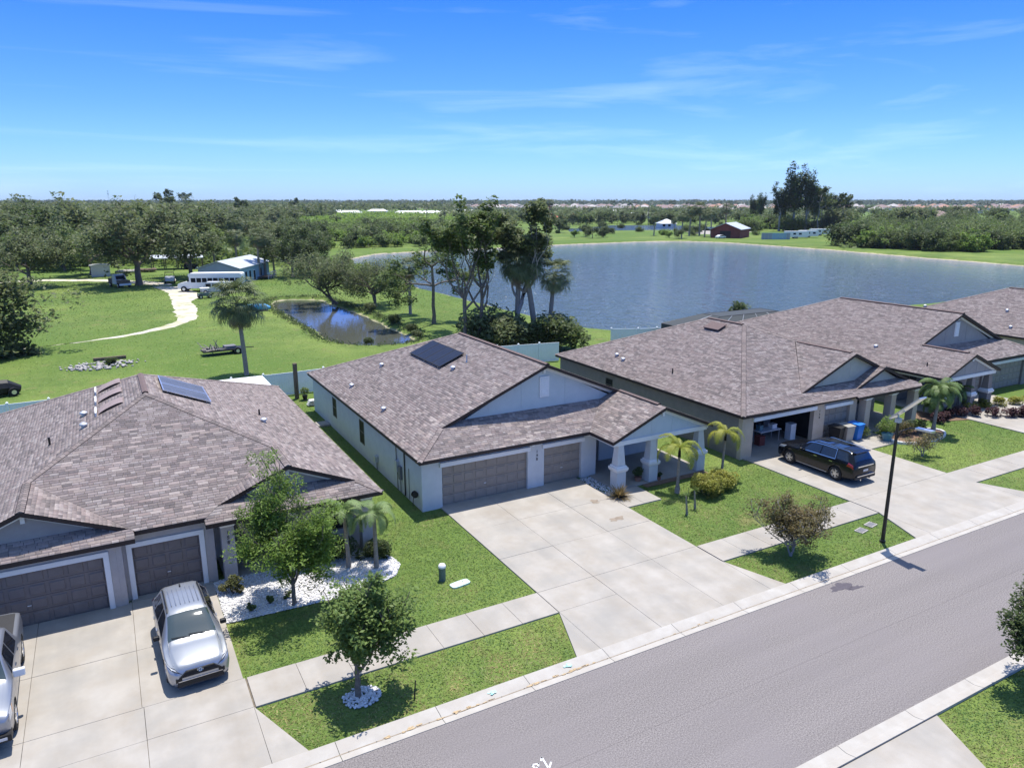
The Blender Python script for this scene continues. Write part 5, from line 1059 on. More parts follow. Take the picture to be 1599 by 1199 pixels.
# far bank of the pond, from the red-roofed house to the right edge
wedge(10, 60, 760, 1125, 334, 352, FS, .7, 1.0, 'tree round the far houses beyond the pond', 'tree', 'trees round the far houses', 9)
for i, (px, py, s, q) in enumerate([(873, 364, .62, 1), (897, 371, .4, 3), (925, 372, .45, 1), (942, 371, .4, 5), (914, 370, .38, 1), (885, 357, .75, 4), (940, 350, .8, 1), (990, 348, .75, 1), (1045, 372, .35, 3), (1060, 373, .38, 1), (1020, 352, .6, 2)]):
    p = at(px, py); put(FT[q], USED, p.x, p.y, s * 1.15, i, 'rounded tree or bush of the row on the far bank of the pond', 'tree', 'trees on the far bank of the pond')
for i, (px, py, s) in enumerate([(1021, 368, 1.3), (1053, 366, 1.0), (1076, 368, 1.7), (1092, 368, 1.9), (1100, 370, 1.5), (1110, 369, 1.6), (1064, 372, 1.4), (1133, 362, 1.8), (858, 345, 2.2)]):
    p = at(px, py); put(FP[i % 3], USED, p.x, p.y, s, i, 'cabbage palm of the row on the far bank, left of the red barn', 'palm', 'palms left of the red barn')
EU = [make_tree('tall_dark_tree', 170 + i, 30, 9, .5, 4, 5.2, 4600, .45, 1.15, 'leaf_dark', 'bark_grey', nlimb=7, fork=(2, 2), extra=10, spread=.45, up=.6, tone=(.5, 1.3), lz=1.8, squash=1.3, droop=9) for i in range(2)]
for i, (px, py, s, lb) in enumerate([(1237, 361, 1.16, 'tallest dark tree of the clump behind the white trailers'), (1257, 361, 1.05, 'second tallest dark tree, right of the tallest'), (1216, 361, .86, 'narrow dark tree left of the tallest in the clump'), (1187, 352, .72, 'broad dark tree behind the red barn roof'), (1176, 350, .66, 'tree left of the broad one behind the red barn'), (1270, 358, .8, 'dark tree at the right side of the tall clump')]):
    p = at(px, py); put(EU[i % 2], USED, p.x, p.y, s, i * 1.3, lb, 'tree')
for i, (px, py, s) in enumerate([(1281, 360, .92), (1276, 361, .85), (1290, 360, .8), (1304, 360, .72), (1313, 358, .82)]):
    p = at(px, py); put(PINE[i % 2], USED, p.x, p.y, s * 1.15, i, 'slender pine with a tuft at its top, right of the tall clump', 'pine', 'slender pines right of the tall clump')
BIGB = [make_tree('bank_tree', 180 + i, h, 1.0, .25, 2, h * .42, 5200, .32, h * .2, lm, 'bark', nlimb=7, extra=50, tone=(.5, 1.35), one=True, lz=.45, droop=h * .42) for i, (h, lm) in enumerate([(7, 'leaf'), (8, 'leaf_dark'), (6, 'leaf_lime'), (9, 'leaf'), (6.5, 'leaf_dark')])]
wedge(15, 110, 690, 1340, 331, 349, FS, .55, .9, 'tree in the fields between the pond and the suburb', 'tree', 'trees between pond and suburb', 9, lambda x, y: y < 300 and x > 235 and x < 330)
wedge(17, 26, 868, 1185, 350, 369, BIGB, .3, .6, 'small bushy tree on the grass of the far bank', 'tree', 'small trees on the far bank', 8)
wedge(16, 16, 1165, 1312, 355, 362, BIGB, .9, 1.4, 'low tree at the foot of the tall dark clump', 'tree', 'low trees under the tall clump', 7)
wedge(11, 130, 1325, 1690, 362, 393, BIGB, .85, 1.25, 'dense rounded tree of the thicket on the right far bank', 'tree', 'trees of the thicket on the right bank', 5, lambda x, y: x < 222)
wedge(12, 60, 1300, 1690, 347, 362, BIGB + FT[:3], .85, 1.2, 'taller tree behind the thicket on the right far bank', 'tree', 'trees behind the right bank thicket', 8)
wedge(13, 40, 1300, 1690, 330, 345, FS, .8, 1.1, 'tree among the suburb roofs at the right', 'tree', 'trees among the right suburb roofs', 12)
p = at(1322, 384); put(BIGB[1], USED, p.x, p.y, 1.35, 1, 'dark tree with a bare stem where the bank thicket begins', 'tree')
# gardens of the houses to the right
for i, (x, y, s, m_, lb) in enumerate([(42.9, 27.9, .5, 'leaf', 'leafy shrub growing behind the blue pot'), (44.2, 27.6, .55, 'leaf_red', 'reddish shrub in the curbed bed, left part'), (45.4, 27.3, .55, 'leaf_dark', 'dark shrub in the curbed bed, next to the tall palm'), (41.6, 28.6, .42, 'leaf', 'white-flowering shrub by the bins')]):
    single(make_shrub('garden_shrub', 190 + i, 1.3, 2.2, 1500, .11, m_), x, y, i, lb, 'shrub', s)
SM = make_tree('small_tree', 195, 1.55, .5, .03, 2, .5, 1500, .05, .22, 'leaf_red', 'bark_grey', nlimb=5, extra=10, trunks=[(0, 0, .1, 0), (0, 0, -.12, .05)]); single(SM, 41.6, 24.45, 0, 'tiny cone-shaped tree with dark leaves alone on the lawn beside the black car drive')
for i, x in enumerate(np.linspace(49.2, 56.5, 9)):
    single(make_shrub('hedge_plant', 200 + i, .55, .85, 900, .07, 'leaf_plum', stems=3), x, 28.4 - max(0, (x - 51) * .42) + .4 * math.sin(x), i, 'plum-coloured shrub of the low hedge on the right lawn', 'shrub', 1, 'plum hedge shrubs')
for i, x in enumerate(np.linspace(54.4, 60, 5)):
    single(make_shrub('hedge_plant', 215 + i, .55, .8, 700, .08, 'leaf_yellow', stems=3), x, 29.2 - (x - 54) * .25, i, 'bright yellow-green shrub of the clipped hedge at the right edge', 'shrub', 1, 'yellow hedge shrubs')
for i, (x, y, h, lb) in enumerate([(50.2, 29.2, 1.0, 'bushy low palm nearest the round bed in the right garden'), (52.0, 29.6, 1.6, 'bushy palm in the middle of the right garden bed'), (54.2, 29.8, 1.3, 'bushy palm at the right end of the garden bed')]):
    feather_palm('garden_palm', x, y, h, .08, 18, 1.3, .35, 'palm', 220 + i, lb, els=(-.1, 1.3), droop=1.8)
# the rubber-curbed round bed
m = MB(); cx_, cy_ = 44.9, 26.9
for k in range(28):
    a0, a1 = 2 * math.pi * k / 28, 2 * math.pi * (k + .93) / 28; q = []
    for a, r_ in ((a0, 1.0), (a1, 1.0), (a1, .93), (a0, .93)): q.append((cx_ + 2.5 * r_ * math.cos(a), cy_ + 1.15 * r_ * math.sin(a)))
    m.prism(q, -.05, .12)
o = m.build('bed_edging', M['rock']); tag(o, 'pale curved stone edging round the planted bed by the blue pot', 'edging'); sheet('mulch_bed', [(cx_ + 2.35 * math.cos(a), cy_ + 1.05 * math.sin(a)) for a in np.linspace(0, 6.283, 26)[:-1]], .02, M['mulch'])
sheet('mulch_bed', [(48.6, 29.6), (49.2, 28.2), (51, 27.7), (54, 26.6), (57, 25.6), (58, 28), (57, 30.4), (50, 30.4)], .006, M['mulch'])
sheet('mulch_bed', [(24.0, 28.5), (28.4, 28.5), (28.4, 28.95), (24.0, 28.95)], .004, M['mulch'])
# ------------------------------------------------------------------ vehicles
def carpaint_dark(name, c, metal, rough): return mat(name, c, rough=rough, metal=metal, spec=.35, coat=.15)
def carpaint(name, c, metal=.5, rough=.3):
    m = mat(name, c, rough=rough, metal=metal, spec=.5, coat=.5); return m
M['paint_silver'] = carpaint('silver_paint', (.36, .375, .40), .65, .36); M['paint_black'] = carpaint_dark('black_paint', (.004, .005, .008), 0, .25); M['paint_grey'] = carpaint('light_grey_paint', (.30, .315, .35), .65, .36)
M['rim'] = mat('alloy_rim', (.55, .55, .56), (.62, .62, .63), 4, .3, metal=.85); M['chrome'] = mat('chrome', (.75, .75, .77), rough=.12, metal=1); M['carglass'] = mat('car_glass', (.03, .045, .045), rough=.03, spec=1., coat=1.); M['tint'] = mat('tinted_glass', (.006, .007, .009), rough=.04, spec=.9, coat=.6)
M['lamp_clear'] = mat('headlamp', (.5, .52, .55), rough=.1, spec=.8, coat=1); M['lamp_red'] = mat('tail_lamp', (.32, .01, .015), rough=.15, spec=.7, coat=1); M['lamp_amber'] = mat('amber_lamp', (.6, .2, .03), rough=.2, coat=1); M['clad'] = mat('grey_cladding', (.03, .03, .032), (.04, .04, .042), 20, .65)
def loft(ST):
    xs = np.array([s[0] for s in ST]); A = np.array([s[1:] for s in ST])
    def par(x):
        x = min(max(x, xs[0]), xs[-1]); i = min(len(xs) - 2, max(0, int(np.searchsorted(xs, x) - 1))); h = xs[i + 1] - xs[i]; t = (x - xs[i]) / h
        def slope(k):
            if k == 0: return (A[1] - A[0]) / (xs[1] - xs[0])
            if k == len(xs) - 1: return (A[-1] - A[-2]) / (xs[-1] - xs[-2])
            a = (A[k] - A[k - 1]) / (xs[k] - xs[k - 1]); b = (A[k + 1] - A[k]) / (xs[k + 1] - xs[k]); return np.where(a * b > 0, 2 * a * b / np.where(np.abs(a + b) < 1e-9, 1, a + b), 0)
        m0, m1 = slope(i) * h, slope(i + 1) * h
        return (2 * t**3 - 3 * t**2 + 1) * A[i] + (t**3 - 2 * t**2 + t) * m0 + (-2 * t**3 + 3 * t**2) * A[i + 1] + (t**3 - t**2) * m1
    def sec(x):
        zb, wl, zs, ws, zt, wt = par(x)
        c = [(0, zb), (wl * .86, zb), (wl, zb + .10), (ws * 1.0, zb + (zs - zb) * .62), (ws * .975, zs), (wt, zt - .06), (wt * .82, zt - .012), (0, zt + .012)]
        return np.array(c)
    def P(x, t, side=1):                 # t in 0..7 along the half section
        c = sec(x); i = min(6, int(t)); f = t - i; p0 = c[max(i - 1, 0)]; p1 = c[i]; p2 = c[i + 1]; p3 = c[min(i + 2, 7)]
        if i in (4, 0): q = p1 * (1 - f) + p2 * f; bow = 0
        else:
            q = p1 * (1 - f) + p2 * f
        return Vector((x, side * q[0], q[1]))
    return P, xs
def car(name, ST, wheels, wr, paint, glass, label, cat, pos, ang, clad=None, tw=.24):
    root = empty(name, (pos[0], pos[1], .03), ang); P, xs = loft(ST); x0, x1 = xs[0], xs[-1]; NX = 56; TT = [0, .5, 1, 1.5, 2, 2.35, 2.7, 3, 3.35, 3.7, 4, 4.35, 4.7, 5, 5.35, 5.7, 6, 6.5, 7]
    X = [x0 + (x1 - x0) * (i / NX) for i in range(NX + 1)]; V = []; F = []
    ring = [(t, 1) for t in TT] + [(t, -1) for t in TT[-2:0:-1]]; n = len(ring)
    for x in X: V += [tuple(P(x, t, s)) for t, s in ring]
    for i in range(NX):
        for k in range(n): F.append((i * n + k, i * n + (k + 1) % n, (i + 1) * n + (k + 1) % n, (i + 1) * n + k))
    F += [tuple(range(n))[::-1], tuple(range(NX * n, NX * n + n))]
    me = bpy.data.meshes.new('body'); me.from_pydata(V, [], F); b = bpy.data.objects.new('body', me); C.objects.link(b)
    import bmesh
    bm = bmesh.new(); bm.from_mesh(me); bmesh.ops.recalc_face_normals(bm, faces=bm.faces); bm.to_mesh(me); bm.free()
    cut = MB(); hw = max(s[4] for s in ST)
    for wx in wheels:
        for sd in (-1, 1):
            nn = 24; r_ = wr * 1.13; ring_ = [(wx + r_ * math.cos(2 * math.pi * k / nn), wr + r_ * math.sin(2 * math.pi * k / nn)) for k in range(nn)]; ya, yb = sd * (hw - .33), sd * (hw + .2)
            vs = [(a, ya, z) for a, z in ring_] + [(a, yb, z) for a, z in ring_]; fs = [tuple(range(nn)), tuple(range(nn, 2 * nn))[::-1]] + [(k, nn + k, nn + (k + 1) % nn, (k + 1) % nn) for k in range(nn)]
            if sd < 0: fs = [f[::-1] for f in fs]
            cut.add(vs, fs)
    co = cut.build('cutter', M['black']); me.materials.append(paint); me.materials.append(M['black'])
    bm = bmesh.new(); bm.from_mesh(co.data); bmesh.ops.recalc_face_normals(bm, faces=bm.faces); bm.to_mesh(co.data); bm.free()
    md = b.modifiers.new('b', 'BOOLEAN'); md.operation = 'DIFFERENCE'; md.object = co; md.solver = 'EXACT'; dg = bpy.context.evaluated_depsgraph_get(); me2 = bpy.data.meshes.new_from_object(b.evaluated_get(dg)); 
    bpy.data.objects.remove(co); bpy.data.objects.remove(b)
    if len(me2.polygons) < 100: me2 = me
    me2.materials.clear(); me2.materials.append(paint); me2.materials.append(M['black'])
    for p in me2.polygons:
        c = p.center; inw = any(abs(math.hypot(c.x - wx, c.z - wr) - wr * 1.13) < .03 or (math.hypot(c.x - wx, c.z - wr) < wr * 1.12 and abs(c.y) < hw - .3) for wx in wheels); p.material_index = 1 if (inw and abs(c.y) < hw - .01 and abs(p.normal.y) < .5) or (inw and abs(abs(c.y) - (hw - .33)) < .01) or p.normal.z < -.8 else 0; p.use_smooth = p.area < 1 and not inw
    body = link('body', me2, root)
    def off(p, x, t, s, d):
        a = P(x + .02, t, s) - P(x - .02, t, s); b_ = P(x, min(7, t + .05), s) - P(x, max(0, t - .05), s); nn = a.cross(b_); 
        if nn.length < 1e-9: return p
        nn.normalize()
        if nn.y * s < 0 and abs(nn.y) > .2: nn = -nn
        if abs(nn.y) <= .2 and nn.z < 0 and t > 4.6: nn = -nn
        return p + nn * d
    def side_patch(nm, quad, m_, s, parent=root, d=.008, nu=6, nv=5):
        """quad: (x at low t, x at high t) for both ends, t range"""
        (a0, a1), (b0, b1), (t0, t1) = quad; V = []; F = []
        for i in range(nu + 1):
            for j in range(nv + 1):
                u, v = i / nu, j / nv; t = t0 + (t1 - t0) * v; xa = a0 + (a1 - a0) * v; xb = b0 + (b1 - b0) * v; x = xa + (xb - xa) * u; V.append(off(P(x, t, s), x, t, s, d))
        F = [(i * (nv + 1) + j, (i + 1) * (nv + 1) + j, (i + 1) * (nv + 1) + j + 1, i * (nv + 1) + j + 1) for i in range(nu) for j in range(nv)]
        m = MB(); m.add(V, F); o = m.build(nm, m_, parent, smooth=True); return o
    def cross_patch(nm, xa, xb, t0, m_, parent=root, d=.008, nu=6, inset=0.):
        """across the car from side to side between xa and xb, down to section parameter t0"""
        V = []; TTs = [t0 + (7 - t0) * k / 5 for k in range(6)]; rg = [(t, 1) for t in TTs] + [(t, -1) for t in TTs[-2::-1]]
        for i in range(nu + 1):
            x = xa + (xb - xa) * i / nu
            for t, s in rg: V.append(off(P(x, t, s), x, min(t, 6.9), s, d))
        k = len(rg); F = [(i * k + j, i * k + j + 1, (i + 1) * k + j + 1, (i + 1) * k + j) for i in range(nu) for j in range(k - 1)]; m = MB(); m.add(V, F); return m.build(nm, m_, parent, smooth=True)
    wm = None
    for wx in wheels:
        for sd in (-1, 1):
            if wm is None:
                m = MB(); prof = [(wr * .62, -tw / 2), (wr * .93, -tw / 2), (wr, -tw * .36), (wr, tw * .36), (wr * .93, tw / 2), (wr * .62, tw / 2), (wr * .61, tw * .2)]; m.lathe(0, 0, prof, 30, None, False); ty = m.build('wheel', M['rubber'], root, smooth=False)
                q = MB(); q.lathe(0, 0, [(wr * .66, tw * .30), (wr * .66, tw * .47), (wr * .60, tw * .50), (wr * .56, tw * .36)], 30, 0, False); 
                for k in range(10):
                    Mx = Matrix.Rotation(2 * math.pi * (k // 2) / 5 + (.22 if k % 2 else -.22), 4, 'Z'); q.box(wr * .1, wr * .6, -wr * .045, wr * .045, tw * .40, tw * .49, 0, Mx)
                q.lathe(0, 0, [(wr * .16, tw * .3), (wr * .15, tw * .5), (wr * .05, tw * .52)], 12, 0); q.lathe(0, 0, [(wr * .6, tw * .2), (wr * .6, tw * .30)], 20, 1); rm = q.build('rim', [M['rim'], M['black']], ty); wm = (ty.data, rm.data)
            else: ty = link('wheel', wm[0], root); rm = link('rim', wm[1], ty)
            ty.location = (wx, sd * (hw - tw / 2 - .015), wr); ty.rotation_euler = (R(-90) * sd, 0, 0)
    tag(root, label, cat)
    return root, P, side_patch, cross_patch, hw
def lampstrip(nm, P, root, s, path, hw_, m_, d):
    V = []
    pts = []
    for (xa, ta), (xb, tb) in zip(path[:-1], path[1:]):
        for k in range(4): pts.append((xa + (xb - xa) * k / 4, ta + (tb - ta) * k / 4))
    pts.append(path[-1])
    for x, t in pts:
        for w_ in (-1, -.33, .33, 1):
            q = P(max(0, x + w_ * hw_), t, s); V.append(q + Vector((-.6, .45 * s, .9)).normalized() * d)
    n = len(pts); m = MB(); m.add(V, [(i * 4 + j, i * 4 + j + 1, (i + 1) * 4 + j + 1, (i + 1) * 4 + j) for i in range(n - 1) for j in range(3)]); return m.build(nm, m_, root)
def mirror_(root, x, y, z, s, m_, w_=.2, h=.15):
    m = MB(); m.taper(0, 0, 0, .01, .01, .01); m = MB(); m.box(x - .06, x + .08, y, y + s * w_, z, z + h) if s > 0 else m.box(x - .06, x + .08, y + s * w_, y, z, z + h); o = m.build('door_mirror', m_, root); bv = o.modifiers.new('bevel', 'BEVEL'); bv.width = .035; bv.segments = 2; return o
# silver compact SUV, nose to the street
ST1 = [(0, .34, .62, .60, .66, .70, .50), (.06, .24, .80, .70, .82, .80, .64), (.22, .20, .86, .80, .90, .90, .72), (.55, .19, .90, .90, .925, .98, .78), (.85, .19, .905, .95, .93, 1.03, .80), (1.1, .19, .905, .975, .93, 1.06, .78), (1.22, .19, .905, .99, .93, 1.11, .76), (2.16, .19, .905, 1.02, .93, 1.60, .62), (2.4, .19, .905, 1.03, .93, 1.645, .61), (3.2, .19, .905, 1.05, .93, 1.665, .60), (3.9, .2, .905, 1.08, .925, 1.63, .585), (4.2, .21, .90, 1.10, .915, 1.57, .57), (4.42, .24, .88, 1.08, .89, 1.28, .62), (4.54, .28, .86, 1.0, .86, 1.06, .70), (4.6, .36, .80, .86, .80, .92, .72)]
root, P, sp, cp, hw = car('compact_suv', ST1, (.88, 3.58), .36, M['paint_silver'], M['carglass'], 'silver compact SUV parked nose to the street on the left drive', 'car', (1.2, 22.15), R(92))
cp('windshield', 1.27, 2.10, 5.12, M['carglass']); cp('rear_window', 4.24, 4.42, 5.1, M['tint'])
for s in (1, -1):
    sp('side_window', ((1.70, 2.2), (2.72, 2.72), (4.12, 4.9)), M['tint'], s); sp('side_window', ((2.80, 2.80), (3.55, 3.45), (4.12, 4.9)), M['tint'], s); sp('side_window', ((3.66, 3.56), (4.15, 3.95), (4.2, 4.88)), M['tint'], s)
    sp('sill_cladding', ((1.3, 1.3), (3.15, 3.15), (1.6, 2.35)), M['clad'], s); lampstrip('headlight_surround', P, root, s, [(.07, 5.0), (.16, 4.6), (.36, 4.2), (.62, 3.95)], .085, M['black'], .012); lampstrip('headlight', P, root, s, [(.08, 4.95), (.17, 4.6), (.36, 4.22), (.56, 4.0)], .035, M['lamp_clear'], .022)
    mirror_(root, 1.72, s * .92, 1.02, s, M['black'])
    m = MB(); m.tube([P(2.25, 5.2, s) + Vector((0, 0, .02)), P(2.4, 5.3, s) + Vector((0, 0, .06)), P(3.1, 5.3, s) + Vector((0, 0, .06)), P(3.8, 5.3, s) + Vector((0, 0, .06)), P(3.95, 5.2, s) + Vector((0, 0, .02))], .02, 6); m.build('roof_rail', M['black'], root)
    m = MB(); m.box(.0, .1, s * .62 - .09, s * .62 + .09, .40, .52); o = m.build('fog_lamp', M['black'], root); o.location.x = -.015
    sp('tail_light', ((4.3, 4.3), (4.52, 4.47), (3.7, 4.4)), M['lamp_red'], s)
    for x_ in (2.45, 3.3): m = MB(); m.box(x_, x_ + .16, s * .93 - .012, s * .93 + .03, .93, .965); m.build('door_handle', M['paint_silver'], root)
# nose: dark trapezoid grille, badge, lower air opening
m = MB(); gz = [(-.56, .63), (.56, .63), (.42, .76), (-.42, .76)]; m.add([(-.035, y, z) for y, z in [(-.62, .54), (.62, .54), (.40, .73), (-.40, .73)]] + [(.12, y, z) for y, z in [(-.62, .54), (.62, .54), (.40, .73), (-.40, .73)]], [(3, 2, 1, 0), (4, 5, 6, 7), (0, 1, 5, 4), (1, 2, 6, 5), (2, 3, 7, 6), (3, 0, 4, 7)]); gr = m.build('grille', M['black'], root)
for k in range(5): m = MB(); m.box(-.045, -.036, -.56 + k * .03, .56 - k * .03, .565 + k * .034, .575 + k * .034); m.build('slat', M['clad'], gr)
m = MB()
for (ax, ay) in ((.085, .06), (.03, .058), (.06, .028)):
    for k in range(14): a0, a1 = 2 * math.pi * k / 14, 2 * math.pi * (k + 1) / 14; m.tube([(-.06, ax * math.cos(a0), .69 + ay * math.sin(a0)), (-.06, ax * math.cos(a1), .69 + ay * math.sin(a1))], .007, 4)
m.build('badge', M['chrome'], root)
m = MB(); m.box(-.03, .15, -.66, .66, .27, .40); m.build('lower_grille', M['black'], root); m = MB(); m.box(-.02, .2, -.68, .68, .22, .262); m.build('front_lip', M['clad'], root); m = MB(); m.box(-.02, .14, -.64, .64, .405, .43); m.build('bumper_bar', M['alu'], root)
for k in range(7): y = -.42 + k * .14; m = MB(); m.tube([(2.5, y, 1.678), (3.7, y, 1.665)], .012, 5); m.build('roof_rib', M['paint_silver'], root)
for s_ in (1, -1): m = MB(); m.tube([P(.25, 5.1, s_) + Vector((0, 0, .005)), P(.8, 5.3, s_) + Vector((0, 0, .01)), P(1.35, 5.1, s_) + Vector((0, 0, .0))], .012, 5); m.build('hood_crease', M['paint_silver'], root)
m = MB(); m.box(3.75, 3.92, -.02, .02, 1.63, 1.70); m.build('antenna_fin', M['black'], root)
m = MB(); m.tube([(1.24, -.55, 1.15), (1.30, .1, 1.20)], .012, 4); m.tube([(1.24, .05, 1.15), (1.32, .62, 1.19)], .012, 4); m.build('wiper', M['black'], root)
# black three-row SUV, tail to the street
ST2 = [(0, .38, .66, .74, .70, .82, .56), (.07, .26, .84, .84, .86, .94, .68), (.28, .22, .92, .94, .94, 1.04, .78), (.7, .21, .96, 1.02, .985, 1.10, .84), (1.2, .21, .97, 1.06, .995, 1.16, .84), (1.45, .21, .97, 1.08, .995, 1.2, .82), (2.15, .21, .97, 1.10, .995, 1.68, .68), (2.5, .21, .97, 1.11, .995, 1.745, .67), (3.4, .21, .97, 1.13, .995, 1.775, .66), (4.3, .22, .965, 1.16, .985, 1.75, .65), (4.75, .24, .955, 1.17, .975, 1.69, .635), (4.95, .28, .94, 1.14, .955, 1.45, .68), (5.1, .32, .92, 1.06, .93, 1.18, .76), (5.19, .42, .84, .90, .86, .98, .76)]
root, P, sp, cp, hw = car('black_suv', ST2, (1.0, 4.07), .40, M['paint_black'], M['tint'], 'black three-row SUV with bright wheels parked before the open garage', 'car', (34.5, 28.4), R(-90))
cp('windshield', 1.5, 2.12, 5.12, M['tint']); cp('rear_window', 4.79, 5.04, 5.05, M['tint'], d=.012); cp('roof_glass', 2.6, 3.3, 5.9, M['tint']); cp('roof_glass', 3.55, 4.1, 5.9, M['tint'])
for s in (1, -1):
    sp('side_window', ((1.9, 2.3), (2.95, 2.95), (4.12, 4.9)), M['tint'], s); sp('side_window', ((3.03, 3.03), (3.95, 3.85), (4.12, 4.9)), M['tint'], s); sp('side_window', ((4.05, 3.95), (4.78, 4.55), (4.15, 4.9)), M['tint'], s)
    sp('window_trim', ((1.8, 2.2), (3.95, 3.85), (4.92, 4.97)), M['chrome'], s, d=.012); sp('window_trim', ((1.8, 1.8), (3.98, 3.98), (4.05, 4.10)), M['chrome'], s, d=.012); sp('window_trim', ((3.96, 3.87), (3.985, 3.895), (4.05, 4.95)), M['chrome'], s, d=.012)
    sp('sill_trim', ((1.5, 1.5), (3.55, 3.55), (1.8, 2.05)), M['galv'], s, d=.01); sp('tail_light', ((4.72, 4.8), (5.12, 5.08), (3.55, 4.1)), M['lamp_red'], s, d=.012); mirror_(root, 1.85, s * .985, 1.1, s, M['paint_black'])
    sp('headlight', ((.12, .3), (.6, .75), (3.6, 4.05)), M['lamp_clear'], s)
    m = MB(); m.tube([P(2.4, 5.2, s) + Vector((0, 0, .02)), P(2.6, 5.3, s) + Vector((0, 0, .05)), P(4.5, 5.3, s) + Vector((0, 0, .05)), P(4.65, 5.2, s) + Vector((0, 0, .02))], .02, 6); m.build('roof_rail', M['chrome'], root)
    for x_ in (2.65, 3.65): m = MB(); m.box(x_, x_ + .2, s * .99 - .012, s * .99 + .03, 1.0, 1.035); m.build('door_handle', M['chrome'], root)
m = MB(); m.box(5.08, 5.2, -.62, .62, 1.0, 1.05); m.build('tailgate_trim', M['chrome'], root); m = MB(); m.box(5.14, 5.215, -.19, .19, .72, .84); m.build('number_plate', M['galv'], root); m = MB(); m.box(5.0, 5.24, -.8, .8, .34, .50); m.build('rear_bumper', M['clad'], root); m = MB(); m.box(5.1, 5.26, -.7, .7, .50, .54); m.build('bumper_trim', M['chrome'], root)
m = MB(); m.box(4.72, 4.98, -.6, .6, 1.70, 1.73); m.build('spoiler', M['paint_black'], root)
for s in (-.4, .4): m = MB(); m.tube([(5.0, s, .3), (5.25, s, .3)], .045, 8); m.build('exhaust', M['chrome'], root)
m = MB(); m.box(-.03, .12, -.5, .5, .5, .78); m.build('grille', M['chrome'], root)
# pickup, only its right half is in the picture
ST3 = [(0, .55, .82, .92, .86, 1.02, .70), (.1, .42, .92, 1.02, .94, 1.12, .80), (.5, .38, .97, 1.10, .99, 1.2, .86), (1.2, .38, .98, 1.16, 1.0, 1.28, .88), (1.5, .38, .98, 1.2, 1.0, 1.34, .86), (2.1, .38, .98, 1.22, 1.0, 1.84, .72), (2.4, .38, .98, 1.22, 1.0, 1.90, .71), (3.6, .38, .98, 1.24, 1.0, 1.90, .71), (3.85, .38, .98, 1.25, 1.0, 1.84, .73), (3.95, .38, .98, 1.26, 1.0, 1.36, .94), (5.6, .4, .98, 1.27, 1.0, 1.36, .94), (5.75, .5, .95, 1.2, .97, 1.3, .9)]
root, P, sp, cp, hw = car('pickup_truck', ST3, (1.05, 4.75), .43, M['paint_grey'], M['tint'], 'light grey pickup truck with a dark grille cut by the left edge', 'truck', (-4.62, 21.75), R(91.5))
cp('windshield', 1.55, 2.06, 5.12, M['carglass']); cp('bed_cover', 4.05, 5.55, 5.5, M['clad'], d=.01)
for s in (1, -1):
    sp('side_window', ((1.85, 2.25), (2.85, 2.85), (4.12, 4.9)), M['tint'], s); sp('side_window', ((2.93, 2.93), (3.7, 3.65), (4.12, 4.9)), M['tint'], s); sp('headlight', ((.08, .2), (.42, .5), (3.3, 4.1)), M['lamp_clear'], s); sp('side_marker', ((.44, .5), (.56, .62), (3.3, 4.0)), M['lamp_amber'], s, d=.012)
    mirror_(root, 1.75, s * .99, 1.2, s, M['white'], .3, .24)
    for x_ in (2.5, 3.4): m = MB(); m.box(x_, x_ + .2, s * 1.0 - .012, s * 1.0 + .03, 1.1, 1.14); m.build('door_handle', M['chrome'], root)
m = MB(); m.box(-.06, .2, -.62, .62, .62, 1.0); m.build('grille', M['black'], root); m = MB(); m.box(-.12, .25, -.95, .95, .40, .60); m.build('front_bumper', M['black'], root)
for s in (-.75, .75): m = MB(); m.box(-.14, -.1, s - .1, s + .1, .46, .54); m.build('fog_lamp', M['lamp_clear'], root)

# ------------------------------------------------------------------ street and garden things
def thing(name, x, y, label, cat, rz=0, group=None, z=0.): return empty(name, (x, y, z), rz, label, cat, group)
o = thing('street_lamp', 29.12, 18.35, 'tall bronze street lamp with a tilted solar panel by the drive', 'street lamp')
m = MB(); m.lathe(0, 0, [(.13, -.05), (.13, .06), (.085, .09), (.075, 2.8), (.062, 5.62)], 12); m.build('pole', M['metal_dark'], o)
m = MB(); m.tube([(0, 0, 4.75), (0, -.25, 5.25), (0, -.55, 5.45), (0, -.95, 5.52)], .03, 7); m.build('arm', M['metal_dark'], o)
m = MB(); mt = Matrix.Translation((0, -1.2, 5.54)) @ Matrix.Rotation(R(-3), 4, 'X'); m.box(-.13, .13, -.36, .36, -.04, .04, None, mt); hd = m.build('lamp_head', M['alu'], o); m = MB(); m.box(-.1, .1, -.3, .26, -.052, -.042, None, mt); m.build('lens', M['lamp_clear'], hd)
m = MB(); mt = Matrix.Translation((0, -.32, 6.28)) @ Matrix.Rotation(R(-44), 4, 'X'); m.box(-.24, .24, -.84, .84, -.03, .03, None, mt); pn = m.build('solar_panel', M['alu'], o)
for k in range(4): m = MB(); m.box(-.21, .21, -.80 + k * .405, -.42 + k * .405, .031, .036, None, mt); m.build('solar_cell', M['pv_blue'], pn)
m = MB(); m.tube([(0, 0, 5.6), (0, .05, 5.95), (0, -.2, 6.12)], .045, 8); m.box(-.1, .1, -.1, .1, 5.56, 5.75); m.build('bracket', M['galv'], o)
o = thing('utility_pedestal', 10.5, 24.75, 'short round green utility post with white cap on the lawn', 'utility post'); m = MB(); m.lathe(0, 0, [(.14, -.05), (.14, .55)], 16); m.build('post', M['green_box'], o); m = MB(); m.lathe(0, 0, [(.155, .552), (.155, .62), (.12, .68), (.05, .70)], 16); m.build('cap', M['white'], o)
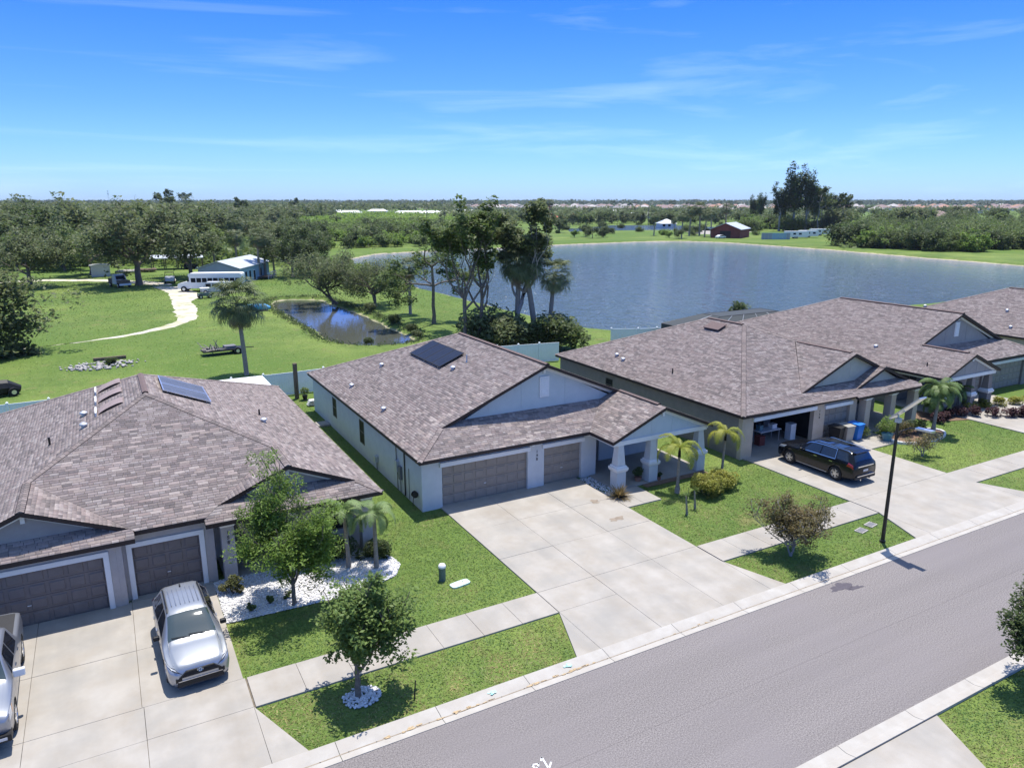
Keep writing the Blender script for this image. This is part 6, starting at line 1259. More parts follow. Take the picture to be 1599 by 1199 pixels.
o = thing('meter_lid', 10.98, 24.1, 'pale green utility lid lying flat in the lawn', 'utility lid', R(8)); m = MB(); q = [(.42 * math.copysign(abs(math.cos(a)) ** .45, math.cos(a)), .2 * math.copysign(abs(math.sin(a)) ** .45, math.sin(a))) for a in np.linspace(0, 2 * math.pi, 25)[:-1]]; m.prism(q, -.04, .035); m.build('lid', M['pad_green'], o); m = MB(); m.lathe(.15, .05, [(.025, .036), (.025, .042)], 8); m.build('key_hole', M['black'], o)
for x, y, lb in ((29.3, 19.55, 'dark grey vault cover in the verge, left of its twin by the lamp'), (30.25, 19.75, 'dark grey vault cover in the verge nearest the lamp post side of the drive')):
    o = thing('vault_cover', x, y, lb, 'utility lid', R(10)); m = MB(); m.box(-.28, .28, -.2, .2, -.05, .012); m.build('rim', M['concrete_w'], o); m = MB(); m.box(-.23, .23, -.15, .15, .0135, .022); m.build('lid', M['iron'], o)
o = thing('marker_stake', 6.8, 18.45, 'thin black stake leaning in the verge right of the white-ringed tree', 'stake'); m = MB(); m.tube([(0, 0, -.1), (.08, .05, .6)], .02, 6); m.build('stake', M['black'], o)
# bins by the single garage door
def bin_(x, y, m1, lb, rz=0):
    o = thing('wheelie_bin', x, y, lb, 'bin', rz, 'bins beside the single garage door'); m = MB(); vs = [(-.27, -.3, .06), (.27, -.3, .06), (.27, .28, .06), (-.27, .28, .06), (-.33, -.4, 1.0), (.33, -.4, 1.0), (.33, .36, 1.0), (-.33, .36, 1.0)]; m.add(vs, [(3, 2, 1, 0), (0, 1, 5, 4), (1, 2, 6, 5), (2, 3, 7, 6), (3, 0, 4, 7), (4, 5, 6, 7)]); m.build('body', m1, o)
    m = MB(); m.prism([(-.35, -.43), (.35, -.43), (.35, .40), (-.35, .40)], lambda x, y: 1.003 + .02, lambda x, y: 1.07 + .06 * (y + .4)); m.build('lid', m1, o); m = MB(); m.tube([(-.28, .44, 1.02), (.28, .44, 1.02)], .018, 6); m.build('handle', M['black'], o)
    for s in (-.3, .3): m = MB(); m.tube([(s - .03, .33, .12), (s + .03, .33, .12)], .12, 12); m.build('wheel', M['rubber'], o)
bin_(39.2, 28.65, M['black'], 'black bin, leftmost of the three by the single garage door', .2); bin_(40.0, 28.55, M['grey_bin'], 'grey bin between the black and the blue one', -.1); bin_(40.85, 28.5, M['blue_bin'], 'bright blue bin nearest the porch column', .1)
def pot(x, y, r, h, m1, lb, lm, ph=.5, seed=1):
    o = thing('plant_pot', x, y, lb, 'plant pot'); m = MB(); m.lathe(0, 0, [(r * .62, .0), (r * .95, h * .8), (r, h), (r * .85, h), (r * .8, h * .9)], 14); m.build('pot', m1, o); r2 = np.random.default_rng(seed); P, k = clumps(np.array([[0, 0, h + ph * .5], [.08, 0, h + ph * .8], [-.08, .05, h + ph * .6]]), np.array([ph * .5] * 3), 500, r2); V, F = leaf_quads(P, .06, r2); npmesh('plant', V, F, M[lm], r2.uniform(.6, 1.4, (500, 1)) * np.ones((1, 3)), o)
pot(24.05, 29.35, .2, .3, M['pot'], 'potted plant on the porch floor before the middle tapered column', 'leaf_dark', .45, 1); pot(25.2, 29.0, .14, .2, M['pot'], 'small dark pot on the grass right of the middle tapered column', 'leaf_dark', .2, 2); pot(42.35, 27.3, .34, .5, M['potblue'], 'large blue glazed flower pot by the walk of the open garage house', 'leaf_lime', 1.0, 3)
# what can be seen in the open garage
def crate(name, x, y, sx, sy, z0, z1, m1, lb, cat): o = thing(name, x, y, lb, cat, z=.03); m = MB(); m.box(-sx / 2, sx / 2, -sy / 2, sy / 2, z0, z1); b = m.build('box', m1, o); m = MB(); m.box(-sx / 2 - .01, sx / 2 + .01, -sy / 2 - .01, sy / 2 + .01, z1 + .002, z1 + .05); m.build('lid', m1, o)
o = thing('work_table', 35.6, 31.0, 'white folding table cluttered with boxes inside the open garage', 'table', z=.03); m = MB(); m.box(-.9, .9, -.38, .38, .72, .76); m.build('table_top', M['white'], o)
for sx in (-.8, .8):
    for sy in (-.3, .3): m = MB(); m.tube([(sx, sy, 0), (sx, sy, .718)], .02, 6); m.build('leg', M['galv'], o)
crate('storage_box', 36.1, 31.0, .4, .35, .762, 1.0, M['white'], 'white box standing on the right end of the garage table', 'box'); crate('storage_box', 33.0, 30.6, .5, .4, .0, .45, M['pot'], 'brown box on the floor at the left inside the garage', 'box'); crate('storage_box', 34.2, 31.6, .6, .5, 0, .8, M['galv'], 'grey box stack left of the garage table', 'box'); crate('storage_box', 37.2, 30.5, .45, .45, 0, 1.0, M['white'], 'tall white container at the right inside the garage', 'box')
for x, y, z0, z1, s, m_, lb in [(32.9, 31.8, .0, 1.5, .5, 'wood', 'tall dark shelf at the left wall of the open garage'), (34.6, 30.6, .0, .55, .45, 'redwood', 'dark red box on the garage floor before the table'), (35.0, 31.05, .762, 1.05, .3, 'potblue', 'blue box on the left end of the garage table'), (36.6, 32.2, .0, 1.4, .6, 'iron', 'dark cabinet behind the garage table'), (33.8, 33.4, .0, 1.7, .7, 'wood', 'high stack of dark boxes deep in the garage')]: crate('storage_box', x, y, s, s, z0, z1, M[m_], lb, 'box')
# back yards: white vinyl fences, patio roofs, timber post, pool cage
def fence(pts, label, h=1.83, step=2.4, name='vinyl_fence'):
    root = empty(name, (pts[0][0], pts[0][1], GZ), label=label, cat='fence'); q0 = Vector(pts[0])
    for a, b in zip(pts[:-1], pts[1:]):
        a = Vector(a); b = Vector(b); L_ = (b - a).length; n = max(1, round(L_ / step)); t = (b - a) / L_; an = math.atan2(t.y, t.x)
        for k in range(n):
            p = a + t * L_ * k / n; l = L_ / n
            o = root
            m = MB(); m.box(-.065, .065, -.065, .065, -.05, h + .08); m.taper(0, 0, h + .082, h + .17, .085, .015); po = m.build('post', M['vinyl'], root); po.location = (p.x - q0.x, p.y - q0.y, 0); po.rotation_euler = (0, 0, an)
            m = MB(); m.box(.07, l - .07, -.03, .03, .05, .17); m.box(.07, l - .07, -.03, .03, h - .12, h); w_ = (l - .16) / 12
            for j in range(12): m.box(.08 + j * w_ + .004, .08 + (j + 1) * w_ - .004, -.014, .014, .17, h - .12)
            pa = m.build('panel', M['vinyl'], root); pa.location = po.location; pa.rotation_euler = (0, 0, an)
    return root
fence([(-30, 56.4), (12.2, 57.3)], 'white vinyl fence across the back yard of the left house'); fence([(12.2, 57.3), (31, 58.8), (37.2, 57.8)], 'white vinyl fence behind the middle house below the tall trees'); fence([(46.0, 61.5), (48.5, 60.2), (50.5, 59.6), (64, 60.0)], 'white vinyl fence by the pond behind the open garage house')
o = thing('timber_post', 12.0, 56.0, 'single thick dark timber post between the two back yards', 'post'); m = MB(); m.box(-.14, .14, -.14, .14, -.1, 2.75); m.build('post', M['wood'], o)
o = thing('patio_roof', 8.0, 51.2, 'flat white patio roof behind the left house', 'patio cover'); m = MB(); m.box(-3.5, 1.1, -1.9, 2.1, 2.55, 2.68); m.build('roof_panel', M['white'], o)
for sx in (-3.3, .95): m = MB(); m.box(sx - .06, sx + .06, 1.9, 2.02, -.1, 2.548); m.build('post', M['white'], o)
slabs('patio', [[(12.6, 52.4), (14.8, 52.4), (14.8, 55.2), (12.6, 55.2)]], 'small concrete patio behind the middle house')
o = thing('garden_bench', 12.75, 53.4, 'stack of pale boards on the patio corner of the middle house', 'boards')
for k in range(4): m = MB(); m.box(-.6 + k * .05, .6 + k * .03, -.25, .25, .06 + k * .1, .11 + k * .1); m.build('board', M['rock'], o)
o = thing('equipment_pad', 11.9, 48.2, 'small concrete pad beside the rear left corner of the middle house', 'pad'); m = MB(); m.box(-.4, .4, -.5, .5, -.05, .08); m.build('slab', M['concrete'], o)
o = thing('plant_pot', 12.45, 55.3, 'dark pot with a small plant next to the timber post', 'plant pot'); m = MB(); m.lathe(0, 0, [(.14, 0), (.22, .35), (.18, .33)], 12); m.build('pot', M['black'], o); r2 = np.random.default_rng(5); P_, _ = clumps(np.array([[0, 0, .7]]), np.array([.35]), 250, r2); V, F = leaf_quads(P_, .08, r2); npmesh('plant', V, F, M['leaf'], np.ones((250, 3)), o)
# pool cage
o = thing('pool_cage', 57.5, 55.6, 'dark screened pool cage rising behind the roof by the pond', 'pool cage'); x0, x1, y0, y1 = -7.6, 6.4, -3.0, 2.6; zt = 3.45; ze = 2.55; ix, iy = 4.2, 1.6
corn = [(x0, y0), (x1, y0), (x1, y1), (x0, y1)]; top = [(x0 + ix, y0 + iy), (x1 - 1.6, y0 + iy), (x1 - 1.6, y1 - iy), (x0 + ix, y1 - iy)]
for k in range(4):
    a, b = corn[k], corn[(k + 1) % 4]; c, d = top[(k + 1) % 4], top[k]; m = MB(); m.add([(*a, 0), (*b, 0), (*b, ze), (*a, ze)], [(0, 1, 2, 3)]); m.build('wall_screen', M['screen'], o); m = MB(); m.add([(*a, ze), (*b, ze), (*c, zt), (*d, zt)], [(0, 1, 2, 3)]); m.build('roof_screen', M['screen'], o)
    m = MB(); m.tube([(*a, 0), (*a, ze), (*d, zt)], .035, 4); m.tube([(*a, ze), (*b, ze)], .035, 4); m.tube([(*d, zt), (*c, zt)], .035, 4); m.build('frame', M['metal_dark'], o)
    n_ = 5 if k % 2 == 0 else 2
    for j in range(1, n_):
        f = j / n_; p = Vector((*a, ze)).lerp(Vector((*b, ze)), f); q = Vector((*d, zt)).lerp(Vector((*c, zt)), f); m = MB(); m.tube([(p.x, p.y, 0), p, q], .022, 4); m.build('beam', M['galv'], o)
m = MB(); m.add([(*p, zt) for p in top], [(0, 1, 2, 3)]); m.build('roof_screen', M['screen'], o)
p = at(1166, 488); b_ = make_shrub('bush', 240, 1.3, 4.6, 1800, .16, 'leaf_dark'); single(b_, 64.2, 61.5, 0, 'dark bush showing above the pool cage', 'bush')

# ------------------------------------------------------------------ the field: junk, sheds, vehicles, the blue building
def hipbox(name, parent, corners, h, roof_h, over, wm, rm, axis=0):
    """gabled building on a rotated rectangle: corners a (near left), b (near right), d direction depth"""
    pass
a, b, c = Vector((15.2, 145.9)), Vector((21.8, 142.3)), Vector((29.7, 157.2)); ux = (b - a).normalized(); uy = (c - b).normalized(); W_, D_ = (b - a).length, (c - b).length; an = math.atan2(ux.y, ux.x)
o = thing('field_building', a.x, a.y, 'long blue building with a pale metal roof in the field', 'building', an)
m = MB(); m.wallprism([(0, -.1), (W_, -.1), (W_, 2.9), (W_ / 2, 4.1), (0, 2.9)], 0, .2); m.build('front_wall', M['siding_grey'], o); m = MB(); m.box(W_ - .2, W_, .202, D_, -.1, 2.9); m.build('side_wall', M['siding_blue'], o); m = MB(); m.box(0, .2, .202, D_, -.1, 2.9); m.build('side_wall', M['siding_grey'], o); m = MB(); m.wallprism([(0, -.1), (W_, -.1), (W_, 2.9), (W_ / 2, 4.1), (0, 2.9)], D_ + .002, D_ + .2); m.build('rear_wall', M['siding_grey'], o)
m = MB()
for s in (0, 1):
    xa, xb = (-.35, W_ / 2) if s == 0 else (W_ / 2, W_ + .35); f = (lambda x, y: 2.78 + (x + .35) * 1.2 / (W_ / 2)) if s == 0 else (lambda x, y: 2.78 + (W_ + .35 - x) * 1.2 / (W_ / 2)); m.prism([(xa, -.4), (xb, -.4), (xb, D_ + .5), (xa, D_ + .5)], lambda x, y: f(x, y) + .06, lambda x, y: f(x, y) + .14)
m.build('roof', M['metalroof'], o)
def bopen(nm, x0, x1, z0, z1, side, m1, frame=True):
    m = MB()
    if side == 'f': m.box(x0, x1, -.03, -.002, z0, z1)
    else: m.box(W_ + .002, W_ + .03, x0, x1, z0, z1)
    q = m.build(nm, M['white'] if frame else m1, o)
    if frame:
        m = MB()
        if side == 'f': m.box(x0 + .1, x1 - .1, -.045, -.031, z0 + .1, z1 - .1)
        else: m.box(W_ + .031, W_ + .045, x0 + .1, x1 - .1, z0 + .1, z1 - .1)
        m.build('pane', m1, q)
bopen('door', 1.8, 2.7, 0, 2.1, 'f', M['glass']); bopen('window', .5, 1.3, 1.0, 2.0, 'f', M['wood'], False); bopen('window', 5.6, 6.9, 1.0, 1.9, 'f', M['glass'], False)
for k, x in enumerate((3.0, 5.2, 7.4, 11.5)): bopen('window', x, x + (1.2 if k == 2 else .9), .5 if k != 2 else 0, 2.0, 's', M['glass'], k == 2)
m = MB(); m.box(W_ + .05, W_ + 2.2, 9.5, 14.5, .3, .4); dk_ = m.build('deck', M['wood'], o)
for k in range(6): m = MB(); m.box(W_ + 2.1, W_ + 2.18, 9.5 + k, 9.6 + k, -.1, 1.2); m.build('post', M['white'], dk_)
m = MB(); m.box(W_ + 2.1, W_ + 2.18, 9.5, 14.6, 1.203, 1.28); m.build('rail', M['white'], dk_)
# bus
def vehicle(name, x, y, rz, label, cat): return thing(name, x, y, label, cat, rz, z=GZ)
def wheels_(o, L, pts, r=.45, w_=.25):
    for (x, y) in pts: m = MB(); m.tube([(x, y - w_ / 2, r), (x, y + w_ / 2, r)], r, 14); q = m.build('wheel', M['rubber'], o); m = MB(); s = -1 if y < 0 else 1; m.tube([(x, y + s * (w_ / 2 + .002), r), (x, y + s * (w_ / 2 + .03), r)], r * .5, 10); m.build('hub', M['alu'], q)
o = vehicle('old_bus', 15.6, 134.5, R(-22), 'white old bus with a row of windows behind the lone cabbage palm', 'bus')
m = MB(); m.box(-2.9, 5.6, -1.2, 1.2, .6, 2.55); m.build('body', M['white'], o); m = MB(); m.wallprism([(-3.0, 2.553), (5.65, 2.553), (5.65, 2.95), (5.3, 3.1), (-2.7, 3.1), (-3.0, 2.95)], -1.22, 1.22); m.build('roof', M['white'], o); m = MB(); m.wallprism([(-4.9, .55), (-2.902, .55), (-2.902, 1.75), (-3.5, 1.7), (-4.7, 1.4), (-4.9, 1.2)], -1.0, 1.0); m.build('hood', M['white'], o); m = MB(); m.wallprism([(-3.3, 1.72), (-2.92, 1.75), (-2.92, 2.4), (-3.02, 2.4)], -1.05, 1.05); m.build('windshield', M['glass'], o)
for k in range(9): m = MB(); m.box(-2.6 + k * .9, -1.85 + k * .9, -1.225, -1.202, 1.6, 2.3); m.build('window', M['glass'], o)
wheels_(o, 8, [(-3.9, -1.0), (-3.9, 1.0), (3.6, -1.0), (3.6, 1.0)], .48)
o = vehicle('old_van', 16.2, 130.2, R(-20), 'grey-green old van parked in front of the white bus', 'van'); m = MB(); m.wallprism([(-2.4, .4), (2.4, .4), (2.4, 1.9), (-1.4, 1.95), (-2.0, 1.2), (-2.4, 1.1)], -.95, .95); m.build('body', M['galv'], o)
for x0, x1 in ((-1.5, -.7), (-.5, .6), (.8, 1.9)): m = MB(); m.box(x0, x1, -.972, -.952, 1.2, 1.7); m.build('window', M['glass'], o)
wheels_(o, 5, [(-1.6, -.85), (-1.6, .85), (1.5, -.85), (1.5, .85)], .34)
o = vehicle('parked_cart', 13.6, 124.6, R(5), 'small dark utility cart by the track below the bus', 'cart'); m = MB(); m.box(-1, 1, -.6, .6, .4, .8); m.build('body', M['green_box'], o); m = MB(); m.box(-.6, .8, -.6, .6, 1.55, 1.62); m.build('roof', M['white'], o)
for x in (-.55, .75):
    for y in (-.55, .55): m = MB(); m.tube([(x, y, .8), (x, y, 1.55)], .03, 5); m.build('post', M['black'], o)
wheels_(o, 2, [(-.7, -.6), (-.7, .6), (.7, -.6), (.7, .6)], .3, .2)
p = at(403, 485); o = vehicle('covered_boat', p.x, p.y, R(-25), 'bright blue tarpaulin over a small boat behind the cabbage palm crown', 'boat'); m = MB()
m.tube([(-1.7, 0, .4), (-1.1, 0, .5), (0, 0, .6), (1.0, 0, .55), (1.7, 0, .4)], [.15, .4, .5, .42, .2], 10); q = m.build('tarpaulin', M['tarp'], o); m = MB(); m.box(-1.3, 1.3, -.35, .35, .0, .2); m.build('cradle', M['wood'], o)
p = at(384, 483); o = vehicle('covered_heap', p.x, p.y, R(10), 'small blue covered heap left of the blue boat cover', 'heap'); m = MB(); m.tube([(-.9, 0, .3), (-.4, .1, .5), (.3, 0, .45), (.9, 0, .3)], [.15, .35, .3, .15], 9); m.build('tarpaulin', M['tarp'], o)
o = vehicle('old_truck', 2.2, 149.4, R(-70), 'old tow truck parked facing us on the dirt track', 'truck'); m = MB(); m.box(-2.0, -.2, -.95, .95, .6, 1.5); m.build('bed', M['wood'], o); m = MB(); m.wallprism([(-.198, .6), (1.6, .6), (1.6, 1.3), (1.2, 1.35), (.9, 2.2), (-.1, 2.25), (-.198, 2.2)], -.95, .95); m.build('cab', M['galv'], o); m = MB(); m.box(1.602, 2.9, -.9, .9, .6, 1.3); m.build('hood', M['wood'], o); m = MB(); m.box(2.902, 3.05, -1, 1, .45, .75); m.build('bumper', M['white'], o); m = MB(); m.add([(1.22, -.8, 1.4), (1.22, .8, 1.4), (.93, .75, 2.1), (.93, -.75, 2.1)], [(0, 1, 2, 3)]); m.build('windshield', M['glass'], o); wheels_(o, 5, [(2.2, -.9), (2.2, .9), (-1.2, -.9), (-1.2, .9)], .42)
o = vehicle('old_jeep', 10.8, 151.8, R(-95), 'pale green small jeep with a roll frame parked on the track by the dark oak', 'car'); m = MB(); m.box(-1.6, .6, -.85, .85, .5, 1.15); m.build('body', M['galv'], o); m = MB(); m.box(.602, 1.8, -.75, .75, .5, 1.05); m.build('hood', M['galv'], o)
m = MB(); [m.tube([(x, -.8, 1.15), (x, -.75, 1.95), (x, .75, 1.95), (x, .8, 1.15)], .05, 5) for x in (-1.3, .5)]; m.tube([(-1.3, -.75, 1.95), (.5, -.75, 1.95)], .05, 5); m.tube([(-1.3, .75, 1.95), (.5, .75, 1.95)], .05, 5); m.build('roll_frame', M['black'], o); wheels_(o, 3, [(1.2, -.8), (1.2, .8), (-1.0, -.8), (-1.0, .8)], .4)
def shed(name, x, y, sx, sy, h, rise, wm, rm, label, rz=0., cat='shed'):
    o = thing(name, x, y, label, cat, rz, z=GZ); m = MB(); m.box(-sx / 2, sx / 2, -sy / 2, sy / 2, -.1, h); m.build('wall', wm, o); m = MB()
    m.wallprism([(-sx / 2 - .3, h + .003), (sx / 2 + .3, h + .003), (0, h + rise)], -sy / 2 - .3, sy / 2 + .3); m.build('roof', rm, o); return o
shed('metal_shed', -.4, 172.5, 3.4, 2.6, 2.3, .2, M['galv'], M['metalroof'], 'small grey-blue metal shed at the left of the field track')
o = thing('open_carport', 15.0, 183.5, 'long open carport with a white metal roof and dark posts', 'carport', R(-8), z=GZ); m = MB(); m.prism([(-5.5, -2.6), (5.5, -2.6), (5.5, 2.6), (-5.5, 2.6)], lambda x, y: 2.5 + .08 * (y + 2.6), lambda x, y: 2.6 + .08 * (y + 2.6)); m.build('roof', M['metalroof'], o)
for x in np.linspace(-5.2, 5.2, 5):
    for y in (-2.4, 2.4): m = MB(); m.box(x - .09, x + .09, y - .09, y + .09, -.1, 2.49); m.build('post', M['wood'], o)
o = thing('tractor', 17.6, 180.8, 'dark tractor standing at the right end of the open carport', 'tractor', .4, z=GZ); m = MB(); m.box(-.4, 1.3, -.35, .35, .7, 1.2); m.build('hood', M['black'], o); m = MB(); m.box(-1.1, -.402, -.5, .5, .6, 1.0); m.build('seat', M['black'], o); wheels_(o, 2, [(-.8, -.7), (-.8, .7)], .65, .3); wheels_(o, 2, [(1.0, -.55), (1.0, .55)], .4, .2)
for i, (x, y, lb) in enumerate([(4.5, 176.5, 'pale heap of scrap left of the carport'), (8.3, 178, 'dark heap of machinery between the shed and the carport')]): 
    stones('scrap_heap', [(x + 1.9 * math.cos(a), y + 1.1 * math.sin(a)) for a in np.linspace(0, 6.28, 12)[:-1]], 60, .5, M['rock_b'] if i == 0 else M['wood'], lb, 'heap', 60 + i, .3)
# pile of broken concrete, timber beam, log trailer
ring = [(-1.2 + 2.6 * math.cos(a), 76.3 + 1.9 * math.sin(a)) for a in np.linspace(0, 6.28, 16)[:-1]]; stones('rubble_heap', ring, 95, .2, M['rock_b'], 'low heap of pale broken rock in the grass left of the palm', 'heap', 66, .02)
ring = [(-1.0 + 3.9 * math.cos(a), 76.6 + 2.2 * math.sin(a)) for a in np.linspace(0, 6.28, 16)[:-1]]; stones('rubble_bits', ring, 60, .12, M['rock_b'], 'scattered small stones round the rubble heap', 'stones', 67)
put(SH[0], USED, -.3, 77.0, .28, 1, 'weedy tuft growing in the rubble heap', 'bush')
o = thing('timber_beam', -.4, 79.2, 'dark timber beam lying behind the rubble heap', 'beam', .03, z=GZ); m = MB(); m.box(-1.4, 1.4, -.15, .15, 0, .3); m.build('beam', M['wood'], o)
o = thing('flat_trailer', 9.6, 77.0, 'low trailer with dark branches piled on it by the palm trunk', 'trailer', .08, z=GZ); m = MB(); m.box(-2.0, 1.9, -.8, .8, .4, .52); m.build('bed', M['black'], o); wheels_(o, 2, [(1.2, -.9), (1.2, .9)], .34, .2); m = MB(); m.tube([(1.9, 0, .46), (3.0, 0, .4)], .05, 5); m.build('drawbar', M['black'], o)
rr = random.Random(9); m = MB()
for k in range(26): x = rr.uniform(-2.1, -.2); y = rr.uniform(-.7, .7); d = Vector((rr.gauss(0, 1), rr.gauss(0, 1), rr.uniform(.1, 1.2))).normalized() * rr.uniform(.6, 1.5); m.tube([(x, y, .55), Vector((x, y, .55)) + d], [.06, .03], 4)
m.build('cut_branch', M['bark_grey'], o)['kind'] = 'stuff'
m = MB(); m.box(.1, 1.2, -.5, .5, .523, .8); m.build('engine_block', M['iron'], o)
p = at(-2, 619); o = thing('garden_vehicle', p.x, p.y, 'dark covered garden machine at the left edge behind the fence', 'machine', .3, z=GZ); m = MB(); m.tube([(-1.6, 0, .5), (-.6, 0, .75), (.6, 0, .7), (1.5, 0, .4)], [.3, .65, .6, .3], 9); m.build('cover', M['black'], o); wheels_(o, 2, [(-.9, -.7), (-.9, .7), (.9, -.7), (.9, .7)], .35, .2)
# ------------------------------------------------------------------ far bank buildings
p0 = at(1139, 370.5)
o = thing('red_barn', 236, 234, 'red barn with a pale metal roof on the far bank of the pond', 'barn', R(-58), z=GZ); m = MB(); m.wallprism([(-6, -.1), (6, -.1), (6, 3.6), (0, 6.0), (-6, 3.6)], -9, -8.7); m.build('front_wall', M['redwood'], o)
for x in (-6, 5.7): m = MB(); m.box(x, x + .3, -8.698, 9, -.1, 3.6); m.build('side_wall', M['redwood'], o)
m = MB(); m.wallprism([(-6, -.1), (6, -.1), (6, 3.6), (0, 6.0), (-6, 3.6)], 9.002, 9.3); m.build('rear_wall', M['redwood'], o)
m = MB(); m.wallprism([(-6.6, 3.42), (0, 6.05), (0, 6.2), (-6.6, 3.6)], -9.6, 9.6); m.wallprism([(6.6, 3.42), (6.6, 3.6), (0, 6.2), (0, 6.05)], -9.6, 9.6); m.build('roof', M['metalroof'], o); m = MB(); m.box(-2.2, 2.2, -9.03, -9.002, 0, 3.0); m.build('door', M['dark'], o)
def rv(x, y, rz, L_, label, group='white trailers by the red barn'):
    o = thing('travel_trailer', x, y, label, 'trailer', rz, group, GZ); m = MB(); m.wallprism([(-L_ / 2, .6), (L_ / 2 - .5, .6), (L_ / 2, 1.2), (L_ / 2, 2.4), (L_ / 2 - .6, 3.0), (-L_ / 2, 3.0)], -1.2, 1.2); m.build('body', M['white'], o)
    for k in range(int(L_ / 2.4)): m = MB(); m.box(-L_ / 2 + .8 + k * 2.3, -L_ / 2 + 1.9 + k * 2.3, -1.22, -1.202, 1.6, 2.3); m.build('window', M['glass'], o)
    wheels_(o, 2, [(0, -1.1), (0, 1.1), (-.9, -1.1), (-.9, 1.1)], .4)
for i, (px, py, L_, lb) in enumerate([(1243, 372.5, 9.5, 'white travel trailer nearest the teal fence'), (1262, 371, 8, 'second white travel trailer from the teal fence'), (1280, 368, 8.5, 'farthest right white travel trailer')]): p = at(px, py); rv(p.x, p.y, R(-32), L_, lb)
p = at(1211, 374); o = thing('board_fence', p.x, p.y, 'grey and teal board fence between the red barn and the trailers', 'fence', R(-35), z=GZ)
for k in range(8): m = MB(); m.box(-5.6 + k * 1.4, -4.25 + k * 1.4, -.05, .05, -.1, 2.6); m.build('panel', M['siding_blue'] if k in (3, 4, 5, 6) else M['siding_grey'], o)
# houses of the suburb and nearer single ones
def farhouse(name, w_, d_, h, rm, wm):
    m = MB(); m.box(-w_ / 2, w_ / 2, -d_ / 2, d_ / 2, -.1, h, 0); e = .6; a, b_ = w_ / 2 + e, d_ / 2 + e; rz = min(a, b_) * .48; r_ = max(a - b_, .5); m.add([(-a, -b_, h), (a, -b_, h), (a, b_, h), (-a, b_, h), (-r_, 0, h + rz), (r_, 0, h + rz)], [(0, 1, 5, 4), (1, 2, 5), (2, 3, 4, 5), (3, 0, 4), (3, 2, 1, 0)], 1)
    for k in range(int(w_ / 3.2)): x = -w_ / 2 + 1.2 + k * 3.1; m.box(x, x + 1.5, -d_ / 2 - .04, -d_ / 2 - .003, .9, 2.2, 2)
    return m.build(name, [wm, rm, M['glass']])
def rm_(n, a, b): M[n] = mat(n, a, b, .8, .85); return M[n]
RM = [rm_('far_roof_brown', (.24, .17, .155), (.3, .22, .2)), rm_('far_roof_grey', (.22, .2, .2), (.28, .26, .26)), rm_('far_roof_terracotta', (.36, .2, .14), (.42, .25, .18)), rm_('far_roof_pale', (.42, .38, .36), (.5, .46, .43))]
FH = [farhouse('suburban_house', 17, 14, 3, RM[i % 4], M['wall_tan'] if i % 2 else M['wall_blue']) for i in range(5)]
wedge(20, 230, 690, 1690, 321.0, 329.5, FH, 1.1, 1.55, 'hip-roofed house in the suburb far beyond the pond', 'house', 'houses of the far suburb', 24)
for i, (px, py, s, k, lb) in enumerate([(1368, 331, 1.2, 3, 'white-walled house with a pale roof above the bank thicket'), (1428, 331, 1.3, 2, 'house with a terracotta roof above the bank thicket'), (1462, 346, 1.25, 0, 'brown hip-roofed house nearest behind the bank thicket'), (1520, 333, 1.2, 0, 'brown-roofed house at the right above the thicket'), (1500, 336, .9, 1, 'grey-roofed house beside the brown-roofed one at the right'), (1125, 333, 1.2, 1, 'grey-roofed house behind the cabbage palm row'), (1142, 331, 1.0, 3, 'pale house right of the grey-roofed one behind the palm row'), (830, 333, 1.2, 1, 'pale blue-grey house left of the red-roofed one')]):
    p = at(px, py); put(FH[k], USED, p.x, p.y, s, i * .7, lb, 'house')
M['redroof'] = mat('red_metal_roof', (.42, .07, .04), (.5, .1, .06), .5, .6)
for i, (px, py, w_, lb) in enumerate([(853, 345.5, 19, 'long house with a bright red roof beyond the pond, left one'), (897, 347, 15, 'house with a bright red roof beyond the pond, right one')]): o = farhouse('red_roofed_house', w_, 13, 3, M['redroof'], M['wall_tan']); p = at(px, py); single(o, p.x, p.y, -.4, lb, 'house')
for i, (px, py, w_, lb) in enumerate([(1000, 341, 26, 'long low white-roofed building beyond the far lake'), (1040, 356, 9, 'low white-roofed building left of the palm row'), (520, 335, 30, 'long white-roofed shed beyond the thicket'), (548, 336, 26, 'white warehouse right of the long white shed'), (445, 335, 22, 'white low building left of the long shed'), (480, 334, 18, 'grey low building between the white sheds'), (640, 337, 34, 'long row of pale roofs before the bare lot, left'), (680, 337, 34, 'long row of pale roofs before the bare lot, right'), (150, 340, 10, 'white roof showing among the trees of the left wood'), (590, 333, 26, 'pale long roof just right of the white warehouse'), (730, 335, 24, 'pale low building at the right of the bare lot'), (420, 333, 18, 'small white roof at the left end of the white sheds'), (1080, 336, 22, 'pale low building behind the row of cabbage palms'), (960, 334, 20, 'pale low building left of the long white-roofed one')]):
    o = farhouse('low_building', w_, 10, 2.6, M['metalroof'], M['wall_blue']); p = at(px, py); single(o, p.x, p.y, -.45, lb, 'building')
p = at(1150, 366); M_cars = []
cm = [M['white'], M['galv'], M['black'], M['redwood']]
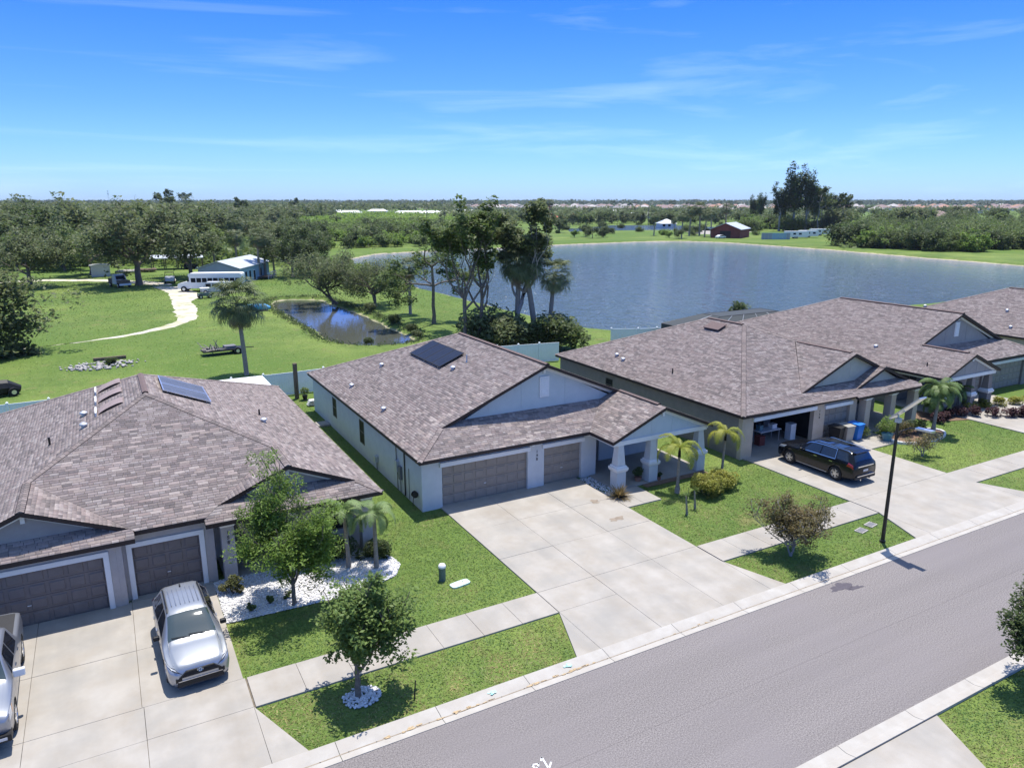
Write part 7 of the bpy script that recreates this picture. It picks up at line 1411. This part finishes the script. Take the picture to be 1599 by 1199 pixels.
for i, (px, py, k, lb) in enumerate([(1125, 372.5, 0, 'white car parked left of the red barn'), (1118, 371, 1, 'grey car behind the white one left of the barn'), (1132, 370, 2, 'dark car nearest the barn corner')]):
    p = at(px, py); o = thing('distant_car', p.x, p.y, lb, 'car', .3 * i, z=GZ); m = MB(); m.wallprism([(-2.2, .35), (2.2, .35), (2.2, .9), (1.3, 1.0), (.7, 1.45), (-.9, 1.45), (-1.6, 1.0), (-2.2, .9)], -.85, .85); m.build('body', cm[k], o); m = MB(); m.wallprism([(-1.4, 1.0), (1.1, 1.0), (.62, 1.38), (-.85, 1.38)], -.87, .87); m.build('window', M['glass'], o); wheels_(o, 2, [(-1.4, -.8), (-1.4, .8), (1.4, -.8), (1.4, .8)], .33, .2)
for i, (px, py, h, lb) in enumerate([(1132, 362, 15, 'utility pole left of the red barn'), (1012, 352, 12, 'utility pole by the far lake'), (694, 352, 11, 'utility pole before the bare lot'), (667, 352, 10, 'left utility pole before the bare lot')]):
    p = at(px, py); o = thing('utility_pole', p.x, p.y, lb, 'pole', z=GZ); m = MB(); m.tube([(0, 0, -.1), (0, 0, h)], [.28, .18], 6); m.build('pole', M['wood'], o); m = MB(); m.box(-1.2, 1.2, -.08, .08, h - .9, h - .75); m.build('cross_arm', M['wood'], o)
o = thing('cell_tower', 0, 0, 'thin lattice mast standing on the horizon above the left wood', 'mast', z=GZ); p = at(172, 330); o.location = (p.x, p.y, GZ); m = MB()
for k in range(3): a = 2.09 * k; m.tube([(1.6 * math.cos(a), 1.6 * math.sin(a), 0), (.35 * math.cos(a), .35 * math.sin(a), 31)], .12, 4)
for k in range(14): z = k * 2.2; r_ = 1.6 - 1.25 * z / 31; m.tube([(r_ * math.cos(0), r_ * math.sin(0), z), (r_ * math.cos(2.09), r_ * math.sin(2.09), z + 1.1), (r_ * math.cos(4.18), r_ * math.sin(4.18), z + 2.2)], .08, 3)
m.build('lattice', M['galv'], o); m = MB(); [m.lathe(0, 0, [(.9, z), (.9, z + 1.2)], 8) for z in (26, 30)]; m.build('antenna', M['white'], o)
M['dk_seam'] = mat('seam', (.17, .155, .155), (.23, .21, .21), 3, .95); strokes('asphalt_seam', [[(-10 + 2.5 * k, 13.95 + .02 * math.sin(k * 2.1)) for k in range(24)]], .008, .0015, M['dk_seam'], 'faint dark lengthwise seam in the asphalt', 'seam')
# stains on the middle drive and the street
blots('oil_stain', [(20.2, 26.0, .5, .3), (20.4, 28.2, .35, .3)], M['stain'], .034, 'brown oil stains on the drive of the middle house', 21)
M['dk_stain'] = mat('wet_asphalt', (.085, .075, .09), (.11, .1, .115), 9, .9); blots('asphalt_stain', [(23.9, 16.55, .75, .35), (24.4, 16.3, .5, .15)], M['dk_stain'], .003, 'dark leafy stain on the asphalt near the kerb', 22)
# ------------------------------------------------------------------ air
HAZE = .00006
def haze():
    m = bpy.data.materials.new('haze'); m.use_nodes = True; n = m.node_tree.nodes; n.clear(); v = n.new('ShaderNodeVolumePrincipled'); v.inputs['Color'].default_value = (.72, .84, 1, 1); v.inputs['Density'].default_value = HAZE; v.inputs['Anisotropy'].default_value = .2
    o_ = n.new('ShaderNodeOutputMaterial'); m.node_tree.links.new(v.outputs[0], o_.inputs['Volume']); b = MB(); b.box(-7200, 7200, -700, 7200, -3, 46); o = b.build('haze', m); o['kind'] = 'stuff'
haze()
